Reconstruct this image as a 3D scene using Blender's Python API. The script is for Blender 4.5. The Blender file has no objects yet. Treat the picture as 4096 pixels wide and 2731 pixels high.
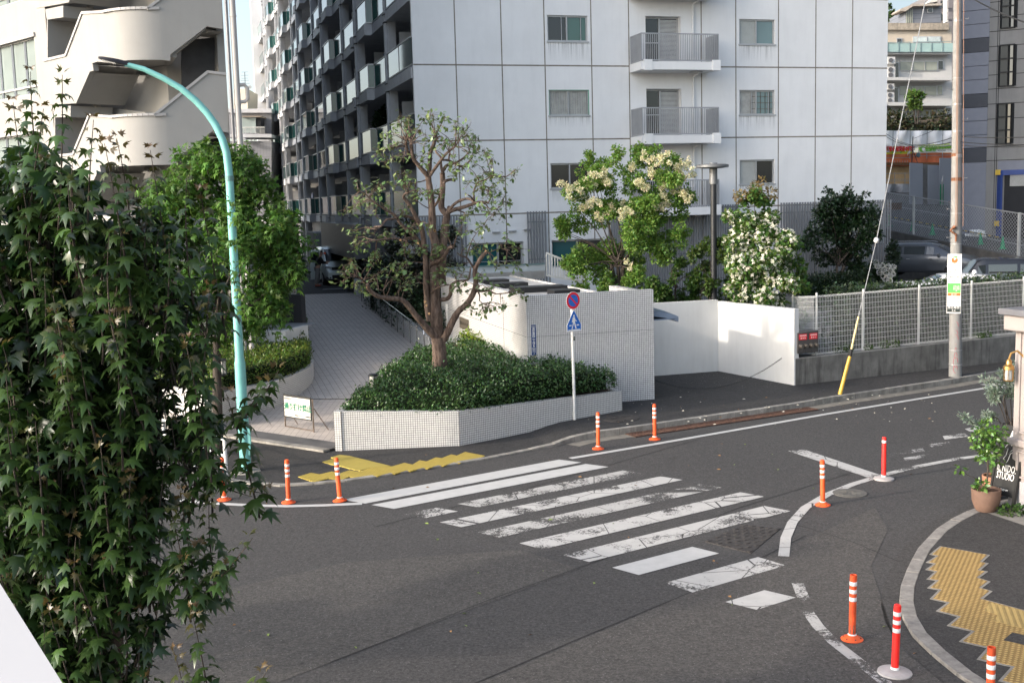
import bpy, math, random
import numpy as np
from mathutils import Vector, Matrix
C = bpy.context.scene.collection
PI = math.pi
R = math.radians
# ------------------------------------------------------------------ camera
F_PX, CAM_PITCH, CAM_ROLL, CAM_H = 4492.6, 0.123304, -0.027577, 5.3
PW, PH, KD = 4096.0, 2731.0, 4096.0/2352.0
fw = Vector((0, math.cos(CAM_PITCH), -math.sin(CAM_PITCH)))
rt0 = Vector((1, 0, 0)); up0 = rt0.cross(fw)
cr, sr = math.cos(CAM_ROLL), math.sin(CAM_ROLL)
rt = cr*rt0 + sr*up0
up = -sr*rt0 + cr*up0
CO = Vector((0, 0, CAM_H))
cam = bpy.data.cameras.new('camera'); cam_o = bpy.data.objects.new('camera', cam); C.objects.link(cam_o)
cam.sensor_width = 36.0; cam.lens = 36.0*F_PX/PW
cam.clip_start = 0.05; cam.clip_end = 3000
cam_o.matrix_world = Matrix(((rt.x, up.x, -fw.x, 0), (rt.y, up.y, -fw.y, 0), (rt.z, up.z, -fw.z, CAM_H), (0, 0, 0, 1)))
bpy.context.scene.camera = cam_o
# ------------------------------------------------------------------ sky and sun
SUN_AZ, SUN_EL = R(23.5), R(21.5)          # light travels towards +X, a little +Y
sdir = Vector((-math.cos(SUN_AZ)*math.cos(SUN_EL), -math.sin(SUN_AZ)*math.cos(SUN_EL), math.sin(SUN_EL)))
w = bpy.data.worlds.new("World"); bpy.context.scene.world = w; w.use_nodes = True
nt = w.node_tree; bg = nt.nodes['Background']
sky = nt.nodes.new('ShaderNodeTexSky'); sky.sky_type = 'NISHITA'; sky.sun_disc = False
sky.sun_elevation = SUN_EL
sky.sun_rotation = math.atan2(sdir.x, sdir.y)
sky.altitude = 0; sky.air_density = 1.0; sky.dust_density = 2.2; sky.ozone_density = 1.0
bw = nt.nodes.new('ShaderNodeRGBToBW'); hz = nt.nodes.new('ShaderNodeMix'); hz.data_type = 'RGBA'; hz.inputs[0].default_value = 0.36   # milky, hazy sky
nt.links.new(sky.outputs[0], bw.inputs[0]); nt.links.new(sky.outputs[0], hz.inputs[6]); nt.links.new(bw.outputs[0], hz.inputs[7]); 
tc = nt.nodes.new('ShaderNodeTexCoord'); dp = nt.nodes.new('ShaderNodeVectorMath'); dp.operation = 'DOT_PRODUCT'; dp.inputs[1].default_value = sdir   # brighter haze on the sun's side
mr = nt.nodes.new('ShaderNodeMapRange'); mr.inputs[1].default_value = -0.45; mr.inputs[2].default_value = 0.6; mr.inputs[3].default_value = 0.5; mr.inputs[4].default_value = 1.5
nt.links.new(tc.outputs['Generated'], dp.inputs[0]); nt.links.new(dp.outputs['Value'], mr.inputs[0])
sc_ = nt.nodes.new('ShaderNodeVectorMath'); sc_.operation = 'SCALE'; nt.links.new(hz.outputs[2], sc_.inputs[0]); nt.links.new(mr.outputs[0], sc_.inputs['Scale']); nt.links.new(sc_.outputs[0], bg.inputs[0]); bg.inputs[1].default_value = 0.15
sun = bpy.data.lights.new('sun', 'SUN'); sun.energy = 1.2; sun.angle = R(1.2); sun.color = (1.0, 0.90, 0.79)
sun_o = bpy.data.objects.new('sun', sun); C.objects.link(sun_o); sun_o.location = (-30, -12, 40)
sun_o.rotation_euler = (-sdir).to_track_quat('-Z', 'Y').to_euler()
vs = bpy.context.scene.view_settings
vs.view_transform = 'Standard'; vs.look = 'None'; vs.exposure = 1.48; vs.gamma = 1.0; vs.use_curve_mapping = False
bpy.context.scene.cycles.max_bounces = 6
bpy.context.scene.cycles.transparent_max_bounces = 12

# ------------------------------------------------------------------ photo to place
def ray(x, y):
    return fw + rt*((x*KD-PW/2)/F_PX) - up*((y*KD-PH/2)/F_PX)
def GP(x, y, z=0.0):                        # where the sight line meets a level plane
    d = ray(x, y); return CO + d*((z-CAM_H)/d.z)
def AY(x, y, Y):                            # ... a given distance
    d = ray(x, y); return CO + d*(Y/d.y)
def PL(x, y, p0, n):                        # ... an upright plane
    d = ray(x, y); return CO + d*((p0-CO).dot(n)/d.dot(n))
YAW = 0.285104
AX = Vector((math.cos(YAW), math.sin(YAW), 0)); BX = Vector((-math.sin(YAW), math.cos(YAW), 0)); ZX = Vector((0, 0, 1))
rng = np.random.default_rng(7); random.seed(7)

# ------------------------------------------------------------------ materials
def nodes(name):
    m = bpy.data.materials.new(name); m.use_nodes = True
    t = m.node_tree; return m, t, t.nodes['Principled BSDF']
def N(t, kind, **kw):
    n = t.nodes.new(kind)
    for k, v in kw.items(): setattr(n, k, v)
    return n
def noise(t, src, scale, detail=4, rough=0.6):
    n = N(t, 'ShaderNodeTexNoise'); n.inputs['Scale'].default_value = scale; n.inputs['Detail'].default_value = detail; n.inputs['Roughness'].default_value = rough
    t.links.new(src, n.inputs['Vector']); return n.outputs['Fac']
def ramp(t, src, p0, p1, c0=(0, 0, 0, 1), c1=(1, 1, 1, 1)):
    n = N(t, 'ShaderNodeValToRGB'); n.color_ramp.elements[0].position = p0; n.color_ramp.elements[1].position = p1
    n.color_ramp.elements[0].color = c0; n.color_ramp.elements[1].color = c1
    t.links.new(src, n.inputs[0]); return n.outputs[0]
def mixc(t, fac, a, b, mode='MIX'):
    n = N(t, 'ShaderNodeMix', data_type='RGBA', blend_type=mode)
    for s, v in ((n.inputs[0], fac), (n.inputs[6], a), (n.inputs[7], b)):
        if hasattr(v, 'is_output'): t.links.new(v, s)
        elif isinstance(v, (int, float)): s.default_value = v
        else: s.default_value = (*v[:3], 1)
    return n.outputs[2]
def coords(t, kind='Object'):
    return N(t, 'ShaderNodeTexCoord').outputs[kind]
def setb(bs, col, rough, spec, metal):
    if col is not None: bs.inputs['Base Color'].default_value = (*col, 1)
    bs.inputs['Roughness'].default_value = rough; bs.inputs['Specular IOR Level'].default_value = spec; bs.inputs['Metallic'].default_value = metal
def bump(t, bs, src, strength, dist=0.02):
    b = N(t, 'ShaderNodeBump'); b.inputs['Strength'].default_value = strength; b.inputs['Distance'].default_value = dist
    t.links.new(src, b.inputs['Height']); t.links.new(b.outputs[0], bs.inputs['Normal'])
MATS = {}
def mat(name, col, rough=0.6, spec=0.4, metal=0.0, var=0.12, scale=3.0, grime=0.0, grimecol=(0.12, 0.11, 0.10), bumps=None):
    """plain surface with soft colour variation, optional streaky grime"""
    if name in MATS: return MATS[name]
    m, t, bs = nodes(name); setb(bs, col, rough, spec, metal)
    co = coords(t)
    f = noise(t, co, scale, 6)
    lo = tuple(c*(1-var) for c in col); hi = tuple(min(1, c*(1+var)) for c in col)
    cc = mixc(t, ramp(t, f, 0.3, 0.7), lo, hi)
    if grime > 0:
        mp = N(t, 'ShaderNodeMapping'); mp.inputs['Scale'].default_value = (2.2, 2.2, 0.25); t.links.new(co, mp.inputs[0])
        g = noise(t, mp.outputs[0], 2.0, 8, 0.7)
        gm = N(t, 'ShaderNodeMath', operation='MULTIPLY'); t.links.new(ramp(t, g, 0.48, 0.78), gm.inputs[0]); gm.inputs[1].default_value = grime
        cc = mixc(t, gm.outputs[0], cc, grimecol)
    t.links.new(cc, bs.inputs['Base Color'])
    if bumps: bump(t, bs, noise(t, co, bumps[0], 6), bumps[1])
    MATS[name] = m; return m
def asphalt(name, dark, light, speck=0.35, warm=(1, 1, 1)):
    m, t, bs = nodes(name); setb(bs, None, 0.85, 0.3, 0)
    co = coords(t)
    big = noise(t, co, 0.35, 5); mid = noise(t, co, 6, 6, 0.75); fine = noise(t, co, 90, 3, 0.8)
    cc = mixc(t, ramp(t, big, 0.3, 0.7), dark, light)
    cc = mixc(t, ramp(t, mid, 0.35, 0.75), cc, tuple(c*1.3 for c in light))
    gr_ = noise(t, co, 20, 6, 0.9); cc = mixc(t, ramp(t, gr_, 0.40, 0.62), mixc(t, 1.0, cc, (0.52, 0.52, 0.52), 'MULTIPLY'), mixc(t, 1.0, cc, (1.45, 1.44, 1.42), 'MULTIPLY'))
    st_ = noise(t, co, 0.9, 5, 0.7); cc = mixc(t, ramp(t, st_, 0.60, 0.72), cc, mixc(t, 1.0, cc, (0.78, 0.77, 0.76), 'MULTIPLY'))
    v = N(t, 'ShaderNodeTexVoronoi'); v.inputs['Scale'].default_value = 26; t.links.new(co, v.inputs['Vector'])
    sp = ramp(t, v.outputs['Distance'], 0.10, 0.22, (1, 1, 1, 1), (0, 0, 0, 1))
    sel = ramp(t, v.outputs['Color'], 0.62, 0.70)
    mm = N(t, 'ShaderNodeMath', operation='MULTIPLY'); t.links.new(sp, mm.inputs[0]); t.links.new(sel, mm.inputs[1])
    m2 = N(t, 'ShaderNodeMath', operation='MULTIPLY'); t.links.new(mm.outputs[0], m2.inputs[0]); m2.inputs[1].default_value = speck
    cc = mixc(t, m2.outputs[0], cc, (0.26, 0.25, 0.24))
    cc = mixc(t, ramp(t, fine, 0.35, 0.8), mixc(t, 1.0, cc, (0.72, 0.72, 0.72), 'MULTIPLY'), cc)
    t.links.new(cc, bs.inputs['Base Color'])
    bump(t, bs, fine, 0.5, 0.01)
    MATS[name] = m; return m
def paint(name, wear, col=(0.74, 0.73, 0.70), crack=True):
    """road paint: where it is worn off it is cut away and the road below shows"""
    m, t, bs = nodes(name); setb(bs, None, 0.6, 0.3, 0)
    co = coords(t)
    a = noise(t, co, 1.3, 3); b = noise(t, co, 22, 8, 0.8); c = noise(t, co, 5, 4)
    cc = mixc(t, ramp(t, c, 0.3, 0.75), tuple(x*0.86 for x in col), col)
    t.links.new(cc, bs.inputs['Base Color'])
    ad = N(t, 'ShaderNodeMath', operation='ADD'); t.links.new(a, ad.inputs[0]); t.links.new(b, ad.inputs[1])
    mk = ramp(t, ad.outputs[0], 0, 1); mk.node.color_ramp.elements[0].position = min(.99, wear-0.03); mk.node.color_ramp.elements[1].position = min(1, wear+0.03)
    hv = N(t, 'ShaderNodeMath', operation='MULTIPLY'); t.links.new(ad.outputs[0], hv.inputs[0]); hv.inputs[1].default_value = 0.5
    t.links.new(hv.outputs[0], mk.node.inputs[0])
    v = N(t, 'ShaderNodeTexVoronoi', feature='DISTANCE_TO_EDGE'); v.inputs['Scale'].default_value = 1.1; t.links.new(co, v.inputs['Vector'])
    ck = ramp(t, v.outputs['Distance'], 0.004, 0.009)
    mn = N(t, 'ShaderNodeMath', operation='MULTIPLY'); t.links.new(mk, mn.inputs[0]); mn.inputs[1].default_value = 1.0
    mm = N(t, 'ShaderNodeMath', operation='MAXIMUM'); t.links.new(mn.outputs[0], mm.inputs[0])
    if crack:
        iv = N(t, 'ShaderNodeMath', operation='SUBTRACT'); iv.inputs[0].default_value = 1.0; t.links.new(ck, iv.inputs[1])
        t.links.new(iv.outputs[0], mm.inputs[1])
    else: mm.inputs[1].default_value = 0.0
    tr = N(t, 'ShaderNodeBsdfTransparent'); mx = N(t, 'ShaderNodeMixShader')
    t.links.new(mm.outputs[0], mx.inputs[0]); t.links.new(bs.outputs[0], mx.inputs[1]); t.links.new(tr.outputs[0], mx.inputs[2])
    t.links.new(mx.outputs[0], t.nodes['Material Output'].inputs['Surface'])
    MATS[name] = m; return m
def tiles(name, col, joint, size=(0.05, 0.05), gap=0.006, var=0.08, rough=0.35, offset=0.0, colrot=0, grime=0.25):
    m, t, bs = nodes(name); setb(bs, None, rough, 0.45, 0)
    uv = N(t, 'ShaderNodeUVMap').outputs[0]
    if colrot:
        mp = N(t, 'ShaderNodeMapping'); mp.inputs['Rotation'].default_value = (0, 0, colrot); t.links.new(uv, mp.inputs[0]); uv = mp.outputs[0]
    b = N(t, 'ShaderNodeTexBrick'); b.offset = offset; b.squash = 1.0
    b.inputs['Scale'].default_value = 1.0; b.inputs['Mortar Size'].default_value = gap/2; b.inputs['Mortar Smooth'].default_value = 0.1
    b.inputs['Brick Width'].default_value = size[0]; b.inputs['Row Height'].default_value = size[1]
    b.inputs['Color1'].default_value = (*[c*(1-var) for c in col], 1); b.inputs['Color2'].default_value = (*[min(1, c*(1+var)) for c in col], 1)
    b.inputs['Mortar'].default_value = (*joint, 1); b.inputs['Bias'].default_value = 0.0
    t.links.new(uv, b.inputs['Vector'])
    g = noise(t, coords(t), 1.2, 6)
    gm = N(t, 'ShaderNodeMath', operation='MULTIPLY'); t.links.new(ramp(t, g, 0.45, 0.8), gm.inputs[0]); gm.inputs[1].default_value = grime
    cc = mixc(t, gm.outputs[0], b.outputs['Color'], tuple(c*0.6 for c in col))
    t.links.new(cc, bs.inputs['Base Color'])
    MATS[name] = m; return m
def glass(name, col, rough=0.06, spec=0.8, var=0.25):
    m, t, bs = nodes(name); setb(bs, col, rough, spec, 0)
    f = noise(t, coords(t), 0.8, 2)
    t.links.new(mixc(t, f, tuple(c*(1-var) for c in col), tuple(c*(1+var) for c in col)), bs.inputs['Base Color'])
    MATS[name] = m; return m
def leafmat(name, transl=0.35, rough=0.45, spec=0.35):
    m, t, bs = nodes(name); setb(bs, None, rough, spec, 0)
    at = N(t, 'ShaderNodeAttribute', attribute_name='tint')
    t.links.new(at.outputs['Color'], bs.inputs['Base Color'])
    tl = N(t, 'ShaderNodeBsdfTranslucent'); t.links.new(mixc(t, 1.0, at.outputs['Color'], (1.0, 1.15, 0.6), 'MULTIPLY'), tl.inputs['Color'])
    mx = N(t, 'ShaderNodeMixShader'); mx.inputs[0].default_value = transl
    t.links.new(bs.outputs[0], mx.inputs[1]); t.links.new(tl.outputs[0], mx.inputs[2])
    t.links.new(mx.outputs[0], t.nodes['Material Output'].inputs['Surface'])
    MATS[name] = m; return m
def bark(name, c0, c1, scale=14):
    m, t, bs = nodes(name); setb(bs, None, 0.9, 0.2, 0)
    mp = N(t, 'ShaderNodeMapping'); mp.inputs['Scale'].default_value = (1, 1, 0.18); t.links.new(coords(t), mp.inputs[0])
    f = noise(t, mp.outputs[0], scale, 6, 0.75)
    t.links.new(ramp(t, f, 0.38, 0.62, (*c0, 1), (*c1, 1)), bs.inputs['Base Color'])
    bump(t, bs, f, 0.9, 0.03)
    MATS[name] = m; return m

# ------------------------------------------------------------------ meshes
def wm(o):
    b = Matrix.LocRotScale(o.location, o.rotation_euler, o.scale)
    return b if o.parent is None else wm(o.parent) @ o.matrix_parent_inverse @ b
def hang(o, parent):
    """child keeps the world place its mesh was written in"""
    if parent: o.parent = parent; o.matrix_parent_inverse = wm(parent).inverted()
class MB:
    def __init__(s): s.v = []; s.f = []; s.m = []; s.uv = {}
    def add(s, vs, fs, m=0, uvs=None):
        o = len(s.v); s.v += [tuple(v) for v in vs]
        for i, f in enumerate(fs):
            if uvs: s.uv[len(s.f)] = uvs[i]
            s.f.append(tuple(o+k for k in f)); s.m.append(m)
        return s
    def box(s, c, size, ax=None, ay=None, az=None, m=0):
        ax = Vector(ax or (1, 0, 0)); ay = Vector(ay or (0, 1, 0)); az = Vector(az or (0, 0, 1)); c = Vector(c)
        x, y, z = ax*size[0]/2, ay*size[1]/2, az*size[2]/2
        vs = [c+i*x+j*y+k*z for k in (-1, 1) for j in (-1, 1) for i in (-1, 1)]
        return s.add(vs, [(0, 2, 3, 1), (4, 5, 7, 6), (0, 1, 5, 4), (2, 6, 7, 3), (0, 4, 6, 2), (1, 3, 7, 5)], m)
    def bar(s, a, b, w, d=None, m=0, upv=(0, 0, 1)):
        a, b = Vector(a), Vector(b); d = d or w; az = (b-a); L = az.length
        if L < 1e-6: return s
        az /= L; u = Vector(upv)
        if abs(az.dot(u)) > 0.95: u = Vector((AX.x, AX.y, 0))
        ax = az.cross(u).normalized(); ay = az.cross(ax)
        return s.box((a+b)/2, (w, d, L), ax, ay, az, m)
    def prism(s, poly, n, th, m=0):
        """poly: list of 3D points in one plane; pushed along n by th"""
        k = len(poly); n = Vector(n)*th
        p0 = [Vector(p) for p in poly]; p1 = [p+n for p in p0]
        return s.add(p0+p1, [tuple(range(k))[::-1], tuple(range(k, 2*k))]+[(i, (i+1) % k, k+(i+1) % k, k+i) for i in range(k)], m)
    def tube(s, pts, r, n=8, m=0, cap=True):
        pts = [Vector(p) for p in pts]; k = len(pts)
        rs = list(r) if hasattr(r, '__len__') else [r]*k
        o = []; t0 = None; ref = None
        for i, p in enumerate(pts):
            t = (pts[min(i+1, k-1)]-pts[max(i-1, 0)])
            if t.length < 1e-9: t = Vector((0, 0, 1))
            t.normalize()
            if ref is None: ref = t.orthogonal().normalized()
            ref = (ref - t*ref.dot(t))
            if ref.length < 1e-6: ref = t.orthogonal()
            ref.normalize(); b = t.cross(ref)
            for j in range(n):
                a = 2*PI*j/n; o.append(p+(ref*math.cos(a)+b*math.sin(a))*rs[i])
        fs = [(i*n+j, i*n+(j+1) % n, (i+1)*n+(j+1) % n, (i+1)*n+j) for i in range(k-1) for j in range(n)]
        if cap: fs += [tuple(range(n))[::-1], tuple((k-1)*n+j for j in range(n))]
        return s.add(o, fs, m)
    def lathe(s, c, prof, n=20, m=0):
        """prof: (radius, height) pairs from bottom to top"""
        c = Vector(c); o = []; k = len(prof)
        for r, z in prof:
            for j in range(n): o.append((c.x+r*math.cos(2*PI*j/n), c.y+r*math.sin(2*PI*j/n), c.z+z))
        fs = [(i*n+j, i*n+(j+1) % n, (i+1)*n+(j+1) % n, (i+1)*n+j) for i in range(k-1) for j in range(n)]
        fs += [tuple(range(n))[::-1], tuple((k-1)*n+j for j in range(n))]
        return s.add(o, fs, m)
    def sheet(s, rows, m=0, uvs=None):
        """rows: equal-length lists of points"""
        k = len(rows[0]); o = [p for r in rows for p in r]
        fs = [(i*k+j, i*k+j+1, (i+1)*k+j+1, (i+1)*k+j) for i in range(len(rows)-1) for j in range(k-1)]
        uu = None
        if uvs:
            fu = [u for r in uvs for u in r]; uu = [[fu[q] for q in f] for f in fs]
        return s.add(o, fs, m, uu)
    def quad(s, a, b, c, d, m=0): return s.add([a, b, c, d], [(0, 1, 2, 3)], m)
    def build(s, name, mats, parent=None, smooth=False, bevel=0, kind=None):
        me = bpy.data.meshes.new(name)
        me.from_pydata([tuple(v) for v in s.v], [], s.f)
        for mm in (mats if isinstance(mats, (list, tuple)) else [mats]): me.materials.append(mm)
        me.polygons.foreach_set('material_index', s.m)
        me.update()
        ul = me.uv_layers.new(name='UVMap')
        vv = me.vertices
        for p in me.polygons:
            ov = s.uv.get(p.index)
            n = p.normal
            if ov is None:
                if abs(n.z) > 0.75: U, W = Vector((1, 0, 0)), Vector((0, 1, 0))
                else:
                    U = Vector((-n.y, n.x, 0)); U.normalize(); W = Vector((0, 0, 1))
            for q, li in enumerate(p.loop_indices):
                if ov is not None: ul.data[li].uv = ov[q]
                else:
                    co = vv[me.loops[li].vertex_index].co; ul.data[li].uv = (co.dot(U), co.dot(W))
        if smooth:
            me.polygons.foreach_set('use_smooth', [True]*len(me.polygons))
            if hasattr(me, 'set_sharp_from_angle'): me.set_sharp_from_angle(angle=R(smooth if smooth is not True else 40))
        o = bpy.data.objects.new(name, me); C.objects.link(o)
        hang(o, parent)
        if bevel:
            bv = o.modifiers.new('bevel', 'BEVEL'); bv.width = bevel; bv.segments = 2; bv.limit_method = 'ANGLE'; bv.angle_limit = R(40)
        if kind: o['kind'] = kind
        return o
def tag(o, label=None, cat=None, group=None, kind=None):
    if label: o['label'] = label
    if cat: o['category'] = cat
    if group: o['group'] = group
    if kind: o['kind'] = kind
    return o
def thing(name, label, cat, loc=(0, 0, 0), rz=0.0, group=None, scale=None):
    o = bpy.data.objects.new(name, None); C.objects.link(o)
    o.location = loc; o.rotation_euler = (0, 0, rz); o.empty_display_size = 0.2
    if scale: o.scale = scale
    return tag(o, label, cat, group)
def copy_tree(o, parent=None):
    c = o.copy(); C.objects.link(c)
    if parent: c.parent = parent
    for ch in list(o.children): copy_tree(ch, c)
    return c
def text_mesh(name, body, mtl, size, origin, right, upv, parent=None, align='CENTER', extrude=0.002, sx=1.0, bold=0.0, space=1.0):
    """flat lettering as a mesh: origin = centre of the line, right/upv = its directions"""
    cu = bpy.data.curves.new(name, 'FONT'); cu.body = body; cu.size = size; cu.align_x = align; cu.align_y = 'CENTER'; cu.extrude = extrude; cu.resolution_u = 2; cu.offset = bold
    cu.space_line = space
    to = bpy.data.objects.new(name+'_curve', cu); C.objects.link(to)
    dg = bpy.context.evaluated_depsgraph_get(); me = bpy.data.meshes.new_from_object(to.evaluated_get(dg))
    C.objects.unlink(to); bpy.data.objects.remove(to); bpy.data.curves.remove(cu)
    r, u = Vector(right).normalized(), Vector(upv).normalized(); n = r.cross(u)
    M = Matrix(((r.x*sx, u.x, n.x, origin[0]), (r.y*sx, u.y, n.y, origin[1]), (r.z*sx, u.z, n.z, origin[2]), (0, 0, 0, 1)))
    me.transform(M); me.materials.clear(); me.materials.append(mtl); me.name = name
    o = bpy.data.objects.new(name, me); C.objects.link(o)
    hang(o, parent)
    return o

# ------------------------------------------------------------------ foliage
DIAMOND = (np.array([[0, 0, 0], [.30, .45, -.05], [0, 1, -.12], [-.30, .45, -.05], [0, .5, .03]]), [(0, 1, 4), (1, 2, 4), (2, 3, 4), (3, 0, 4)])
QUAD = (np.array([[0, 0, 0], [.32, .5, .06], [0, 1, 0], [-.32, .5, .06]]), [(0, 1, 2, 3)])
LOBED = (np.array([[0, 0, 0], [.20, -.03, -.02], [.62, .10, -.18], [.30, .32, -.02], [.50, .76, -.20], [.17, .55, -.01], [0, 1.15, -.30], [-.17, .55, -.01], [-.50, .76, -.14], [-.30, .32, -.02], [-.62, .10, -.12], [-.20, -.03, -.02], [0, .3, .05]]),
         [(12, 0, 1), (12, 1, 2, 3), (12, 3, 4, 5), (12, 5, 6, 7), (12, 7, 8, 9), (12, 9, 10, 11), (12, 11, 0)])
PALMATE = (np.array([[0, 0, 0], [.35, .02, -.05], [.14, .30, .0], [.42, .62, -.1], [.10, .50, .0], [0, 1.05, -.2], [-.10, .50, .0], [-.42, .62, -.1], [-.14, .30, .0], [-.35, .02, -.05]]),
           [(0, 1, 2), (0, 2, 3, 4), (0, 4, 5, 6), (0, 6, 7, 8), (0, 8, 9)])
def _q(ang): return np.array([math.cos(ang), math.sin(ang), 0])
FLOWER = (np.array([[0, 0, 0.02]]+[list(_q(PI/2*k-.62)*.36) for k in range(4)]+[list(_q(PI/2*k)*.62+np.array([0, 0, -.06])) for k in range(4)]+[list(_q(PI/2*k+.62)*.36) for k in range(4)]),
          [(0, 1+k, 5+k, 9+k) for k in range(4)])
def leaf_mesh(name, P, A, Nn, S, tint, tmpl, mtl, parent=None):
    tv, tf = tmpl
    A = A/np.linalg.norm(A, axis=1, keepdims=True)
    Nn = Nn - A*np.sum(A*Nn, 1, keepdims=True); Nn /= np.linalg.norm(Nn, axis=1, keepdims=True)+1e-9
    X = np.cross(A, Nn)
    n = len(P); k = len(tv)
    V = P[:, None, :] + S[:, None, None]*(tv[None, :, 0:1]*X[:, None, :]+tv[None, :, 1:2]*A[:, None, :]+tv[None, :, 2:3]*Nn[:, None, :])
    V = V.reshape(-1, 3)
    lt = np.array([len(f) for f in tf]); flat = np.concatenate([np.array(f) for f in tf])
    loops = (np.arange(n)[:, None]*k+flat[None, :]).reshape(-1)
    tot = np.tile(lt, n); st = np.concatenate([[0], np.cumsum(tot)[:-1]])
    me = bpy.data.meshes.new(name)
    me.vertices.add(len(V)); me.vertices.foreach_set('co', V.astype(np.float32).ravel())
    me.loops.add(len(loops)); me.loops.foreach_set('vertex_index', loops.astype(np.int32))
    me.polygons.add(len(tot)); me.polygons.foreach_set('loop_start', st.astype(np.int32)); me.polygons.foreach_set('loop_total', tot.astype(np.int32))
    me.update(calc_edges=True)
    ca = me.attributes.new('tint', 'FLOAT_COLOR', 'POINT')
    col = np.ones((n, k, 4), np.float32); col[:, :, :3] = tint[:, None, :]
    ca.data.foreach_set('color', col.ravel())
    me.materials.append(mtl)
    o = bpy.data.objects.new(name, me); C.objects.link(o)
    hang(o, parent)
    return o
def rnd_dirs(n):
    d = rng.normal(size=(n, 3)); return d/np.linalg.norm(d, axis=1, keepdims=True)
def tints(n, base, var=0.35, hue=0.15):
    b = np.array(base)[None, :]*(1+var*(rng.random((n, 1))*2-1))
    return np.clip(b*(1+hue*(rng.random((n, 3))*2-1)*np.array([[1.2, .5, .6]])), 0.003, 1)
def crown_points(blobs, n, shell=0.5):
    """blobs: (centre, (rx,ry,rz)); points fill clumps, thicker towards their outside"""
    vol = np.array([b[1][0]*b[1][1]*b[1][2] for b in blobs])**0.75; pr = vol/vol.sum()
    idx = rng.choice(len(blobs), n, p=pr)
    d = rnd_dirs(n); r = (shell+(1-shell)*rng.random((n, 1)))**0.7
    r *= 1+0.10*rng.normal(size=(n, 1))
    c = np.array([b[0] for b in blobs])[idx]; s = np.array([b[1] for b in blobs])[idx]
    return c+d*s*r, d
def crown(name, blobs, n, size, base, mtl, tmpl=DIAMOND, parent=None, up_bias=0.4, droop=0.0, var=0.35, hue=0.15, shell=0.5, sizevar=0.35):
    P, d = crown_points(blobs, n, shell)
    A = d+0.8*rnd_dirs(n)+np.array([[0, 0, -droop]])
    Nn = d*0.5+0.6*rnd_dirs(n)+np.array([[0, 0, up_bias]])
    S = size*(1+sizevar*(rng.random(n)*2-1))
    return leaf_mesh(name, P, A, Nn, S, tints(n, base, var, hue), tmpl, mtl, parent)
def sub_blobs(blob, n, r, seed=None):
    """break one ellipsoid into uneven clumps on its surface and inside"""
    c, s = np.array(blob[0]), np.array(blob[1])
    out = []
    for i in range(n):
        d = rnd_dirs(1)[0]; q = 0.45+0.5*rng.random(); rr = r*(0.6+0.8*rng.random())
        out.append((tuple(c+d*s*q), (rr, rr, rr*0.8)))
    return out
# ================================================================== THE SETTING
M_ROAD = asphalt('asphalt_road', (0.052, 0.0500, 0.0495), (0.066, 0.0635, 0.062), 0.6)
M_COARSE = asphalt('asphalt_coarse', (0.060, 0.057, 0.054), (0.082, 0.077, 0.072), 1.0)
M_WALK = asphalt('asphalt_walk', (0.032, 0.031, 0.031), (0.046, 0.0445, 0.044), 0.4)
M_LOT = asphalt('asphalt_lot', (0.12, 0.117, 0.113), (0.16, 0.155, 0.15), 0.3)
M_KERB = mat('kerb_stone', (0.24, 0.225, 0.20), 0.85, var=0.35, scale=4, grime=0.8, grimecol=(0.05, 0.045, 0.04), bumps=(30, 0.5))
M_GRANITE = mat('granite', (0.20, 0.188, 0.172), 0.8, var=0.3, scale=9, grime=0.35, bumps=(40, 0.4))
M_SEAM = mat('seam', (0.025, 0.024, 0.024), 0.9)
M_PAINT_NEW = paint('paint_fresh', 0.66, (0.47, 0.465, 0.45), crack=False); M_PAINT_MID = paint('paint_mid', 0.555, (.44, .43, .41)); M_PAINT_OLD = paint('paint_old', 0.51, (.40, .39, .37)); M_PAINT_DUST = paint('paint_faded', 0.44, (.36, .35, .34))
g = MB(); g.quad((-900, -300, -.07), (900, -300, -.07), (900, 1500, -.07), (-900, 1500, -.07)); g.build('ground', M_LOT, kind='structure')
road = MB().sheet([[(-80, -20, 0), (0, -20, 0), (80, -20, 0)], [(-80, 45, 0), (0, 45, 0), (80, 45, 0)]]).build('road', M_ROAD, kind='structure')
def flat(pts, z): return [GP(x, y, z) for x, y in pts]
def strip(pts, w, z, mtl, name, parent=road, closed=False):
    """painted line along world points, w wide"""
    L, Rr = [], []
    for i, p in enumerate(pts):
        t = (pts[min(i+1, len(pts)-1)]-pts[max(i-1, 0)]); t.z = 0; t.normalize(); n = Vector((-t.y, t.x, 0))*w/2
        L.append((p+n).to_3d()); Rr.append(p-n)
    for q in L+Rr: q.z = z
    return MB().sheet([L, Rr]).build(name, mtl, parent)
# coarser asphalt either side of a smooth trench patch, with its seams
MB().add(flat([(1093, 1575), (1591, 1358), (2010, 1165), (2040, 1215), (2000, 1300), (2060, 1480), (2230, 1620), (1900, 1900), (1093, 1900)], .004), [tuple(range(9))]).build('coarse_patch', M_COARSE, road)
MB().add(flat([(861, 1481), (1330, 1305), (1196, 1262), (800, 1290), (350, 1390), (200, 1560), (500, 1620)], .004), [tuple(range(7))]).build('coarse_patch', M_COARSE, road)
for pl in ([(1000, 1610), (1093, 1568), (1340, 1462), (1591, 1358), (1760, 1275), (1850, 1230)], [(760, 1520), (861, 1481), (1130, 1375), (1410, 1275), (1700, 1165), (1990, 1075)],
           [(860, 1210), (1200, 1125), (1600, 1010)], [(1800, 1195), (1960, 1245), (2065, 1290)]):
    strip(flat(pl, 0), .018, .006, M_SEAM, 'asphalt_seam')
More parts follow.
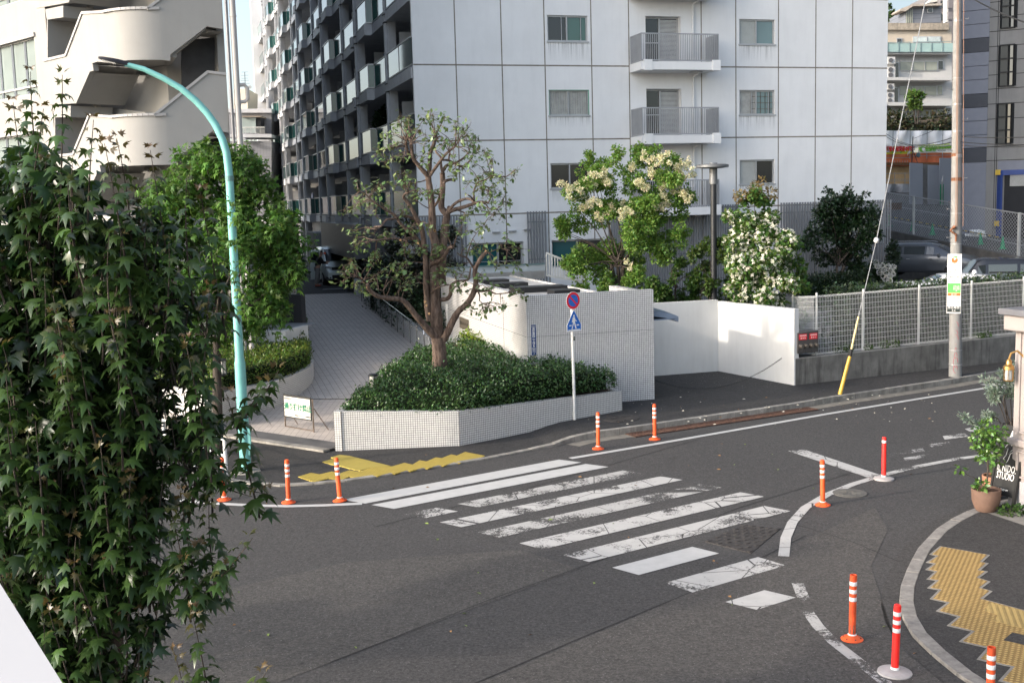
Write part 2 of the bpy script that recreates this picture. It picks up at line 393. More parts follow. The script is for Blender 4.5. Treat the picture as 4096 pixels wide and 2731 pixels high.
# zebra crossing: (left corner, bottom-left corner, far end right corner) in the photograph
bars = [((787, 1148), (838, 1157), (1296, 1051), M_PAINT_NEW), ((853, 1160), (905, 1169), (1375, 1066), M_PAINT_NEW), ((930, 1181), (978, 1190), (1040, 1170), M_PAINT_MID), ((930, 1181), (978, 1190), (1456, 1081), M_PAINT_OLD),
        ((1010, 1200), (1060, 1211), (1552, 1098), M_PAINT_MID), ((1098, 1223), (1147, 1235), (1650, 1118), M_PAINT_OLD), ((1193, 1248), (1247, 1262), (1756, 1141), M_PAINT_MID), ((1294, 1275), (1353, 1291), (1826, 1177), M_PAINT_MID),
        ((1406, 1304), (1467, 1321), (1657, 1273), M_PAINT_NEW), ((1528, 1339), (1591, 1361), (1812, 1301), M_PAINT_MID), ((1666, 1383), (1738, 1401), (1845, 1379), M_PAINT_MID)]
e0, e1 = GP(1247, 1262), GP(1756, 1141); BD = (e1-e0); BD.z = 0; BD.normalize(); BN = Vector((-BD.y, BD.x, 0))
for a, b, c, mm in bars:
    A, B, Cc = GP(*a), GP(*b), GP(*c)
    wv = A-B                                  # end edge of the bar
    Lh = (Cc-B).dot(BD)
    if a[0] == 930 and mm is M_PAINT_OLD: l0 = 1.05; A, B, Lh = A+BD*l0, B+BD*l0, Lh-l0
    q = [B, B+BD*Lh, B+BD*Lh+wv, A]
    MB().quad(*[Vector((p.x, p.y, .009)) for p in q]).build('crosswalk_stripe', mm, road)
def poly_line(pts, w, mm, name, z=.009): strip(flat(pts, 0), w, z, mm, name)
poly_line([(1310, 1053), (1400, 1038), (1500, 1021), (1700, 986), (1900, 951), (2100, 918), (2255, 893), (2420, 866)], .15, M_PAINT_NEW, 'edge_line')
poly_line([(250, 1120), (340, 1137), (420, 1150), (500, 1157), (580, 1161), (660, 1163), (740, 1161), (832, 1157)], .15, M_PAINT_NEW, 'edge_line')
poly_line([(2290, 1042), (2200, 1054), (2110, 1071), (2030, 1091), (1960, 1112), (1900, 1136), (1850, 1166), (1820, 1200), (1805, 1235), (1800, 1278)], .16, M_PAINT_MID, 'edge_line')
poly_line([(1855, 1405), (1880, 1440), (1915, 1475), (1960, 1510), (2005, 1545), (2060, 1590)], .15, M_PAINT_OLD, 'edge_line')
poly_line([(1832, 1340), (1840, 1360), (1848, 1380)], .16, M_PAINT_OLD, 'edge_line')
MB().quad(*[Vector((p.x, p.y, .0095)) for p in flat([(1810, 1036), (1848, 1033), (2027, 1093), (1993, 1097)], 0)]).build('stop_line', M_PAINT_MID, road)
for q in ([(2040, 1040), (2120, 1030), (2125, 1037), (2045, 1047)], [(2075, 1052), (2150, 1040), (2155, 1046), (2080, 1059)], [(2165, 1002), (2215, 995), (2225, 1003), (2170, 1010)], [(2215, 985), (2250, 980), (2262, 988), (2230, 993)], [(2130, 1021), (2180, 1015), (2185, 1021), (2140, 1027)], [(2250, 883), (2285, 880), (2330, 890), (2290, 892)]):
    MB().quad(*[Vector((p.x, p.y, .009)) for p in flat(q, 0)]).build('faded_road_mark', M_PAINT_DUST if q[0][0] < 2160 else M_PAINT_MID, road)
# ------------------------------------------------ far pavement: flush on the left, stepping up to a kerb on the right
kb = [(-150, 900, .02), (120, 1000, .02), (300, 1052, .02), (400, 1077, .02), (486, 1097, .02), (560, 1110, .02), (632, 1116, .02), (700, 1113, .02), (800, 1104, .02), (880, 1092, .02), (960, 1078, .02), (1040, 1066, .02), (1120, 1053, .02), (1200, 1037, .02), (1262, 1024, .03),
      (1300, 1011, .09), (1330, 999, .13), (1385, 990, .13), (1444, 983, .13), (1560, 966, .13), (1723, 943, .13), (1780, 935, .13), (1929, 910, .13), (2030, 895, .13), (2178, 873, .13), (2285, 855, .13), (2500, 820, .13), (2900, 760, .13)]
kp = [GP(x, y, z) for x, y, z in kb]
def offset(pts, d):
    o = []
    for i, p in enumerate(pts):
        t = (pts[min(i+1, len(pts)-1)]-pts[max(i-1, 0)]); t.z = 0; t.normalize(); o.append(Vector((p.x-t.y*d, p.y+t.x*d, p.z)))
    return o
ki = offset(kp, .15)
walk = MB().sheet([[Vector((p.x, p.y, p.z-.003)) for p in ki], [Vector((p.x-1.0, p.y+5, p.z-.003)) for p in ki], [Vector((p.x-3, p.y+16, p.z-.003)) for p in ki]]).build('pavement', M_WALK, kind='structure')
# kerb stones: lengths of about 0.6 m with open joints
def kerb_run(pts, wd, name, mtl, step=.62, joint=.012, drop=True, parent=None, z_add=0.0):
    m = MB(); L = [0]
    for i in range(len(pts)-1): L.append(L[-1]+(pts[i+1]-pts[i]).length)
    def at(s):
        s = max(0, min(L[-1]-1e-6, s))
        i = max(k for k in range(len(L)-1) if L[k] <= s); f = (s-L[i])/(L[i+1]-L[i]); return pts[i].lerp(pts[i+1], f)
    s = 0
    while s < L[-1]-.05:
        a, b = at(s+joint/2), at(min(L[-1], s+step)-joint/2); t = (b-a); t.z = 0; t.normalize(); n = Vector((-t.y, t.x, 0))*wd
        dz = Vector((0, 0, z_add+random.uniform(-.004, .004)))
        lo = lambda p: Vector((p.x, p.y, -.03))
        a2, b2 = a+n, b+n
        m.add([lo(a), lo(b), lo(b2), lo(a2), a+dz, b+dz, b2+dz, a2+dz], [(0, 1, 2, 3), (4, 5, 6, 7), (0, 1, 5, 4), (1, 2, 6, 5), (2, 3, 7, 6), (3, 0, 4, 7)])
        s += step
    return m.build(name, mtl, parent, bevel=.008)
tag(kerb_run(kp, .148, 'kerb', M_KERB, z_add=.012), kind='structure')
# gutter along the raised kerb
gp = [Vector((p.x, p.y, .004)) for p in kp[15:]]
M_GUT = mat('gutter', (0.17, 0.155, 0.13), 0.9, var=0.3, scale=5, grime=0.6)
MB().sheet([offset(gp, -.38), gp]).build('gutter', M_GUT, road)
M_RUST = mat('rusty_iron', (0.085, 0.045, 0.032), 0.75, 0.4, 0.3, var=0.5, scale=12, bumps=(60, 0.4))
M_IRON = mat('cast_iron', (0.055, 0.050, 0.047), 0.7, 0.4, 0.4, var=0.4, scale=10, bumps=(60, 0.4))
g0, g1 = GP(1447, 1000, .01), GP(1868, 938, .01); gd = (g1-g0); GL = gd.length; gd.normalize(); gn = Vector((-gd.y, gd.x, 0))
for i in range(10):
    m = MB(); c = g0+gd*(GL*(i+.5)/10)+gn*.0; wdt = GL/10-.02
    m.box(c+Vector((0, 0, .004)), (wdt, .42, .016), gd, gn)
    for j in range(6):
        for s in (-1, 1): m.bar(c+gd*(wdt*(j-2.5)/6.5)+gn*.02*s+Vector((0, 0, .016)), c+gd*(wdt*(j-2.5)/6.5+.06)+gn*.16*s+Vector((0, 0, .016)), .012, .012)
    tag(m.build('drain_cover', M_RUST), 'rusty ribbed iron gutter cover set in the row along the kerb', 'drain cover', 'rusty gutter covers along the kerb')
def disc_cover(px, py, z, r, label, mtl=M_IRON):
    c = GP(px, py, z); m = MB(); m.lathe(c, [(r, -.01), (r, .006), (r*.93, .010)], 28); m.lathe(c+Vector((0, 0, .008)), [(r*.80, 0), (r*.80, .006)], 28)
    for k in range(10): m.bar(c+Vector((r*.2*math.cos(k*PI/5), r*.2*math.sin(k*PI/5), .016)), c+Vector((r*.7*math.cos(k*PI/5), r*.7*math.sin(k*PI/5), .016)), .03, .006)
    tag(m.build('manhole_cover', mtl), label, 'manhole cover')
disc_cover(1424, 960, .13, .46, 'round iron manhole cover in the pavement right of the sign pole')
disc_cover(1952, 1132, 0.004, .30, 'small round worn cover in the road inside the curved white line', mat('worn_cover', (0.10, 0.095, 0.085), .8, grime=.5))
q = flat([(1618, 1243), (1710, 1204), (1793, 1213), (1725, 1270)], 0.006)
m = MB(); m.prism([p-Vector((0, 0, .02)) for p in q], (0, 0, 1), .024)
cx_ = sum(q, Vector())/4
for i in range(9):
    for j in range(9):
        u, v = (i+.5)/9, (j+.5)/9; p = q[0].lerp(q[1], u).lerp(q[3].lerp(q[2], u), v)
        if (i+j) % 2 == 0: m.box(p+Vector((0, 0, .007)), (.09, .05, .008), BD, BN)
tag(m.build('manhole_cover', M_IRON), 'large four-sided dark iron cover in the road by the crosswalk', 'manhole cover')
# ------------------------------------------------ near right pavement corner
nk = [(2480, 1118), (2380, 1135), (2300, 1148), (2235, 1166), (2190, 1187), (2150, 1213), (2110, 1255), (2085, 1300), (2068, 1345), (2065, 1385), (2075, 1420), (2100, 1460), (2150, 1505), (2200, 1545), (2245, 1575), (2330, 1625), (2450, 1690)]
npnt = [GP(x, y, .05) for x, y in nk]
ni = offset(npnt, .18)
MB().sheet([[Vector((p.x, p.y, .046)) for p in ni], [Vector((p.x+7, p.y-1.0, .046)) for p in ni]]).build('pavement', M_WALK, kind='structure')
tag(kerb_run(npnt, .175, 'kerb', M_GRANITE, step=.58, joint=.02), kind='structure')
MB().sheet([offset([Vector((p.x, p.y, .004)) for p in npnt], -.22), [Vector((p.x, p.y, .004)) for p in npnt]]).build('gutter', asphalt('asphalt_smooth', (.05, .048, .046), (.06, .057, .055), .05), road)
# ------------------------------------------------ tactile paving
def tactile(name, col, dot, rot, pitch=.06):
    m, t, bs = nodes(name); setb(bs, None, .75, .3, 0)
    uv = N(t, 'ShaderNodeUVMap').outputs[0]
    mp = N(t, 'ShaderNodeMapping'); mp.inputs['Rotation'].default_value = (0, 0, rot); mp.inputs['Scale'].default_value = (1/pitch, 1/pitch, 1/pitch); t.links.new(uv, mp.inputs[0])
    v = N(t, 'ShaderNodeTexVoronoi'); v.inputs['Scale'].default_value = 1; v.inputs['Randomness'].default_value = 0; t.links.new(mp.outputs[0], v.inputs['Vector'])
    d = ramp(t, v.outputs['Distance'], .26, .36, (1, 1, 1, 1), (0, 0, 0, 1))
    f = noise(t, coords(t), 7, 6, .7)
    base = mixc(t, ramp(t, f, .35, .7), tuple(c*.72 for c in col), col)
    t.links.new(mixc(t, d, base, dot), bs.inputs['Base Color']); bump(t, bs, d, .8, .02)
    return m
def bars_mat(name, col, rot, pitch=.075):
    m, t, bs = nodes(name); setb(bs, None, .75, .3, 0)
    uv = N(t, 'ShaderNodeUVMap').outputs[0]
    mp = N(t, 'ShaderNodeMapping'); mp.inputs['Rotation'].default_value = (0, 0, rot); t.links.new(uv, mp.inputs[0])
    wv = N(t, 'ShaderNodeTexWave'); wv.inputs['Scale'].default_value = .314/pitch; t.links.new(mp.outputs[0], wv.inputs['Vector'])
    d = ramp(t, wv.outputs['Fac'], .35, .6); f = noise(t, coords(t), 7, 6, .7)
    base = mixc(t, ramp(t, f, .35, .7), tuple(c*.6 for c in col), tuple(c*.85 for c in col))
    t.links.new(mixc(t, d, base, col), bs.inputs['Base Color']); bump(t, bs, d, .7, .02)
    return m
def z2(pts): return [((1000+x/2.138)/KD, (1350+y/2.138)/KD) for x, y in pts]
def z7(pts): return [((2900+x/1.9666)/KD, (2000+y/1.9666)/KD) for x, y in pts]
tp = MB(); q = flat(z2([(412, 1190), (520, 1157), (598, 1170), (700, 1145), (775, 1160), (850, 1135), (925, 1150), (1040, 1110), (1215, 1102), (1320, 1072), (1390, 1087), (1450, 1050), (1510, 1060), (1590, 1025), (1640, 1032), (1720, 1000), (1770, 1010), (1840, 978), (2008, 1012),
     (1925, 1050), (1890, 1040), (1790, 1075), (1745, 1065), (1655, 1100), (1610, 1090), (1520, 1122), (1480, 1113), (1370, 1145), (1340, 1135), (1235, 1168), (1200, 1155), (1090, 1188), (1035, 1175), (930, 1207), (850, 1190), (790, 1215), (760, 1213), (672, 1205), (550, 1237)]), .024)
tp.prism([p-Vector((0, 0, .01)) for p in q], (0, 0, 1), .018); tpo = tp.build('tactile_paving', tactile('tactile_yellow', (.36, .265, .04), (.46, .36, .09), .9), kind='structure')
q = flat(z2([(690, 1025), (770, 1003), (850, 1012), (1200, 1098), (1030, 1112), (940, 1140), (850, 1120), (780, 1100), (700, 1085), (620, 1062), (720, 1035)]), .026)
MB().prism([p-Vector((0, 0, .01)) for p in q], (0, 0, 1), .018).build('guide_bars', bars_mat('tactile_yellow_bars', (.42, .33, .07), 1.2), tpo)
zz = [(1690, 360), (1608, 425), (1660, 438), (1580, 488), (1640, 500), (1575, 545), (1650, 560), (1585, 620), (1660, 632), (1590, 690), (1680, 705), (1610, 775), (1745, 805), (1660, 870), (1830, 915), (1745, 985), (1940, 1030), (1840, 1110), (2060, 1160), (1980, 1250), (2250, 1310), (2150, 1420), (2450, 1490), (2700, 1300), (2600, 930), (2030, 775), (2105, 715), (2020, 690), (2090, 640), (2000, 610), (2070, 560), (2010, 550), (2075, 495), (2025, 485), (2085, 430)]
q = flat(z7(zz), .05); cc_ = Vector((q[12].x+.4, q[12].y, .05))
tb = MB().prism([p-Vector((0, 0, .002)) for p in q], (0, 0, 1), .005).build('tactile_paving', mat('mortar_border', (.20, .19, .17), .9, var=.25), kind='structure')
def shrink(pts, d):
    o = []; n = len(pts)
    for i in range(n):
        a, b, c = pts[i-1], pts[i], pts[(i+1) % n]
        t1 = (b-a).normalized(); t2 = (c-b).normalized(); n1 = Vector((t1.y, -t1.x, 0)); n2 = Vector((t2.y, -t2.x, 0)); bi = (n1+n2)
        bi = bi/(max(.5, 1+n1.dot(n2))); o.append(b-bi*d)
    return o
ar = sum(q[i].x*q[(i+1) % len(q)].y-q[(i+1) % len(q)].x*q[i].y for i in range(len(q)))
qs = shrink(q, .035 if ar > 0 else -.035)
MB().prism([Vector((p.x, p.y, .05)) for p in qs], (0, 0, 1), .009).build('warning_tiles', tactile('tactile_ochre', (.27, .175, .06), (.42, .29, .11), .5), tb)
MB().prism(flat(z7([(2080, 808), (2352, 870), (2600, 930), (2640, 1080), (2250, 985), (2110, 950), (2150, 905), (2040, 868)]), .056), (0, 0, 1), .006).build('guide_bars', bars_mat('tactile_ochre_bars', (.38, .27, .10), .3), tb)
MB().prism(flat(z7([(2260, 1040), (2500, 1095), (2450, 1160), (2190, 1100)]), .057), (0, 0, 1), .005).build('asphalt_inset', M_WALK, tb)
# ------------------------------------------------ tiled approach ramp
M_RAMP = tiles('ramp_tiles', (.44, .395, .355), (.085, .078, .07), (.17, .10), .012, .10, .55, grime=.35)
M_LAND = tiles('landing_tiles', (.42, .37, .33), (.12, .11, .10), (.15, .15), .008, .10, .6, grime=.3)
def rampz(Y): return .15+max(0, Y-29.5)*.0629
def ab(p): return (p.dot(AX), p.dot(BX))
lp = [Vector((-9.6, 28.4, .05)), Vector((-6.4, 26.05, .05)), Vector((-3.9, 24.25, .05)), Vector((-1.0, 24.8, .05)), Vector((-1.0, 29.5, .15)), Vector((-5.0, 30.6, .155)), Vector((-12, 31.5, .155))]
MB().add(lp, [tuple(range(7))]).build('landing', M_LAND, kind='structure')
rows, uvs = [], []
for Y in (28.6, 32, 36, 40, 44, 47.8):
    xr = -2.6-(Y-35.5)*.291+.4; xl = -6.3-(Y-29.5)*.215-1.2
    if Y < 30: r = [Vector((xl, Y+1.6, .160)), Vector(((xl+xr)/2, Y+1.3, .160)), Vector((xr+1, Y, .16))]
    else: r = [Vector((xl, Y, rampz(Y)+.006)), Vector(((xl+xr)/2, Y, rampz(Y)+.006)), Vector((xr, Y, rampz(Y)+.006))]
    rows.append(r); uvs.append([ab(p) for p in r])
MB().sheet(rows, uvs=uvs).build('ramp', M_RAMP, kind='structure')
rows, uvs = [], []
for Y, z in ((47.8, 1.302), (51.5, 1.36)):
    r = [Vector((-12, Y, z)), Vector((-5, Y, z))]; rows.append(r); uvs.append([ab(p) for p in r])
MB().sheet(rows, uvs=uvs).build('ramp_top', M_RAMP, kind='structure')
M_DARKLOT = asphalt('asphalt_forecourt', (.045, .045, .046), (.06, .06, .06), .1)
MB().quad((-22, 51.3, 1.355), (-3, 51.3, 1.355), (-14, 120, 2.2), (-40, 120, 2.2)).build('forecourt', M_DARKLOT, kind='structure')
for a in ((-8.9, 53.0, -7.3, 53.2, .35), (-9.9, 56.5, -8.6, 56.6, .25), (-10.3, 59.5, -9.2, 59.6, .25), (-10.9, 64, -9.6, 64.2, .3)):
    MB().quad((a[0], a[1], 1.44+(a[1]-53)*.0123), (a[2], a[3], 1.44+(a[1]-53)*.0123), (a[2], a[3]+a[4], 1.45+(a[1]-53)*.0123), (a[0], a[1]+a[4], 1.45+(a[1]-53)*.0123)).build('faded_ground_mark', mat('faint_paint', (.25, .25, .25), .8, var=.4, scale=8), bpy.data.objects['forecourt'])
# dark stone border and pale kerb where the landing meets the pavement
b0, b1 = Vector((-9.6, 28.4, .05)), Vector((-3.9, 24.25, .05)); bt = (b1-b0).normalized(); bn = Vector((-bt.y, bt.x, 0))
MB().box((b0+b1)/2+bn*.05+Vector((0, 0, .012)), ((b1-b0).length, .55, .02), bt, bn).build('stone_border', mat('dark_stone', (.085, .082, .082), .7, var=.25), kind='structure')
MB().box((b0+b1)/2-bn*.34+Vector((0, 0, .002)), ((b1-b0).length, .20, .05), bt, bn).build('border_kerb', M_KERB, kind='structure')
# raised car park behind the mesh fence, and the upper street beyond it
MB().quad((8.2, 31.9, .72), (40, 40.5, .72), (40, 57, 1.43), (3.0, 46.5, 1.3)).build('car_park', M_LOT, kind='structure')
M_STREET = asphalt('asphalt_upper', (.085, .083, .081), (.11, .107, .103), .2)
# ================================================================== STREET FURNITURE
M_ORANGE = mat('orange_rubber', (.72, .095, .02), .5, .4, var=.2, scale=6, grime=.6, grimecol=(.10, .03, .02))
M_RED = mat('red_rubber', (.78, .025, .02), .4, .4, var=.08, scale=6)
M_DIRTY = mat('worn_orange', (.62, .075, .02), .55, .35, var=.3, scale=8, grime=.7, grimecol=(.12, .05, .03))
M_REFL = mat('reflective_band', (.66, .66, .66), .35, .5, var=.12, scale=20)
M_BASEC = mat('cement_base', (.33, .31, .30), .9, var=.2, scale=6)
M_BLACK = mat('black_rubber', (.012, .012, .012), .6, var=.2)
def bollard(px, py, z, label, body=M_ORANGE, bands=3, base='disc', openTop=False, tilt=(0, 0), at=None, scuff=False):
    p = at or GP(px, py, z)
    t = thing('bollard', label, 'bollard', p, 0, 'orange rubber bollards along the road edges')
    m = MB(); r = .041; H = .80; o = Vector(p)
    prof = [(r+.004, .03), (r, .06), (r, H-.03), (r-.004, H-.008), (r-.016, H)] if not openTop else [(r+.004, .03), (r, .06), (r, H), (r-.009, H), (r-.009, H-.06)]
    m.lathe(o, prof, 18); m.build('post', body, t, smooth=True)
    if openTop: MB().lathe(o, [(r-.010, H-.05), (r-.010, H-.045)], 14).build('hollow', M_BLACK, t)
    zs = [.695, .60, .505] if bands == 3 else [.715]
    for zz_ in zs[:bands]: MB().lathe(o, [(r+.0012, zz_-.024), (r+.0022, zz_-.022), (r+.0022, zz_+.022), (r+.0012, zz_+.024)], 18).build('reflective_band', M_REFL, t, smooth=True)
    if base == 'disc':
        m = MB(); m.lathe(o, [(.128, 0), (.132, .012), (.118, .024), (.075, .036), (.058, .06), (.046, .066)], 24); bo = m.build('base', body if body is not M_DIRTY else M_ORANGE, t, smooth=True)
        bm = MB()
        for k in range(6): bm.lathe(o+Vector((.10*math.cos(k*PI/3+.3), .10*math.sin(k*PI/3+.3), .026)), [(.009, 0), (.009, .009)], 8)
        bm.build('bolts', M_IRON, bo)
        MB().lathe(o, [(.0515, .060), (.0525, .066), (.0505, .074), (.044, .076)], 18).build('white_collar', M_REFL, bo)
    else:
        MB().lathe(o, [(.19, 0), (.185, .02), (.12, .045), (.06, .05)], 22).build('base', M_BASEC, t, smooth=True)
        MB().lathe(o, [(.047, .045), (.047, .072), (.042, .076)], 18).build('white_collar', M_REFL, t)
    if scuff:
        m = MB(); m.lathe(o, [(r+.002, .075), (r+.0025, .10), (r+.0015, .19)], 7); m.build('scuffed_patch', mat('scuff', (.16, .09, .07), .9, var=.6, scale=30), t)
    t.rotation_euler = (tilt[0], tilt[1], random.uniform(0, 6))
    return t
bollard(515, 1148, 0, 'orange bollard half hidden behind the leaves, beside the white guard rail', tilt=(0, -.01))
bollard(663, 1154, 0, 'orange three-band bollard standing alone on the left, between teal lamp post and crosswalk', tilt=(0, -.01))
bollard(781, 1150, 0, 'grubby orange bollard leaning left at the near corner of the zebra crossing', body=M_ORANGE, tilt=(0, -.055))
bollard(1374, 1031, 0, 'orange bollard on the far kerb between sign pole and drain covers', tilt=(0, -.02))
bollard(1504, 1009, 0, 'orange bollard beside the rusty drain covers, farthest one from the crosswalk', tilt=(0, 0))
bollard(1890, 1160, 0, 'clean orange bollard on the curved white line at the crosswalk end', tilt=(0, .025))
bollard(2030, 1100, 0, 'red bollard with a single white band beside the stop line', body=M_RED, bands=1, base='cement')
bollard(1957, 1468, 0, 'worn hollow-topped orange bollard with torn foot, near the right kerb', body=M_DIRTY, openTop=True, scuff=True, tilt=(0, .015))
bollard(2055, 1545, 0, 'bright red three-band bollard on a round cement foot', body=M_RED, base='cement', tilt=(0, .03))
bp = GP(2278, 1474, .80+.05); bollard(0, 0, 0, 'hollow-topped orange bollard beside the ochre tactile tiles, cut by the frame', body=M_DIRTY, openTop=True, at=Vector((bp.x, bp.y, 0)))

# ------------------------------------------------ teal street lamp
M_TEAL = mat('teal_paint', (.165, .42, .39), .42, .45, var=.10, scale=4, grime=.25, grimecol=(.08, .22, .20))
M_LAMPHEAD = mat('lamp_housing', (.035, .032, .034), .5, .4, .3, var=.2)
lb = GP(565, 1082, .02); LY = lb.y
t = thing('street_lamp', 'tall teal street lamp with a curved arm over the pavement', 'street lamp', lb)
top = AY(527, 410, LY); arm = [AY(x, y, LY+dy) for x, y, dy in ((527, 410, 0), (524.5, 385, 0), (520, 350, 0), (510, 318, 0), (495, 287, 0), (475, 259, -.02), (450, 232, -.04), (415, 203, -.07), (375, 180, -.1), (330, 159, -.14), (288, 148, -.18))]
MB().tube([lb, lb+(top-lb)*.38], [.112, .108], 20).build('pole_base', M_TEAL, t, smooth=True)
MB().tube([lb+(top-lb)*.38, lb+(top-lb)*.40, lb+(top-lb)*.72, top]+arm[1:], [.104, .088, .084, .078, .077, .075, .073, .071, .069, .067, .062, .058, .053, .047], 18).build('pole', M_TEAL, t, smooth=True)
MB().lathe(lb, [(.32, -.02), (.30, .012), (.13, .02)], 9).build('footing', M_KERB, t)
MB().box(lb+Vector((.10, -.05, .62)), (.10, .05, .55)).build('service_door', M_TEAL, t, bevel=.006)
h0, h1 = AY(288, 147, LY-.18), AY(226, 133.5, LY-.30); hd = (h1-h0).normalized(); hs = hd.cross(ZX).normalized(); hu = hs.cross(hd)
def ringbox(c, w, hh): return [c+hs*w*a+hu*hh*b for a, b in ((-1, -.4), (-.8, -.55), (.8, -.55), (1, -.4), (.8, .5), (.4, 1), (-.4, 1), (-.8, .5))]
L_ = (h1-h0).length
rw = [ringbox(h0+hd*f*L_, w_, q_) for f, w_, q_ in ((-.1, .055, .05), (.12, .07, .055), (.3, .12, .055), (.55, .145, .05), (.85, .125, .04), (1.0, .05, .025))]
m = MB(); m.sheet([r+[r[0]] for r in rw]); m.add(rw[0], [tuple(range(8))]); m.add(rw[-1], [tuple(range(8))]); hd_o = m.build('lamp_head', M_LAMPHEAD, t, smooth=True)
c = h0+hd*.6*L_-hu*.030
MB().box(c, (L_*.5, .2, .014), hd, hs, hu).build('lens', glass('lamp_lens', (.42, .40, .38), .15, .6), hd_o)
wp = [h0-hu*.045+hs*.07, h0+hd*.35*L_-hu*.075+hs*.07, h0+hd*.35*L_-hu*.075-hs*.07, h0-hu*.045-hs*.07]
MB().tube(wp, .006, 5).build('bracket', M_LAMPHEAD, hd_o)
MB().tube([top-Vector((0, 0, .05)), top+Vector((0, 0, .05))], .086, 18).build('pole_band', mat('band_steel', (.12, .22, .21), .5, metal=.5), t)

# ------------------------------------------------ sign pole with two road signs
M_WHITEP = mat('white_paint', (.62, .62, .60), .45, .4, var=.10, scale=5, grime=.25)
M_SGNRED = mat('sign_red', (.72, .02, .035), .4, .4, var=.06); M_SGNBLUE = mat('sign_blue', (.022, .14, .50), .4, .4, var=.15, scale=12); M_SGNWHITE = mat('sign_white', (.80, .78, .75), .45, .4, var=.05)
sp = GP(1320, 966, .10); SY = sp.y
t = thing('sign_pole', 'white pole carrying two blue road signs before the tiled wall', 'road sign', sp)
MB().tube([sp, AY(1312.5, 675, SY)], .036, 14).build('pole', M_WHITEP, t, smooth=True)
MB().box(sp+Vector((0, 0, -.005)), (.5, .3, .03)).build('footing', M_BASEC, t)
MB().tube([AY(1317.6, 782, SY), AY(1317.7, 773, SY)], .0375, 14).build('sticker', mat('sticker', (.08, .09, .08), .6, var=.8, scale=40), t)
SR, SU = Vector((math.cos(.62), math.sin(.62), 0)), ZX.copy(); SN = SR.cross(SU)
SN = Vector((SR.y, -SR.x, 0))
def disc_pts(c, r, n=32): return [c+SR*r*math.cos(2*PI*k/n)+SU*r*math.sin(2*PI*k/n) for k in range(n)]
c = AY(1313, 690, SY)+SN*.05
b = MB().prism(disc_pts(c, .208), SN, .006).build('no_parking_sign', M_SGNWHITE, t)
MB().prism(disc_pts(c+SN*.006, .198), SN, .002).build('red_ring', M_SGNRED, b)
MB().prism(disc_pts(c+SN*.0085, .142), SN, .002).build('blue_disc', M_SGNBLUE, b)
dv = (SR-SU).normalized(); dn = (SR+SU).normalized()
MB().prism([c+SN*.011+dv*.15*a+dn*.020*e for a, e in ((-1, -1), (1, -1), (1, 1), (-1, 1))], SN, .002).build('red_slash', M_SGNRED, b)
c = AY(1315, 738, SY)+SN*.05
def pt(u, v): return c+SR*u+SU*v
tri = [(-.205, -.235), (.205, -.235), (.218, -.215), (.218, -.08), (.02, .262), (-.02, .262), (-.218, -.08), (-.218, -.215)]
b = MB().prism([pt(*p) for p in tri], SN, .006).build('crossing_sign', M_SGNWHITE, t)
MB().prism([pt(u*.93, v*.93-.0)+SN*.0065 for u, v in tri], SN, .002).build('blue_field', M_SGNBLUE, b)
man = MB()
for poly in ([(-.012, .115), (.012, .115), (.022, .135), (.012, .158), (-.012, .158), (-.022, .135)], [(-.03, .108), (.025, .108), (.035, .06), (.025, -.03), (-.03, -.03), (-.038, .05)], [(-.03, -.02), (.0, -.02), (-.03, -.10), (-.055, -.175), (-.085, -.175), (-.05, -.09)], [(-.005, -.02), (.028, -.03), (.05, -.10), (.07, -.17), (.04, -.175), (.015, -.10)],
             [(-.035, .10), (-.02, .03), (-.05, -.02), (-.068, -.02), (-.055, .04)], [(.02, .10), (.045, .04), (.085, .01), (.075, -.004), (.03, .022)]):
    man.prism([pt(*p)+SN*.009 for p in poly], SN, .002)
man.build('walking_figure', M_SGNWHITE, b)
st = MB()
for poly in ([(-.18, -.185), (.18, -.185), (.18, -.215), (-.18, -.215)], [(-.14, -.075), (-.07, -.075), (-.08, -.10), (-.155, -.10)], [(.075, -.075), (.14, -.075), (.155, -.10), (.07, -.10)]):
    st.prism([pt(*p)+SN*.009 for p in poly], SN, .002)
st.build('crossing_bars', M_SGNWHITE, b)

# ------------------------------------------------ tiled shelter with corrugated roof
M_TILE = tiles('pale_tiles', (.62, .615, .61), (.085, .08, .075), (.05, .05), .010, .07, .3, grime=.2)
M_TILEW = tiles('white_tiles', (.62, .61, .59), (.10, .095, .09), (.05, .05), .0095, .06, .3, grime=.2)
M_CONC = mat('concrete', (.30, .295, .28), .85, var=.2, scale=2.5, grime=.5, bumps=(25, .25))
M_COPING = mat('coping', (.52, .50, .47), .7, var=.12, grime=.3)
ts = thing('tiled_shelter', 'tall shelter of small pale square tiles with a striped metal roof', 'shelter', (0, 0, 0))
WA = AY(1502, 790, 28.75); WA.z = 0; WA_f = Vector((WA.x, WA.y, 0)); TWL = 3.42
WB_ = WA_f-AX*TWL; ZT = 2.98
def up_(p, z): return Vector((p.x, p.y, z))
MB().prism([up_(WB_, -.05), up_(WA_f, -.05), up_(WA_f, ZT), up_(WB_, ZT)], BX, .22).build('front_wall', M_TILE, ts)
p0, p1 = WB_+BX*.22, WB_+BX*9.5
MB().prism([up_(p0, -.05), up_(p1, -.05), up_(p1, ZT), up_(p0, ZT)], AX, .20).build('side_wall', M_TILE, ts)
p0, p1 = WA_f+BX*.22, WA_f+BX*2.6
MB().prism([up_(p0, -.05), up_(p1, -.05), up_(p1, ZT-.06), up_(p0, ZT-.06)], -AX, .20).build('end_wall', M_TILE, ts)
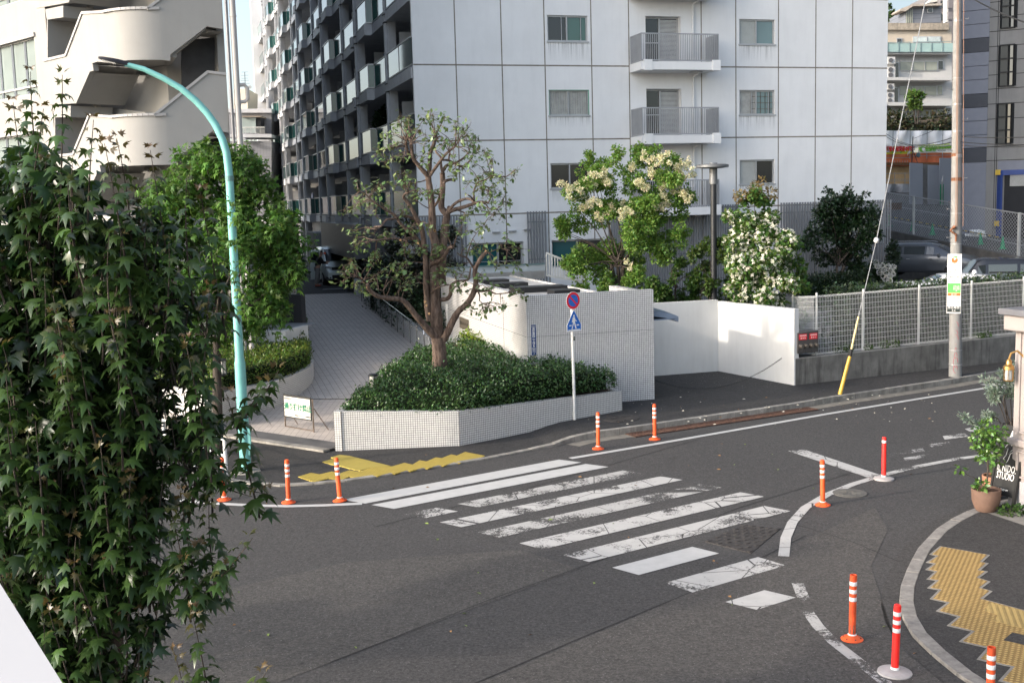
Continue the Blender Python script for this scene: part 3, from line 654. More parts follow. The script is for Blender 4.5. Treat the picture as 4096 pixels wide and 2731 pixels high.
# expansion joint lines on the tiles
m = MB(); m.box(up_(WB_+AX*TWL/2-BX*.001, 1.95), (TWL, .006, .012), AX, BX); m.box(up_(WB_-AX*.001+BX*4.75, 1.95), (.006, 9.4, .012), AX, BX)
m.box(up_(WB_-AX*.001+BX*2.1, 1.4), (.006, .012, 2.9), AX, BX); m.build('tile_joint', M_SEAM, ts)
M_ROOF = mat('roof_sheet', (.50, .49, .47), .4, .5, .3, var=.15, scale=1.5, grime=.4)
rows = []
nr = 26
for i in range(nr*4+1):
    f = i/(nr*4); s = .22+f*9.3; zz_ = 2.80+.05*(1 if (i % 4) in (1, 2) else 0)
    wr = 2.0 if s > .5 else 3.1
    rows.append([up_(WB_+AX*.2+BX*s, zz_), up_(WB_+AX*(.2+2.15)+BX*s, zz_)])
MB().sheet(rows).build('roof', M_ROOF, ts)
for k, (s, u0, u1) in enumerate(((1.2, .85, 1.55), (2.75, .25, 1.75), (4.6, .2, 1.2), (6.2, .3, 1.1))):
    sk = MB().box(up_(WB_+AX*(.2+(u0+u1)/2)+BX*s, 2.93), (u1-u0, .62, .14), AX, BX).build('roof_light', mat('black_frame', (.012, .012, .013), .45, .5, var=.2), ts)
# ridge upstand along the back right edge
MB().box(up_(WB_+AX*2.40+BX*5.0, 2.80), (.08, 9.0, .16), AX, BX).build('roof_edge', M_COPING, ts)
# blue-grey canopy on the right end of the wall
M_CANOPY = mat('canopy_grey', (.20, .25, .33), .35, .5, .2, var=.08)
cp = thing('door_canopy', 'small blue-grey canopy jutting from the right end of the tiled wall', 'canopy', (0, 0, 0))
ca, cb = WA_f+BX*.18+AX*.002, WA_f+BX*1.1+AX*.002
rowsC = []
for f in np.linspace(0, 1, 9):
    u = f*.78; zz_ = 2.36-.16*(f**1.6); th = .22*(1-f)+.09
    if f == 1: zz_ -= .02
    rowsC.append([up_(ca+AX*u, zz_-th*.0-.10), up_(ca+AX*u, zz_+.04), up_(cb+AX*u, zz_+.10), up_(cb+AX*u, zz_-.10)])
m = MB(); m.sheet([r+[r[0]] for r in rowsC]); m.add(rowsC[-1], [(0, 1, 2, 3)]); m.build('hood', M_CANOPY, cp, smooth=50)
MB().box(up_(ca+AX*.40+BX*.45, 2.17), (.74, .9, .03), AX, BX).build('soffit', M_CANOPY, cp)
# blue address plate and name plate
pl = thing('address_plate', 'narrow blue vertical address plate with white characters on the tiled wall', 'address plate', (0, 0, 0))
def onfront(x, y): return PL(x, y, WB_-BX*.004, BX)
pa, pb = onfront(1219.5, 746), onfront(1233, 815)
uu, zt, zb = (pa-WB_).dot(AX), pa.z, pb.z; wv_ = .125
def pf(u, z, d=0): return WB_+AX*u+Vector((0, 0, z))-BX*(.003+d)
uc = uu+wv_/2
M_PLATE = mat('plate_blue', (.012, .045, .16), .4, .4, var=.1)
MB().prism([pf(uc-wv_/2, zb), pf(uc+wv_/2, zb), pf(uc+wv_/2, zt), pf(uc-wv_/2, zt)], -BX, .006).build('plate', M_PLATE, pl)
Hh = zt-zb
text_mesh('lettering', '渋谷区', M_SGNWHITE, .035, pf(uc, zt-Hh*.06, .008), AX, ZX, pl)
for i, ch in enumerate('恵比寿西二丁目'): text_mesh('character', ch, M_SGNWHITE, .082, pf(uc, zt-Hh*(.145+.077*i), .008), AX, ZX, pl)
text_mesh('character', '6', M_SGNWHITE, .11, pf(uc, zt-Hh*.69, .008), AX, ZX, pl)
text_mesh('lettering', 'Shibuya Ku', M_SGNWHITE, .022, pf(uc, zt-Hh*.765, .008), AX, ZX, pl)
text_mesh('lettering', 'EBISU\nNISHI', M_SGNWHITE, .034, pf(uc, zt-Hh*.83, .008), AX, ZX, pl)
text_mesh('lettering', '2 chome', M_SGNWHITE, .026, pf(uc, zt-Hh*.90, .008), AX, ZX, pl)
text_mesh('character', '6', M_SGNWHITE, .05, pf(uc, zt-Hh*.95, .008), AX, ZX, pl)
npl = thing('name_plate', 'bronze name plate fixed on the sunlit side of the tiled wall', 'name plate', (0, 0, 0))
M_BRONZE = mat('bronze', (.15, .13, .10), .5, .5, .6, var=.25, scale=10)
na = PL(1056, 731, WB_-AX*.004, AX); nb = PL(1077, 747, WB_-AX*.004, AX)
s0, s1 = (na-WB_).dot(BX), (nb-WB_).dot(BX); zc = 1.67
def ps(s, z, d=0): return WB_+BX*s+Vector((0, 0, z))-AX*(.003+d)
MB().prism([ps(s0, zc-.17), ps(s1, zc-.17), ps(s1, zc+.17), ps(s0, zc+.17)], -AX, .015).build('plate', M_BRONZE, npl)
text_mesh('lettering', '恵比寿スカイハイツ', mat('bronze_dark', (.04, .035, .03), .5, metal=.4), abs(s0-s1)/9.5, ps((s0+s1)/2, zc, .018), -BX, ZX, npl)
MB().prism([ps(8.85, 1.25), ps(8.6, 1.25), ps(8.6, 2.1), ps(8.85, 2.1)], -AX, .01).build('notice_board', M_SGNWHITE, ts)

# ------------------------------------------------ tiled planter in front of it
pt_ = thing('tiled_planter', 'low white-tiled planter wall at the corner under the dark shrubs', 'planter', (0, 0, 0))
A_, B_, C_ = GP(770, 1034, .03), GP(1056, 1020, .05), GP(1429, 943, .12)
D_ = C_+BX*.9; E_ = A_+Vector((1.0, 10.2, 0))
zA, zB, zC = AY(770, 945, A_.y).z, AY(1056, 944, B_.y).z, AY(1429, 898, C_.y).z
def wallseg(mb, a, b, za, zb, inn, th=.16, z0=-.03):
    t = (b-a).normalized(); n = Vector((-t.y, t.x, 0))*inn
    P = [up_(a, z0), up_(b, z0), up_(b, zb), up_(a, za)]; Q = [p+n*th for p in P]
    mb.add(P+Q, [(0, 1, 2, 3), (7, 6, 5, 4), (3, 2, 6, 7), (0, 3, 7, 4), (1, 5, 6, 2)])
m = MB(); wallseg(m, A_, B_, zA, zB, 1); m.build('front_wall', M_TILEW, pt_)
m = MB(); wallseg(m, B_, C_, zB, zC, 1); m.build('slanted_wall', M_TILEW, pt_)
m = MB(); wallseg(m, C_, D_, zC, zC, 1); m.build('end_wall', M_TILEW, pt_)
m = MB(); wallseg(m, E_, A_, rampz(34.5)+.12, zA, 1); m.build('ramp_side_wall', M_TILEW, pt_)
M_SOIL = mat('soil', (.06, .035, .025), .95, var=.5, scale=14, bumps=(30, .8))
F_ = WB_+BX*8.0
MB().add([up_(A_+Vector((.1, .1, 0)), zA-.06), up_(B_+Vector((0, .1, 0)), zB-.06), up_(C_+Vector((-.1, .1, 0)), zC-.06), up_(D_, zC-.03), up_(WB_+AX*1.5, .85), up_(WB_, .9), up_(F_, .95), up_(E_+Vector((.1, 0, 0)), .62)], [tuple(range(8))]).build('soil', M_SOIL, pt_)
# retaining wall with handrail up the right side of the ramp
rw_ = thing('ramp_wall', 'low tiled wall climbing along the right side of the ramp', 'wall', (0, 0, 0))
RP = Vector((-2.62, 35.3, 0)); m = MB(); a, b = RP, RP+BX*12.8
t_ = (b-a).normalized(); m.add([up_(a, .3), up_(b, 1.1), up_(b, 1.85), up_(a, 1.12), up_(a+AX*.25, .3), up_(b+AX*.25, 1.1), up_(b+AX*.25, 1.85), up_(a+AX*.25, 1.12)], [(0, 1, 2, 3), (4, 5, 6, 7), (3, 2, 6, 7), (0, 3, 7, 4), (1, 2, 6, 5)])
m.build('wall', M_TILE, rw_)
m = MB(); a2 = RP+AX*.0; m.add([up_(a2, .3), up_(a2+AX*1.0, .3), up_(a2+AX*1.0, 1.2), up_(a2, 1.12)], [(0, 1, 2, 3)]); m.build('wall_end', M_TILEW, rw_)
M_STEEL = mat('stainless', (.42, .42, .42), .22, .5, .9, var=.1)
hr = thing('handrail', 'stainless steel handrail on thin posts climbing beside the ramp', 'handrail', (0, 0, 0))
HP0 = Vector((-2.79, 35.5, 0)); npst = 12
tops = []
for i in range(npst):
    s = 12.6*(i/(npst-1))**1.0; p = HP0+BX*s; zb_ = rampz(p.y); MB().tube([up_(p, zb_), up_(p, zb_+.78)], .019, 8).build('post', M_STEEL, hr, smooth=True); tops.append(up_(p, zb_+.80))
e = tops[-1]; MB().tube([tops[0]+Vector((.0, -.03, -.12)), tops[0], e, e+AX*2.1+BX*3.2+Vector((0, 0, .55)), e+AX*2.6+BX*3.2+Vector((0, 0, .57))], .024, 8).build('rail', M_STEEL, hr, smooth=True)
# tile block planter at the head of the ramp, and garden lights
m = MB(); bl0 = AY(683, 690, 47.3); m.box(up_(bl0-AX*1.1+BX*.6, 1.55), (2.2, 1.2, 1.3), AX, BX); tb_ = m.build('tiled_block', M_TILE); tag(tb_, 'square tiled block at the left head of the ramp', 'planter')
tb2 = MB().box(Vector((-6.1, 50.6, 1.7)), (1.9, .3, .8), AX, BX).build('tiled_block', M_TILE); tag(tb2, 'low tiled wall carrying the dark railing before the minivan', 'wall')
rl = thing('railing', 'dark metal railing in front of the parked minivan', 'railing', (0, 0, 0))
M_DKMETAL = mat('dark_metal', (.035, .037, .04), .4, .5, .5, var=.2)
rs_ = [Vector((-7.65, 51.6, 0)), Vector((-6.3, 50.4, 0)), Vector((-5.3, 50.6, 0))]
m = MB(); 
for a, b in zip(rs_[:-1], rs_[1:]):
    n_ = 7
    for i in range(n_): p = a.lerp(b, i/n_); MB().bar(up_(p, 1.45), up_(p, 2.55), .03).build('baluster', M_DKMETAL, rl)
MB().tube([up_(rs_[0], 2.55), up_(rs_[1], 2.75), up_(rs_[2], 2.8)], .03, 8).build('rail', M_DKMETAL, rl)
M_LITE = mat('frosted_lamp', (.50, .49, .45), .5, .3, var=.05)
def garden_light(px, py, Y, label, hgt=.42):
    p = AY(px, py, Y); t = thing('garden_light', label, 'garden light', p, 0, 'garden lights along the ramp')
    MB().lathe(p, [(.09, 0), (.09, hgt-.05)], 14).build('diffuser', M_LITE, t, smooth=True)
    m = MB(); m.lathe(p+Vector((0, 0, hgt-.05)), [(.115, 0), (.115, .035), (.09, .05)], 14); m.lathe(p-Vector((0, 0, .05)), [(.105, 0), (.105, .05)], 14)
    for k in range(4): m.bar(p+Vector((.1*math.cos(k*PI/2+.4), .1*math.sin(k*PI/2+.4), -.03)), p+Vector((.1*math.cos(k*PI/2+.4), .1*math.sin(k*PI/2+.4), hgt-.03)), .014)
    m.build('cage', M_DKMETAL, t)
garden_light(858.5, 898, 26.6, 'grey lantern light at the left edge of the dark planter shrubs', .42)
garden_light(511, 857, 27.6, 'square lantern light in the clipped hedge left of the teal pole', .36)
garden_light(656, 727, 41.5, 'lantern light beside the ramp behind the clipped hedge', .46)
garden_light(928, 633, 47.5, 'small pale light in the planting beyond the handrail', .42)
# ------------------------------------------------ stand-up notice board on the landing
nb_ = thing('notice_stand', 'white notice board with green characters on a steel stand', 'sign', (0, 0, 0))
L0, R0 = GP(656, 981, .05), GP(721, 992, .06)
tr_ = (R0-L0).normalized(); tn_ = Vector((tr_.y, -tr_.x, 0)); TW = (R0-L0).length
zt1 = AY(650, 906, L0.y).z; zt2 = AY(718, 917, R0.y).z; hN = .56
M_STEELB = mat('stand_steel', (.20, .16, .13), .3, .5, .8, var=.4, scale=6)
for nm, p, zz_ in (('a', L0, zt1), ('b', R0, zt2)):
    MB().tube([p, up_(p, zz_)], .017, 8).build('leg', M_STEELB, nb_)
    MB().tube([up_(p-tn_*.03, .62), p-tn_*.36+tr_*(.1 if nm == 'b' else .02)], .012, 8).build('back_leg', M_STEELB, nb_)
MB().bar(L0+Vector((0, 0, .03)), R0+Vector((0, 0, .03)), .02).build('stretcher', M_STEELB, nb_)
zt = (zt1+zt2)/2-.02; pc = (L0+R0)/2
def pn(u, z, d=0): return pc+tr_*u+Vector((0, 0, z))+tn_*(.018+d)
MB().prism([pn(-TW/2+.02, zt-hN), pn(TW/2-.02, zt-hN), pn(TW/2-.02, zt), pn(-TW/2+.02, zt)], tn_, .02).build('frame', M_BLACK, nb_)
fc = MB().prism([pn(-TW/2+.05, zt-hN+.03, .02), pn(TW/2-.05, zt-hN+.03, .02), pn(TW/2-.05, zt-.05, .02), pn(-TW/2+.05, zt-.05, .02)], tn_, .003).build('board', mat('cream_board', (.50, .485, .44), .5, var=.04), nb_)
M_GREENT = mat('green_letter', (.0, .13, .065), .5); M_GREYT = mat('grey_letter', (.10, .10, .10), .5)
text_mesh('lettering', '通り抜け禁止', M_GREENT, .172, pn(.03, zt-hN*.52, .026), tr_, ZX, fc, bold=.006)
text_mesh('lettering', '居住者以外の', M_GREYT, .05, pn(-.36, zt-hN*.17, .026), tr_, ZX, fc)
text_mesh('lettering', '恵比寿スカイハイツ管理組合', M_GREYT, .045, pn(.20, zt-hN*.86, .026), tr_, ZX, fc)
# ================================================================== WHITE WALL, CONCRETE WALL, MESH FENCE, UTILITY POLE
M_WHITEWALL = mat('white_render', (.60, .595, .575), .8, .25, var=.05, scale=1.2, grime=.12)
ww = thing('white_wall', 'smooth white rendered wall folded round the small driveway', 'wall', (0, 0, 0))
c0, c1, c2 = GP(1824, 887, .10), GP(1650, 858, .05), GP(1500, 865, .02)
WH = 2.22
d01 = (c1-c0).normalized(); n01 = Vector((-d01.y, d01.x, 0))
c1 = Vector((c1.x, c1.y, 0)); c2v = c1-AX*4.2
def flatwall(a, b, z0, z1, n, th, nm, par, mtl):
    return MB().prism([up_(a, z0), up_(b, z0), up_(b, z1), up_(a, z1)], n, th).build(nm, mtl, par)
flatwall(c0, c1, -.05, WH, Vector((d01.y, -d01.x, 0)) if Vector((d01.y, -d01.x, 0)).x > 0 else Vector((-d01.y, d01.x, 0)), .16, 'side_wall', ww, M_WHITEWALL)
flatwall(c1-AX*.002, c2v, -.05, WH+.04, BX, .16, 'back_wall', ww, M_WHITEWALL)
MB().add([Vector((WA_f.x+.05, WA_f.y+.1, .105)), up_(c0, .125), up_(c1, .06), up_(c2v, .05)], [(0, 1, 2, 3)]).build('driveway', asphalt('asphalt_drive', (.036, .034, .033), (.05, .047, .045), .25), kind='structure')
# fallen petals and leaves lying on the driveway and pavement
lt = MB()
for k in range(420):
    if k < 330: u, v = random.random()**.6, random.random()**1.2; p = up_(c0, 0).lerp(c1, u).lerp(WA_f.lerp(c2v, u), v*.85); p = Vector((p.x, p.y, .118))
    else: p = GP(random.uniform(1350, 2150), random.uniform(905, 975), .15)
    a = random.uniform(0, 6.28); s = random.uniform(.02, .045); d = Vector((math.cos(a), math.sin(a), 0)); e = Vector((-d.y, d.x, 0))
    lt.add([p-d*s, p+e*s*.5+Vector((0, 0, .012)), p+d*s, p-e*s*.5], [(0, 1, 2, 3)], m=0 if random.random() < .75 else 1)
tag(lt.build('fallen_petals', [mat('petal', (.62, .58, .48), .7, var=.2), mat('dry_leaf', (.22, .12, .05), .8, var=.4)]), 'white petals and dry leaves scattered over the dark driveway and pavement', 'petals', kind='stuff')
lf = MB()
for k in range(46):
    p = GP(random.uniform(500, 2200), random.uniform(1000, 1500), .012); a = random.uniform(0, 6.28); s = random.uniform(.02, .05); d = Vector((math.cos(a), math.sin(a), 0)); e = Vector((-d.y, d.x, 0))
    lf.add([p-d*s, p+e*s*.5+Vector((0, 0, .014)), p+d*s, p-e*s*.5], [(0, 1, 2, 3)], m=random.randrange(2))
tag(lf.build('fallen_leaves', [mat('green_leaf_litter', (.16, .22, .05), .7, var=.3), MATS['dry_leaf']]), 'few small green and brown leaves lying on the road', 'leaves', kind='stuff')
# chain across the driveway
m = MB(); ca_, cb_ = PL(1800, 822, c0, n01)-Vector((.05, 0, 0)), WA_f+AX*.05+BX*.6+Vector((0, 0, .62))
pts = [ca_.lerp(cb_, f)-Vector((0, 0, .55*(1-(2*f-1)**2))) for f in np.linspace(0, 1, 90)]
for i in range(0, 89):
    a, b = pts[i], pts[i+1]; t_ = (b-a).normalized(); s_ = (t_.cross(ZX).normalized() if i % 2 else t_.cross(t_.cross(ZX)).normalized())*.013
    m.bar(a+s_, b+s_, .008); m.bar(a-s_, b-s_, .008)
tag(m.build('chain', M_DKMETAL), 'dark chain sagging across the small driveway', 'chain')
# concrete wall
cw = thing('concrete_wall', 'low stained concrete wall under the white mesh fence', 'wall', (0, 0, 0))
M_STAIN = mat('stained_concrete', (.155, .15, .14), .9, .2, var=.28, scale=2.5, grime=1.0, grimecol=(.035, .033, .03), bumps=(18, .4))
k0, k1 = GP(1827, 885, .12), GP(2325, 829, .13); kd = (k1-k0).normalized(); kn = Vector((-kd.y, kd.x, 0))
K1 = k0+kd*14
MB().prism([up_(k0, 0), up_(K1, 0), up_(K1, .92), up_(k0, .84)], kn, .25).build('wall', M_STAIN, cw)
MB().prism([up_(k0, .84), up_(K1, .92), up_(K1, .945), up_(k0, .865)], kn, .26).build('coping', mat('old_concrete', (.27, .26, .24), .9, var=.25, grime=.7), cw)
def zk(s): return .865+.08*s/14
# mesh fence on it
M_MESH = mat('white_mesh', (.66, .66, .65), .4, .5, .2, var=.08)
def mesh_fence(name, label, base, d, L, zf, H, posts, vs_=.055, hs=.145):
    t = thing(name, label, 'fence', base); m = MB(); r = .0042
    for k in range(int(L/vs_)+1):
        s = k*vs_; p = base+d*s; m.bar(up_(p, zf(s)+.04), up_(p, zf(s)+H-.05), r*1.5)
    k = 0; z = .04
    while z < H-.02:
        m.bar(up_(base, zf(0)+z), up_(base+d*L, zf(L)+z), r*2.0); z += hs; k += 1
    m.build('mesh_panel', M_MESH, t)
    n = Vector((-d.y, d.x, 0))
    for zz_ in (H-.03, .05):
        mm = MB()
        for s in np.arange(0, L, vs_):
            p = base+d*s; c = up_(p, zf(s)+zz_); mm.tube([c+n*.03*math.cos(a)+Vector((0, 0, .03*math.sin(a))) for a in np.linspace(0, 2*PI, 7)], .0045, 4, cap=False)
        mm.build('rolled_edge', M_MESH, t)
    for s in posts:
        p = base+d*s+n*.05; MB().lathe(up_(p, zf(s)-.3), [(.032, 0), (.032, H+.33), (.036, H+.34), (.03, H+.37)], 12).build('post', M_WHITEP, t, smooth=True)
    return t
fb = k0+kd*.72+kn*.12
post_px = [1878, 1985, 2113, 2233]
def s_of(px): q = PL(px, 740, fb, kn); return (q-fb).dot(kd)
FH = AY(1878, 679, fb.y).z-zk(0)
mesh_fence('mesh_fence', 'white wire mesh fence along the street above the concrete wall', fb, kd, 11.5, zk, FH, [s_of(x) for x in post_px]+[s_of(2233)+2.1, s_of(2233)+4.2])
r1 = AY(1785, 700, 34.2); r1.z = 0; fd = (Vector((r1.x, r1.y, 0))-Vector((fb.x, fb.y, 0))); fL = fd.length; fd.normalize()
mesh_fence('mesh_fence', 'short return of white mesh fence half hidden behind the white-flowered tree', Vector((fb.x, fb.y, 0)), fd, fL, lambda s: zk(0)+(AY(1785, 682, 34.2).z-zk(0)-FH)*s/fL, FH, [fL*.5, fL])
# red standpipe inlet box
M_STEELBOX = mat('inlet_box', (.12, .11, .105), .4, .5, .6, var=.15)
ib = thing('fire_inlet_box', 'grey steel fire hose inlet box with red plates at the wall end', 'fire inlet', (0, 0, 0))
i0 = k0+kd*.05-kn*.03
def pi(u, z, d=0): return i0+kd*u+Vector((0, 0, z))-kn*d
MB().prism([pi(0, .87), pi(.70, .87), pi(.70, 1.47), pi(0, 1.44)], kn, .35).build('box', M_STEELBOX, ib, bevel=.01)
for u in (.17, .52):
    pp = MB().prism([pi(u-.13, 1.24, .004), pi(u+.13, 1.24, .004), pi(u+.13, 1.40, .004), pi(u-.13, 1.40, .004)], -kn, .006).build('red_plate', M_SGNRED, ib)
    text_mesh('lettering', '連結送水管', M_SGNWHITE, .045, pi(u, 1.355, .012), kd, ZX, pp)
    text_mesh('lettering', '送 水 口', M_SGNWHITE, .05, pi(u, 1.285, .012), kd, ZX, pp)
for u in (.09, .25, .44, .60):
    c = pi(u, 1.07, 0); m = MB(); m.tube([c, c-kn*.05, c-kn*.052, c-kn*.10], [.065, .065, .05, .045], 14); m.build('inlet', mat('inlet_metal', (.16, .14, .12), .45, .5, .7, var=.3), ib, smooth=40)
    MB().tube([c-kn*.06-Vector((0, 0, .05)), c-kn*.07-Vector((.03, 0, .14)), c-kn*.03-Vector((0, 0, .2))], .005, 5).build('cap_chain', M_DKMETAL, ib)
# ------------------------------------------------ utility pole
M_POLE = mat('pole_concrete', (.225, .222, .215), .9, .2, var=.14, scale=5, grime=.35, grimecol=(.2, .18, .16), bumps=(40, .2))
ub = GP(2194, 864, .13); ut = AY(2200, -60, ub.y)
up0 = thing('utility_pole', 'tall concrete utility pole with bands and a narrow advertising board', 'utility pole', ub)
axis = (ut-ub); uL = axis.length; ax_ = axis.normalized()
MB().tube([ub+ax_*uL*f for f in (0, .25, .5, .75, 1)], [.172-.0133*uL*f*.5 for f in (0, .25, .5, .75, 1)], 28).build('shaft', M_POLE, up0, smooth=True)
M_GALV = mat('galvanised', (.34, .34, .34), .5, .5, .6, var=.3, scale=10); M_RUSTBAND = mat('rust_band', (.20, .09, .05), .8, .3, .3, var=.6, scale=14)
def u_at(py): return AY(2195, py, ub.y).z
def band(py, h, mtl, nm='clamp_band'):
    z = u_at(py); p = ub+ax_*(z-ub.z); r = .172-.0133*.5*(z-ub.z)+.006
    return MB().lathe(p-Vector((0, 0, h/2)), [(r, 0), (r, h)], 24).build(nm, mtl, up0)
for py, h, mm in ((48, .06, M_GALV), (180, .02, M_GALV), (240, .04, M_GALV), (302, .04, M_GALV), (356, .09, M_RUSTBAND), (358, .10, M_GALV), (412, .09, M_RUSTBAND), (490, .04, M_GALV), (560, .03, M_GALV), (719, .03, M_GALV), (803, .02, M_GALV), (836, .03, M_GALV)): band(py, h, mm)
for i, py in enumerate((45, 205, 275, 345, 410, 480, 553, 612, 690, 545)):
    z = u_at(py); p = ub+ax_*(z-ub.z); s = -1 if i % 2 else 1; MB().tube([p+Vector((s*.12, -.03, 0)), p+Vector((s*.27, -.05, 0)), p+Vector((s*.275, -.05, .03))], .011, 6).build('step_bolt', M_GALV, up0)
for dx in (-.07, -.04, .10):
    MB().tube([ub+ax_*(u_at(-60)-.1)+Vector((dx, -.15, 0)), ub+ax_*(u_at(300)-.1)+Vector((dx*1.1, -.17, 0)), ub+ax_*(u_at(530))+Vector((dx*1.2, -.175, 0))], .008, 6).build('cable_run', mat('copper_cable', (.30, .17, .11), .6), up0)
MB().tube([ub+ax_*(u_at(530))+Vector((-.1, -.18, 0)), ub+ax_*(u_at(540))+Vector((-.22, -.15, 0)), ub+ax_*(u_at(545))+Vector((-.08, -.2, -.05)), ub+ax_*(u_at(565))+Vector((-.08, -.19, 0))], [.05, .04, .03, .025], 8).build('cable_end', M_RUSTBAND, up0)
# red scribble
m = MB()
for cy_, r_ in ((748, .09), (765, .07), (778, .10), (800, .03), (830, .10), (815, .06), (845, .08)):
    z = u_at(cy_); pts = []
    for a in np.linspace(0, 5.0, 14):
        th = -1.95+.35*math.cos(a)*r_/.1; rr = .172-.0133*.5*(z-ub.z)+.002; pts.append(ub+Vector((rr*math.cos(th), rr*math.sin(th), z-ub.z+r_*1.4*math.sin(a))))
    m.tube(pts, .006, 4)
m.build('red_scribble', mat('red_scrawl', (.36, .05, .07), .8), up0)
ad = thing('pole_advert', 'narrow white advertising board strapped to the utility pole', 'sign board', (0, 0, 0))
azt, azb = u_at(583), u_at(718); tpole = ub+ax_*((azt+azb)/2-ub.z); AR_ = Vector((.90, -.43, 0)).normalized(); AN_ = Vector((AR_.y, -AR_.x, 0))
AN_ = Vector((-.43, -.90, 0)).normalized(); AR_ = Vector((-AN_.y, AN_.x, 0))
wA = .36
def pa_(u, f, d=0): return Vector((tpole.x, tpole.y, azb+(azt-azb)*f))+AN_*(.168+d)+AR_*(u-.03)
def plate(u0, u1, f0, f1, mtl, nm, par, d=0, th=.004): return MB().prism([pa_(u0, f0, d), pa_(u1, f0, d), pa_(u1, f1, d), pa_(u0, f1, d)], AN_, th).build(nm, mtl, par)
brd = plate(-wA/2, wA/2, 0, 1, M_SGNWHITE, 'board', ad, 0, .02)
M_ADGREEN = mat('ad_green', (.10, .42, .09), .5); M_ADOR = mat('ad_orange', (.75, .13, .03), .5); M_ADBLK = mat('ad_dark', (.02, .03, .028), .5)
def disk(u, f, r, mtl, nm, d, sx=1, sy=1): c = pa_(u, f, d); return MB().prism([c+AR_*r*sx*math.cos(a)+ZX*r*sy*math.sin(a) for a in np.linspace(0, 2*PI, 25)[:-1]], AN_, .002).build(nm, mtl, brd)
disk(-.0, .90, .085, M_ADOR, 'fruit_mark', .021); disk(.03, .955, .035, M_ADGREEN, 'leaf_mark', .023, 1.5, .6); disk(-.035, .965, .02, M_ADGREEN, 'leaf_mark', .023, 1, .7)
for r_ in (.022, .038, .054):
    cc_ = pa_(.0, .905, .0245); MB().tube([cc_+AR_*r_*math.cos(a)+ZX*r_*math.sin(a) for a in np.linspace(.6, 2.2, 7)], .006, 4).build('wave_mark', M_SGNWHITE, brd)
disk(0, .905, .011, M_SGNWHITE, 'wave_mark', .0245)
text_mesh('lettering', 'Twidy', M_ADGREEN, .12, pa_(0, .815, .024), AR_, ZX, brd)
text_mesh('lettering', '人が街の', M_ADOR, .06, pa_(0, .735, .024), AR_, ZX, brd); text_mesh('lettering', '買い物代行\nサービス', M_ADGREEN, .058, pa_(0, .675, .024), AR_, ZX, brd)
text_mesh('lettering', '玄関までお届け', M_ADBLK, .045, pa_(0, .615, .024), AR_, ZX, brd); text_mesh('lettering', '対応店舗', M_ADBLK, .04, pa_(-.06, .55, .024), AR_, ZX, brd)
gr = plate(-wA/2+.012, wA/2-.012, .345, .51, M_ADGREEN, 'green_panel', brd, .0205); text_mesh('lettering', '代官山町\n恵比寿西\n恵比寿南\n東', M_SGNWHITE, .042, pa_(.06, .42, .026), AR_, ZX, gr)
orp = plate(-wA/2+.012, wA/2-.012, .295, .342, M_ADOR, 'orange_panel', brd, .0205); text_mesh('lettering', '品川区', M_SGNWHITE, .05, pa_(0, .32, .026), AR_, ZX, orp)
text_mesh('lettering', 'お買い物\nはコチラ', M_ADBLK, .052, pa_(.03, .245, .024), AR_, ZX, brd); text_mesh('lettering', '検索', M_ADBLK, .04, pa_(.12, .19, .024), AR_, ZX, brd)
dk = plate(-wA/2+.01, wA/2-.01, .02, .12, M_ADBLK, 'address_panel', brd, .0205); text_mesh('lettering', '恵比寿西\n2-6', M_SGNWHITE, .075, pa_(0, .072, .026), AR_, ZX, dk)
# guy wire and its yellow guard
gy = thing('guy_wire', 'slanting steel guy wire with a yellow guard sleeve at its foot', 'guy wire', (0, 0, 0))
gb = GP(1929, 906, .13); GY0 = gb.y
def gyp(x, y, f): return AY(x, y, GY0+(ub.y-GY0)*f)
w0, w1, w2, w3 = gb, gyp(1952, 818, .06), gyp(1972, 727, .1), gyp(2120, 0, .6)
MB().tube([w0, w1], [.052, .045], 12).build('lower_sleeve', mat('yellow_sleeve', (.62, .38, .05), .4, .5, var=.12, grime=.2), gy, smooth=True)
MB().tube([w1, w1.lerp(w2, .18)], [.052, .040], 10).build('collar', M_BLACK, gy)
MB().tube([w1.lerp(w2, .16), w2], .028, 10).build('upper_sleeve', mat('pale_yellow_sleeve', (.55, .45, .22), .4, .5, var=.15), gy, smooth=True)
wi = gyp(2013, 552, .22); top_w = w2+(wi-w2)*((u_at(-120)-w2.z)/(wi.z-w2.z))
MB().tube([w2, wi, gyp(2060, 322, .38), gyp(2105, 105, .53), gyp(2128, -12, .6)], .012, 6).build('wire', M_GALV, gy)
m = MB(); m.lathe(wi-Vector((0, 0, .07)), [(.03, 0), (.065, .04), (.07, .07), (.065, .10), (.03, .14)], 12); m.build('insulator', M_WHITEP, gy, smooth=True)
# ------------------------------------------------ white guard rail half hidden in the leaves
gr_ = thing('guard_rail', 'white pipe guard rail beside the teal lamp post, seen through leaves', 'guard rail', (0, 0, 0))
gA, gB = GP(521, 1105, .02), GP(380, 1050, .02)
for p in (gA, gA.lerp(gB, .5), gB): MB().tube([p, p+Vector((0, 0, .85))], .036, 10).build('post', M_WHITEP, gr_, smooth=True)
for z in (.83, .5): MB().tube([gA+Vector((0, 0, z)), gB+Vector((0, 0, z))], .026, 10).build('rail', M_WHITEP, gr_, smooth=True)
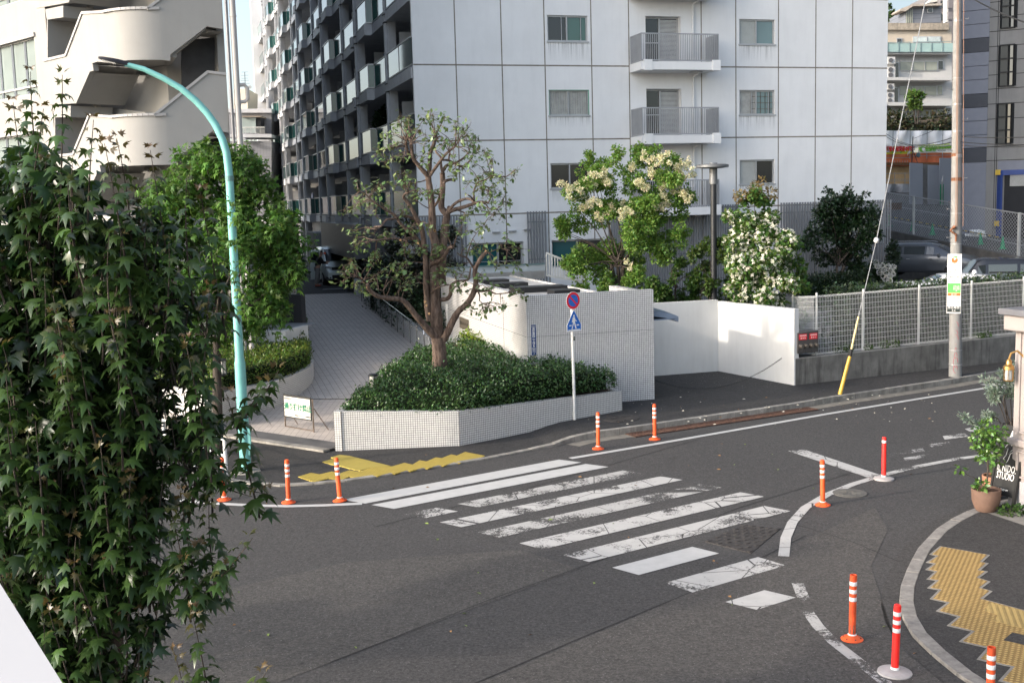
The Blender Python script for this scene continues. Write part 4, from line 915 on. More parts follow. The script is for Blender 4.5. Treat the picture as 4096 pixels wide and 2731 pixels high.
# ================================================================== WHITE APARTMENT BLOCK
M_PANEL = mat('facade_paint', (.73, .725, .72), .75, .25, var=.05, scale=.7, grime=.13, grimecol=(.45, .44, .43))
M_JOINT = mat('panel_sealant', (.20, .175, .14), .9, var=.3, scale=6)
M_FRAMEW = mat('alu_frame', (.42, .42, .42), .4, .5, .4, var=.08)
M_SLATG = mat('grey_slat', (.33, .335, .345), .5, .4, .2, var=.08)
M_COL = mat('grey_column', (.46, .465, .48), .55, .4, .1, var=.12, scale=2)
M_BAND = mat('grey_band', (.50, .505, .515), .6, .4, var=.10, scale=2, grime=.2)
M_SOFF = mat('soffit_grey', (.62, .62, .62), .8, var=.1)
M_BOARD = mat('partition_board', (.55, .55, .56), .6, var=.08)
M_INNER = mat('inner_wall', (.58, .58, .58), .8, var=.15)
M_DARKGL = glass('dark_glass', (.016, .018, .020)); M_TEALGL = glass('teal_glass', (.035, .10, .092), .08, .6); M_SKYGL = glass('sky_reflect_glass', (.13, .20, .205), .08, 1.0); M_CLEARGL = glass('clear_teal_glass', (.05, .085, .085), .04, 1.0); M_GREENGL = glass('green_glass', (.05, .12, .10), .12)  # M_SKYGL carries a sky reflection in its base colour
M_CURT = mat('curtain', (.34, .34, .32), .9, var=.2, scale=4)
C0 = AY(1656/KD, 365/KD, 41.7); C0 = Vector((C0.x, C0.y, 0)); FL0, FLH, NF = 4.865, 2.74, 8
TW, SL, ZR = 19.9, 70.6, 24.85; GZ = .7
apt = thing('apartment_block', 'large white panelled apartment block with glazed balconies along its shaded side', 'apartment building', C0)
def ft(t, z, d=0): return C0+AX*t-BX*d+Vector((0, 0, z))       # d = towards the street
def fs(s, z, o=0): return C0+BX*s-AX*o+Vector((0, 0, z))       # o = out of the side face
def fp(x, y): p = PL(x, y, C0, BX); return (p-C0).dot(AX), p.z
def holed(mb, T0, T1, Z0, Z1, holes, rev, P):
    ts_ = sorted({T0, T1}|{h[0] for h in holes}|{h[1] for h in holes}); zs_ = sorted({Z0, Z1}|{h[2] for h in holes}|{h[3] for h in holes})
    for a, b in zip(ts_[:-1], ts_[1:]):
        for c, d in zip(zs_[:-1], zs_[1:]):
            if any(h[0] <= (a+b)/2 <= h[1] and h[2] <= (c+d)/2 <= h[3] for h in holes): continue
            mb.quad(P(a, c, 0), P(b, c, 0), P(b, d, 0), P(a, d, 0))
    for h in holes:
        a, b, c, d = h[:4]; r = h[4] if len(h) > 4 else rev
        for p, q in (((a, c), (b, c)), ((b, c), (b, d)), ((b, d), (a, d)), ((a, d), (a, c))):
            mb.quad(P(*p, 0), P(*q, 0), P(*q, -r), P(*p, -r))
def rect(x0, y0, x1, y1):
    a, b = fp(x0, (y0+y1)/2)[0], fp(x1, (y0+y1)/2)[0]; xm = (x0+x1)/2; return (a, b, fp(xm, y1)[1], fp(xm, y0)[1])
wL, wR, dD = rect(1257, 36, 1350, 96), rect(1698, 45, 1780, 103), rect(1483, 38, 1561, 137)
wz = [(wL[2]-(FL0+2*FLH), wL[3]-(FL0+2*FLH))]
wins, doors = [], []
for k in range(NF-1):
    dz = (k-2)*FLH
    wins.append((wL[0], wL[1], wL[2]+dz, wL[3]+dz, .14)); wins.append((wR[0], wR[1], wR[2]+dz, wR[3]+dz, .14)); doors.append((dD[0], dD[1]+.05, FL0+k*FLH+.12, dD[3]+dz, .32))
gw = [rect(1085, 557, 1203, 624), rect(1268, 550, 1386, 613)]
big = [(a, b, c, d, .22) for a, b, c, d in gw]
m = MB(); holed(m, 0, TW, GZ, ZR, wins+doors+big, .14, lambda t, z, d: ft(t, z, d)); m.build('facade_wall', M_PANEL, apt)
m = MB(); m.quad(ft(TW, GZ), fs(0, GZ)+AX*TW+BX*14, fs(0, ZR)+AX*TW+BX*14, ft(TW, ZR)); m.build('end_wall', M_PANEL, apt)
MB().box(C0+AX*TW/2+BX*7+Vector((0, 0, ZR-.9)), (TW-.1, 13.9, .3), AX, BX).build('roof', M_CONC, apt)
MB().box(C0+AX*6.5+BX*(14+(SL-14)/2)+Vector((0, 0, ZR-.9)), (10, SL-14, .3), AX, BX).build('roof', M_CONC, apt)
# sealant grid
m = MB()
vx = [1.605, 3.364, 5.043, 6.910, 8.444, 11.488, 12.98, 14.864, 16.55, 18.237]
def solid_spans(t, z0, z1, hs):
    o = [(z0, z1)]
    for a, b, c, d, *_ in hs:
        if a < t < b:
            n_ = []
            for p, q in o:
                if d <= p or c >= q: n_.append((p, q)); continue
                if c > p: n_.append((p, c))
                if d < q: n_.append((d, q))
            o = n_
    return o
allh = wins+doors+big
for t in vx:
    for a, b in solid_spans(t, 2.0, ZR-.05, allh): m.box(ft(t, (a+b)/2, .001), (.042, .006, b-a), AX, BX)
for k in range(NF):
    z = FL0+k*FLH
    m.box(ft(TW/2, z, .0016), (TW, .006, .05), AX, BX)
m.build('panel_joint', M_JOINT, apt)
M_GREENF = mat('green_tape', (.05, .36, .20), .6)
def window(h, style, par=apt):
    a, b, c, d = h[:4]; w_, hh = b-a, d-c; rv = .14
    wf = MB(); e = .045
    for p, q in (((a, c), (b, c)), ((a, d), (b, d))): wf.bar(ft(p[0], p[1]+(e/2 if p[1] == c else -e/2), -rv+.045), ft(q[0], q[1]+(e/2 if q[1] == c else -e/2), -rv+.045), e, .07)
    for t in (a+e/2, b-e/2): wf.bar(ft(t, c, -rv+.045), ft(t, d, -rv+.045), e, .07)
    mid = a+w_*.5
    wf.bar(ft(mid-.02, c, -rv+.055), ft(mid-.02, d, -rv+.055), .06, .05)
    if style == 'green':
        for p, q in (((a, d), (b, d)), ((a, c), (a, d)), ((b, c), (b, d)), ((a, c), (b, c))): wf.bar(ft(p[0], p[1], -.02), ft(q[0], q[1], -.02), .03, .03, m=1)
    if style in ('film', 'lattice'):
        wf.bar(ft(b-w_*.16, c, -rv+.05), ft(b-w_*.16, d, -rv+.05), .025); wf.bar(ft(a+w_*.36, c, -rv+.05), ft(a+w_*.36, d, -rv+.05), .025)
    wo = wf.build('window', [M_FRAMEW, M_GREENF], par)
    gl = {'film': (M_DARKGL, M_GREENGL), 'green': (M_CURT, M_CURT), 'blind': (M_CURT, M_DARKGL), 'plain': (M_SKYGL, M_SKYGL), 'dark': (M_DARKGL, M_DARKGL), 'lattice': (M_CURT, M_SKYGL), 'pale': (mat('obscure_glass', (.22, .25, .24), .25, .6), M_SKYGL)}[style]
    for i, (p, q) in enumerate(((a+.03, mid-.02), (mid-.02, b-.03))):
        MB().quad(ft(p, c+.03, -rv+.02), ft(q, c+.03, -rv+.02), ft(q, d-.03, -rv+.02), ft(p, d-.03, -rv+.02)).build('pane', gl[i], wo)
    if style in ('blind', 'pale'):
        sm = MB(); n_ = 22
        for i in range(n_): z = c+.05+(hh-.1)*i/n_; sm.box(ft((a+mid)/2, z, -rv+.024), (w_/2-.08, .004, hh/n_*.55), AX, BX)
        sm.build('blind', mat('blind_slat', (.46, .47, .45), .5, var=.05), wo)
    if style == 'green':
        sm = MB()
        for i in range(16): t = a+.08+(w_-.16)*i/15; sm.bar(ft(t, c+.06, -rv+.024), ft(t, d-.06, -rv+.024), .03+.02*random.random(), .006)
        sm.build('curtain_fold', mat('lace_curtain', (.47, .46, .43), .9, var=.15), wo)
    if style == 'lattice':
        sm = MB()
        for i in range(5): t = a+w_*.36+(w_*.6)*i/4.5; sm.bar(ft(t, c+.04, -rv+.03), ft(t, d-.04, -rv+.03), .018)
        for i in range(1, 4): z = c+hh*i/4; sm.bar(ft(a+w_*.36, z, -rv+.03), ft(b-.05, z, -rv+.03), .018)
        sm.build('lattice', mat('shoji_bar', (.10, .085, .07), .7), wo)
    MB().bar(ft(a-.04, c-.015, .02), ft(b+.04, c-.015, .02), .03, .06).build('sill', M_FRAMEW, wo)
sL = {0: 'dark', 1: 'green', 2: 'film', 3: 'blind', 4: 'dark', 5: 'plain', 6: 'dark'}; sR = {0: 'blind', 1: 'lattice', 2: 'pale', 3: 'plain', 4: 'blind', 5: 'dark', 6: 'plain'}
sm_, st2_, sb_ = nodes('rain_streak'); setb(sb_, (.16, .155, .14), .9, .1, 0)
g_c = N(st2_, 'ShaderNodeTexCoord'); mp_ = N(st2_, 'ShaderNodeMapping'); mp_.inputs['Scale'].default_value = (26, 26, .5); st2_.links.new(g_c.outputs['Object'], mp_.inputs[0])
sx_ = N(st2_, 'ShaderNodeSeparateXYZ'); st2_.links.new(g_c.outputs['Generated'], sx_.inputs[0])
ml_ = N(st2_, 'ShaderNodeMath', operation='MULTIPLY'); st2_.links.new(ramp(st2_, noise(st2_, mp_.outputs[0], 1, 4), .45, .7), ml_.inputs[0]); st2_.links.new(sx_.outputs['Z'], ml_.inputs[1])
m3_ = N(st2_, 'ShaderNodeMath', operation='MULTIPLY'); st2_.links.new(ml_.outputs[0], m3_.inputs[0]); m3_.inputs[1].default_value = .45; st2_.links.new(m3_.outputs[0], sb_.inputs['Alpha'])
def streak(a, b, z, h): MB().quad(ft(a, z-h, .003), ft(b, z-h, .003), ft(b, z, .003), ft(a, z, .003)).build('rain_streak', sm_, apt)
for k in range(NF-1):
    for h_ in (wins[2*k], wins[2*k+1]): streak(h_[0], h_[1], h_[2]-.03, random.uniform(.4, .9))
    window(wins[2*k], sL[k]); window(wins[2*k+1], sR[k])
for h in big:
    a, b, c, d = h[:4]; wf = MB(); e = .06
    for z in (c+.03, d-.03): wf.bar(ft(a, z, -.17), ft(b, z, -.17), e, .07)
    for t in (a+.03, (a+b)/2+.03, b-.03): wf.bar(ft(t, c, -.17), ft(t, d, -.17), e, .07)
    wf.bar(ft(a, c+(d-c)*.35, -.17), ft(b, c+(d-c)*.35, -.17), .02)
    wo = wf.build('window', M_FRAMEW, apt)
    MB().quad(ft(a, c, -.2), ft((a+b)/2, c, -.2), ft((a+b)/2, d, -.2), ft(a, d, -.2)).build('pane', glass('teal_window', (.02, .09, .10), .08, .5), wo)
    MB().quad(ft((a+b)/2, c, -.2), ft(b, c, -.2), ft(b, d, -.2), ft((a+b)/2, d, -.2)).build('pane', M_DARKGL, wo)
for x, y in ((1139, 533.5), (1176, 531), (1211, 527.5)):
    t, z = fp(x, y); MB().box(ft(t, z, .05), (.30, .10, .05), AX, BX).build('vent_hood', M_FRAMEW, apt)
# street-side balconies
bt0, bt1 = fp(1446, 150)[0], fp(1624, 150)[0]; BD_ = 1.12
for k in range(NF-1):
    z = FL0+k*FLH
    sl = MB().box(ft((bt0+bt1)/2, z-.10, BD_/2+.003), (bt1-bt0, BD_, .30), AX, BX).build('balcony', M_PANEL, apt)
    for t in (bt0+.28, bt1-.16):
        cm = MB(); cm.box(ft(t, z-.08, BD_-.1), (.56 if t < 6 and t == bt0+.28 else .34, .28, .40), AX, BX)
        cm.build('corner_block', M_PANEL, sl, bevel=.01)
    rm = MB(); H = 1.02; zb, zt_ = z+.10, z+.06+H
    for t0_, t1_, d0, d1 in ((bt0+.05, bt1-.05, BD_-.06, BD_-.06), (bt0+.05, bt0+.05, .02, BD_-.06), (bt1-.05, bt1-.05, .02, BD_-.06)):
        L_ = math.hypot(t1_-t0_, d1-d0); n_ = int(L_/.075)
        for zz_ in (zb, zt_): rm.bar(ft(t0_, zz_, d0), ft(t1_, zz_, d1), .04, .045)
        for i in range(n_+1): f = i/n_; rm.bar(ft(t0_+(t1_-t0_)*f, zb, d0+(d1-d0)*f), ft(t0_+(t1_-t0_)*f, zt_, d0+(d1-d0)*f), .036 if t0_ != t1_ else .03, .018 if t0_ != t1_ else .03)
    rm.build('railing', M_SLATG, sl)
    # door behind
    a, b, c, d = doors[k][:4]; mid = a+(b-a)*.46
    dm = MB()
    for p, q in (((a, d-.03), (b, d-.03)), ((a, c+.03), (b, c+.03))): dm.bar(ft(p[0], p[1], -.27), ft(q[0], q[1], -.27), .06, .06)
    for t in (a+.02, mid, b-.02): dm.bar(ft(t, c, -.27), ft(t, d, -.27), .07, .06)
    do = dm.build('door', M_FRAMEW, apt)
    MB().quad(ft(a, c, -.29), ft(mid, c, -.29), ft(mid, d, -.29), ft(a, d, -.29)).build('pane', M_DARKGL, do)
    lv = MB(); lv.quad(ft(mid, c, -.31), ft(b, c, -.31), ft(b, d, -.31), ft(mid, d, -.31), m=1)
    for i in range(34): zz_ = c+.06+(d-c-.12)*i/34; lv.box(ft((mid+b)/2, zz_, -.285), (b-mid-.1, .03, (d-c)/34*.55), AX, BX)
    lv.build('louvre', [mat('louvre_white', (.52, .52, .51), .5), M_DARKGL], do)
    MB().bar(ft(a, c+.45*(d-c), -.26), ft(mid, c+.45*(d-c), -.26), .05, .04).build('mid_rail', M_FRAMEW, do)
    MB().tube([ft(bt1-.55, z-.22, .55), ft(bt1-.55, z-.30, .35), ft(bt1-.62, z-.36, .10), ft(bt1-.62, z-.42, .08), ft(bt1-.62, z-FLH+.2, .08)], .04, 8).build('drain_pipe', M_PANEL, sl, smooth=True)
    MB().lathe(ft(bt1-.75, z-.285, .55), [(.26, 0), (.26, .02)], 20).build('ceiling_plate', M_FRAMEW, sl)
# slatted screens along the ground floor
def screen(x0, x1, ytop, zbot, pitch=.105, wd=.055, dd=.16):
    t0, z0 = fp(x0, ytop); t1, z1 = fp(x1, ytop); m = MB(); n_ = int(abs(t1-t0)/pitch)
    for i in range(n_+1): t = t0+(t1-t0)*i/n_; m.box(ft(t, (zbot+z0)/2, dd), (wd, .04, z0-zbot), AX, BX)
    for z in (zbot+.4, (z0+zbot)/2, z0-.4): m.bar(ft(t0, z, dd-.04), ft(t1, z, dd-.04), .03)
    m.build('slat_screen', mat('screen_slat', (.20, .205, .215), .5, .4, .2, var=.08), apt)
screen(961, 1066, 497, 1.2); screen(1209, 1249, 486, 1.3, .10); screen(1395, 1690, 478, 1.2, .105); screen(1790, 2040, 466, 1.3, .12, .065)
# ------------------------------------------------ shaded balcony side
cs = [5.2+6.05*n for n in range(11)]; OFF = [0.0 if n % 2 == 0 else .27 for n in range(11)]
DEP = 1.75
sm = MB(); sm.quad(fs(.02, GZ, -DEP), fs(SL, GZ, -DEP), fs(SL, ZR, -DEP), fs(.02, ZR, -DEP)); sm.build('recessed_wall', M_INNER, apt)
sm = MB(); sm.box(fs(SL, (GZ+ZR)/2, -1.5), (4.4, .35, ZR-GZ), AX, BX); sm.build('end_wall', M_PANEL, apt)
sm = MB(); sm.box(fs(.14, (GZ+ZR)/2, -DEP/2-.02), (DEP, .24, ZR-GZ), AX, BX); sm.build('corner_wall', M_PANEL, apt)
for n, s in enumerate(cs):
    o = OFF[n]; m = MB()
    m.box(fs(s, (GZ+ZR)/2, o-.14), (.40, .22, ZR-GZ), AX, BX); m.box(fs(s-.20, (GZ+ZR)/2, o-.20), (.34, .10, ZR-GZ), AX, BX, m=1)
    for k in range(NF):
        for dz in (-.46, -.15): m.box(fs(s-.03, FL0+k*FLH+dz, o-.14), (.44, .40, .03), AX, BX, m=2)
    m.build('column', [M_COL, M_BAND, M_SEAM], apt)
def bay(s0, s1, o0, o1, k, kind, first=False):
    """one balcony: slab, glass panels, rail, partition. s0 nearer the street"""
    z = FL0+k*FLH; H = 1.02
    st = s0+(s1-s0)*(.52 if kind == 0 else .12)
    hi = max(o0, o1); lo_ = min(o0, o1)
    na_, fa = (lo_, hi) if o0 <= o1 else (hi, lo_)
    pts = [(s0, na_), (st, na_), (st+.04, fa), (s1, fa)]
    if first: pts = [(s0, .03), (s1*.5, .03), (s1*.5+.03, .03), (s1, .03)]
    m = MB(); top = [fs(s, z-.05, o) for s, o in pts]+[fs(s1, z-.05, -DEP), fs(s0, z-.05, -DEP)]
    m.prism(top, (0, 0, -1), .40); sl = m.build('balcony', M_BAND, apt)
    mm = MB()
    (sa, oa), (sb, ob) = pts[1], pts[2]
    blk = 1 if kind == 0 else -1
    if not first: mm.box(fs(sa+.32, z-.26, max(oa, ob)-.08), (.30, .62, .46), AX, BX); mm.build('bracket_block', M_BAND, sl)
    gl = MB()
    def pane(a, b, o_a, o_b, mi): gl.quad(fs(a, z+.06, o_a-.03), fs(b, z+.06, o_b-.03), fs(b, z+H-.03, o_b-.03), fs(a, z+H-.03, o_a-.03), m=mi)
    lit = random.random()
    far = 0 if k >= 2 else 2  # upper rows paler: sky reflection put into the pane colour
    if first: pane(.05, s1, .03, .03, 2 if k > 0 else 1)
    elif kind == 0:
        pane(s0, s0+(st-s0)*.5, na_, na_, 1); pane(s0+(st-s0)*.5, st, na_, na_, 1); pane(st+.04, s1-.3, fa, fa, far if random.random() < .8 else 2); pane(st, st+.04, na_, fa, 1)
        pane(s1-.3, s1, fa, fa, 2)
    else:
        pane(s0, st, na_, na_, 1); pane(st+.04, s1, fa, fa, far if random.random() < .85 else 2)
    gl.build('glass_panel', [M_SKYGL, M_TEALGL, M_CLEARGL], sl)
    rp = [fs(s, z+H, o-.03) for s, o in pts]
    rr = MB()
    for a, b in zip(rp[:-1], rp[1:]): rr.bar(a, b, .05, .05)
    for s, o in pts[1:3]: rr.bar(fs(s, z-.05, o-.03), fs(s, z+H, o-.03), .03)
    for a, b in zip(pts[:-1], pts[1:]): rr.bar(fs(a[0], z+.03, a[1]-.03), fs(b[0], z+.03, b[1]-.03), .035, .05)
    rr.build('rail', M_FRAMEW, sl)
    MB().quad(fs(s1-.55, z, -.45), fs(s1-.55, z, -DEP), fs(s1-.55, z+1.85, -DEP), fs(s1-.55, z+1.85, -.45)).build('partition', M_BOARD, sl)
    w2 = MB()
    wa_, wb2 = s0+.8, s1-1.1
    w2.quad(fs(wa_, z+.1, -DEP+.02), fs(wb2, z+.1, -DEP+.02), fs(wb2, z+1.95, -DEP+.02), fs(wa_, z+1.95, -DEP+.02), m=1)
    for t in (wa_, (wa_+wb2)/2, wb2): w2.bar(fs(t, z+.1, -DEP+.05), fs(t, z+1.95, -DEP+.05), .06)
    for zz_ in (z+.1, z+1.95): w2.bar(fs(wa_, zz_, -DEP+.05), fs(wb2, zz_, -DEP+.05), .06)
    w2.build('balcony_window', [M_FRAMEW, M_DARKGL], sl)
    if random.random() < .3 and s0 < 40:
        q = MB()
        for i in range(5): a = s0+2+.3*i; q.box(fs(a, z+1.25-.1*random.random(), -.5), (.05, .22, .5), AX, BX, m=i % 2)
        q.build('laundry', [mat('laundry_blue', (.10, .13, .24), .9), mat('laundry_pale', (.35, .35, .36), .9)], sl)
for k in range(NF-1):
    bay(.3, cs[0], 0, 0, k, 0, first=True)
    for n in range(10):
        bay(cs[n], cs[n+1], OFF[n], OFF[n+1], k, n % 2)
    if k < NF-1: bay(cs[10], SL-.2, OFF[10], .15, k, 1)
# ground floor of the shaded side: deep grey recess, tiled porch mass, pale block behind the van
M_GREYTILE = tiles('dark_tiles', (.15, .15, .155), (.07, .07, .07), (.2, .06), .008, .12, .4)
MB().box(fs(33, 2.55, -1.0), (.3, 60, 3.9), AX, BX).build('ground_floor_wall', mat('ground_floor_grey', (.14, .14, .145), .7, var=.15), apt)
po = MB().box(fs(14.2, 3.75, .35), (1.7, 11.5, 1.5), AX, BX).build('porch_canopy', M_GREYTILE, apt)
MB().box(fs(9.6, 2.0, -.1), (.4, .5, 2.4), AX, BX).build('porch_pillar', M_GREYTILE, apt)
MB().box(fs(3.0, 3.9, .0), (.5, 3.0, .9), AX, BX).build('porch_fascia', M_BAND, apt)
MB().box(fs(24.5, 2.6, .55), (1.4, 4.5, 2.6), AX, BX).build('ground_floor_block', mat('block_grey', (.30, .30, .31), .7, var=.1), apt)
dw = MB(); dw.quad(fs(18.2, 1.3, .0-.82), fs(20.6, 1.3, -.82), fs(20.6, 3.5, -.82), fs(18.2, 3.5, -.82)); dw.build('entrance_glass', M_DARKGL, apt)
# terrace beam with glass guard in front of the facade
tb3 = thing('terrace_beam', 'weathered concrete terrace edge with a clear glass guard', 'terrace', (0, 0, 0))
ta, tb4 = AY(1000, 640, 38.6), AY(1253, 632, 38.6); za_ = AY(1253, 612, 38.6).z
q0 = Vector((ta.x, 38.0, 0)); q1 = q0+AX*((tb4.x-ta.x)/AX.x)
zt_ = AY(1250, 621.5, q1.y).z; zb_ = AY(1250, 640, q1.y).z
MB().prism([up_(q0, zb_), up_(q1, zb_), up_(q1, zt_), up_(q0, zt_+.0)], BX, .35).build('beam', M_CONC, tb3)
m, t, bs = nodes('guard_glass'); setb(bs, (.62, .68, .70), .05, .6, 0); bs.inputs['Alpha'].default_value = .45
MB().prism([up_(q0, zt_), up_(q1, zt_), up_(q1, AY(1250, 607, q1.y).z), up_(q0, AY(1250, 607, q1.y).z)], BX, .02).build('glass_guard', m, tb3)
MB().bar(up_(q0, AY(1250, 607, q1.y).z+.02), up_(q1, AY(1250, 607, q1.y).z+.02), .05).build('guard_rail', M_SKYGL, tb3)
rl2 = thing('ramp_railing', 'white slatted railing sloping behind the striped shelter roof', 'railing', (0, 0, 0))
w0_, w1_ = AY(1256, 640, 37.2), AY(1345, 655, 37.6)
m = MB()
for i in range(15): p = w0_.lerp(w1_, i/14); m.bar(p+Vector((0, 0, .1)), p+Vector((0, 0, .1+.75-.02*i)), .03)
m.bar(w0_+Vector((0, 0, .85)), w1_+Vector((0, 0, .56)), .06, .06); m.bar(w0_+Vector((0, 0, .1)), w1_+Vector((0, 0, .1)), .05); m.build('slats', M_WHITEP, rl2)
# ================================================================== STAIR-TOWER BUILDING ON THE LEFT
M_CREAM = mat('cream_render', (.30, .293, .278), .85, .2, var=.05, scale=1.0, grime=.2, grimecol=(.25, .23, .20), bumps=(60, .15))
M_CAPS = mat('grey_coping', (.36, .35, .34), .7, var=.1)
K = 2.138*KD
def zq(x, y): return x/K, y/K                 # pixels of the enlarged top-left view
hb = thing('stair_building', 'cream building with a rounded open concrete staircase and grey copings', 'building', (0, 0, 0))
O = AY(*zq(1075, 500), 31.0); O = Vector((O.x, O.y, 0))
DA = Vector((-math.sin(R(47)), math.cos(R(47)), 0)); NA = Vector((-DA.y, DA.x, 0)); NA = NA if NA.y < 0 else -NA
DB = Vector((math.cos(R(22)), math.sin(R(22)), 0)); NB = Vector((DB.y, -DB.x, 0))
def pA(x, y): return PL(*zq(x, y), O, NA)
def pB(x, y): return PL(*zq(x, y), O, NB)
TH = .16
def facetA(px, nm, mtl=M_CREAM, d=0, th=TH, par=hb): return MB().prism([pA(*p)+NA*d for p in px], -NA, th).build(nm, mtl, par)
def facetB(px, nm, mtl=M_CREAM, d=0, th=TH, par=hb): return MB().prism([pB(*p)+NB*d for p in px], -NB, th).build(nm, mtl, par)
FH3 = None
RAD = .95
def strip_poly(zt, zb, nm, par=hb):
    """rounded corner piece between the two faces"""
    tA, tB = O+DA*RAD, O+DB*RAD; pts, pin = [], []
    # circular blend
    for f in np.linspace(0, 1, 13):
        a = tA.lerp(O, f); b = O.lerp(tB, f); p = a.lerp(b, f); pts.append(p)
    ctr = (tA+tB)/2+(-(NA+NB)).normalized()*2.2
    for p in pts: pin.append(p+(ctr-p).normalized()*TH)
    m = MB(); n_ = len(pts)
    m.sheet([[up_(p, zb) for p in pts], [up_(p, zt) for p in pts]]); m.sheet([[up_(p, zt) for p in pin], [up_(p, zb) for p in pin]])
    m.sheet([[up_(p, zt) for p in pts], [up_(p, zt) for p in pin]]); m.sheet([[up_(p, zb) for p in pin], [up_(p, zb) for p in pts]])
    return m.build(nm, M_CREAM, par, smooth=50), pts
def zOf(py): return pB(1255, py).z
z1t, z1b = pB(1090, 73).z, pB(1090, 507).z
z2t, z2b = pB(1130, 988).z, pB(1130, 1408).z
DZ = z1t-z2t
for lev in (-2, -1, 0, 1, 2):
    dz = -DZ*lev
    def SA(d_): return lambda p: p+Vector((0, 0, d_))
    sh = Vector((0, 0, z1t-zOf(73)))*0+Vector((0, 0, dz))
    cpiece, cpts = strip_poly(z1t+dz, z1b+dz, 'curved_parapet')
    # right-hand face: landing then rising flight
    tB = (O+DB*RAD); uB = lambda p: (p-O).dot(DB)
    P = lambda x, y: pB(x, y)+sh
    endt = P(1905, -250); 
    yl = P(1260, 90).z; fl_t = [tB+Vector((0, 0, z1t+dz)), up_(P(1260, 90), z1t+dz-.02), P(1775, 625)+Vector((0, 0, DZ)), P(1935, 645)+Vector((0, 0, DZ))]
    fl_b = [P(1905, 250), P(1770, 228), P(1457, 467), P(1457, 522), tB+Vector((0, 0, z1b+dz))]
    MB().prism(fl_t+fl_b, -NB, TH).build('flight_parapet', M_CREAM, hb)
    cb = MB()
    cl = [up_(p, z1t+dz+.03) for p in cpts]+[q+Vector((0, 0, .03)) for q in fl_t[1:]]
    for a, b in zip(cl[:-1], cl[1:]): cb.bar(a-NB*.06, b-NB*.06, .20, .07)
    # left-hand face: landing end then falling flight
    Q = lambda x, y: pA(x, y)+sh
    tA = O+DA*RAD
    la = [tA+Vector((0, 0, z1t+dz)), Q(705, 122), Q(567, 483), Q(378, 528), Q(378, 900), Q(650, 885), Q(768, 615), Q(800, 605), Q(790, 543), Q(835, 528), tA+Vector((0, 0, z1b+dz))]
    MB().prism(la, -NA, TH).build('flight_parapet', M_CREAM, hb)
    cl = [up_(cpts[0], z1t+dz+.03), Q(705, 122)+Vector((0, 0, .03)), Q(567, 483)+Vector((0, 0, .03)), Q(378, 528)+Vector((0, 0, .03))]
    for a, b in zip(cl[:-1], cl[1:]): cb.bar(a-NA*.06, b-NA*.06, .20, .07)
    cb.build('coping', M_CAPS, hb)
    # landing floor slab and sloping soffits behind the parapets
    W_ = 1.35
    ld = MB(); ld.prism([up_(O+DA*2.3-NA*TH, z1b+dz+.10), up_(cpts[6]-(NA+NB).normalized()*TH, z1b+dz+.10), up_(O+DB*1.35-NB*TH, z1b+dz+.10), up_(O+DB*1.35-NB*(W_+.6), z1b+dz+.10), up_(O+DA*2.3-NA*(W_+.6), z1b+dz+.10)], (0, 0, 1), .14); ld.build('landing_slab', M_CREAM, hb)
    sf = MB(); a, b = P(1457, 490), P(1770, 245); sf.add([a-NB*TH, b-NB*TH, b-NB*(TH+W_), a-NB*(TH+W_), a-NB*TH+ZX*.18, b-NB*TH+ZX*.18, b-NB*(TH+W_)+ZX*.18, a-NB*(TH+W_)+ZX*.18], [(0, 1, 2, 3), (7, 6, 5, 4), (0, 4, 5, 1), (3, 2, 6, 7), (1, 5, 6, 2)])
    sf.build('flight_soffit', M_CREAM, hb); sf = MB(); b2 = P(1905, 265); sf.add([b-NB*TH, b2-NB*TH, b2-NB*(TH+W_), b-NB*(TH+W_), b-NB*TH+ZX*.18, b2-NB*TH+ZX*.18, b2-NB*(TH+W_)+ZX*.18, b-NB*(TH+W_)+ZX*.18], [(0, 1, 2, 3), (7, 6, 5, 4)])
    sf.build('corridor_soffit', M_CREAM, hb); sf = MB(); a, b = Q(650, 885), Q(768, 618); sf.add([a-NA*TH, b-NA*TH, b-NA*(TH+W_), a-NA*(TH+W_), a-NA*TH+ZX*.2, b-NA*TH+ZX*.2, b-NA*(TH+W_)+ZX*.2, a-NA*(TH+W_)+ZX*.2], [(0, 1, 2, 3), (7, 6, 5, 4), (0, 4, 5, 1)])
    sf.build('flight_soffit', M_CREAM, hb)
for lev in (-1, 0, 1, 2):
    MB().prism([pB(*q_)-NB*1.15-ZX*DZ*lev for q_ in ((1590, 760), (1885, 760), (1885, 270), (1590, 300))], -NB, .1).build('corridor_shade', mat('corridor_shade_grey', (.05, .05, .052), .8, var=.2), hb)  # dark sheet put behind the flight for the corridor's shade
zlo, zhi = -.5, z1t+9.5
# inner core walls
core = MB(); ci = O-(NA+NB).normalized()*2.3
core.quad(up_(ci, zlo), up_(ci+DB*1.3, zlo), up_(ci+DB*1.3, zhi), up_(ci, zhi)); core.quad(up_(ci+DB*1.3, zlo), up_(ci+DB*1.3-NB*3, zlo), up_(ci+DB*1.3-NB*3, zhi), up_(ci+DB*1.3, zhi)); core.quad(up_(ci, zlo), up_(ci+DA*9, zlo), up_(ci+DA*9, zhi), up_(ci, zhi)); core.build('core_wall', M_CREAM, hb)
eB = pB(1910, 300); uE = (eB-O).dot(DB)
bk = MB(); bk.quad(up_(O+DB*(uE+.1)-NB*3.2, zlo), up_(ci+DB*1.0-NB*.9, zlo), up_(ci+DB*1.0-NB*.9, zhi), up_(O+DB*(uE+.1)-NB*3.2, zhi)); bk.build('corridor_wall', mat('corridor_wall_shade', (.10, .10, .10), .8, var=.15), hb)  # wall coloured dark so the corridor looks unlit
MB().box(up_(O+DB*(uE+.02)-NB*2.2, (zlo+zhi)/2), (.2, 3.0, zhi-zlo), DB, NB).build('end_wall', M_CREAM, hb)
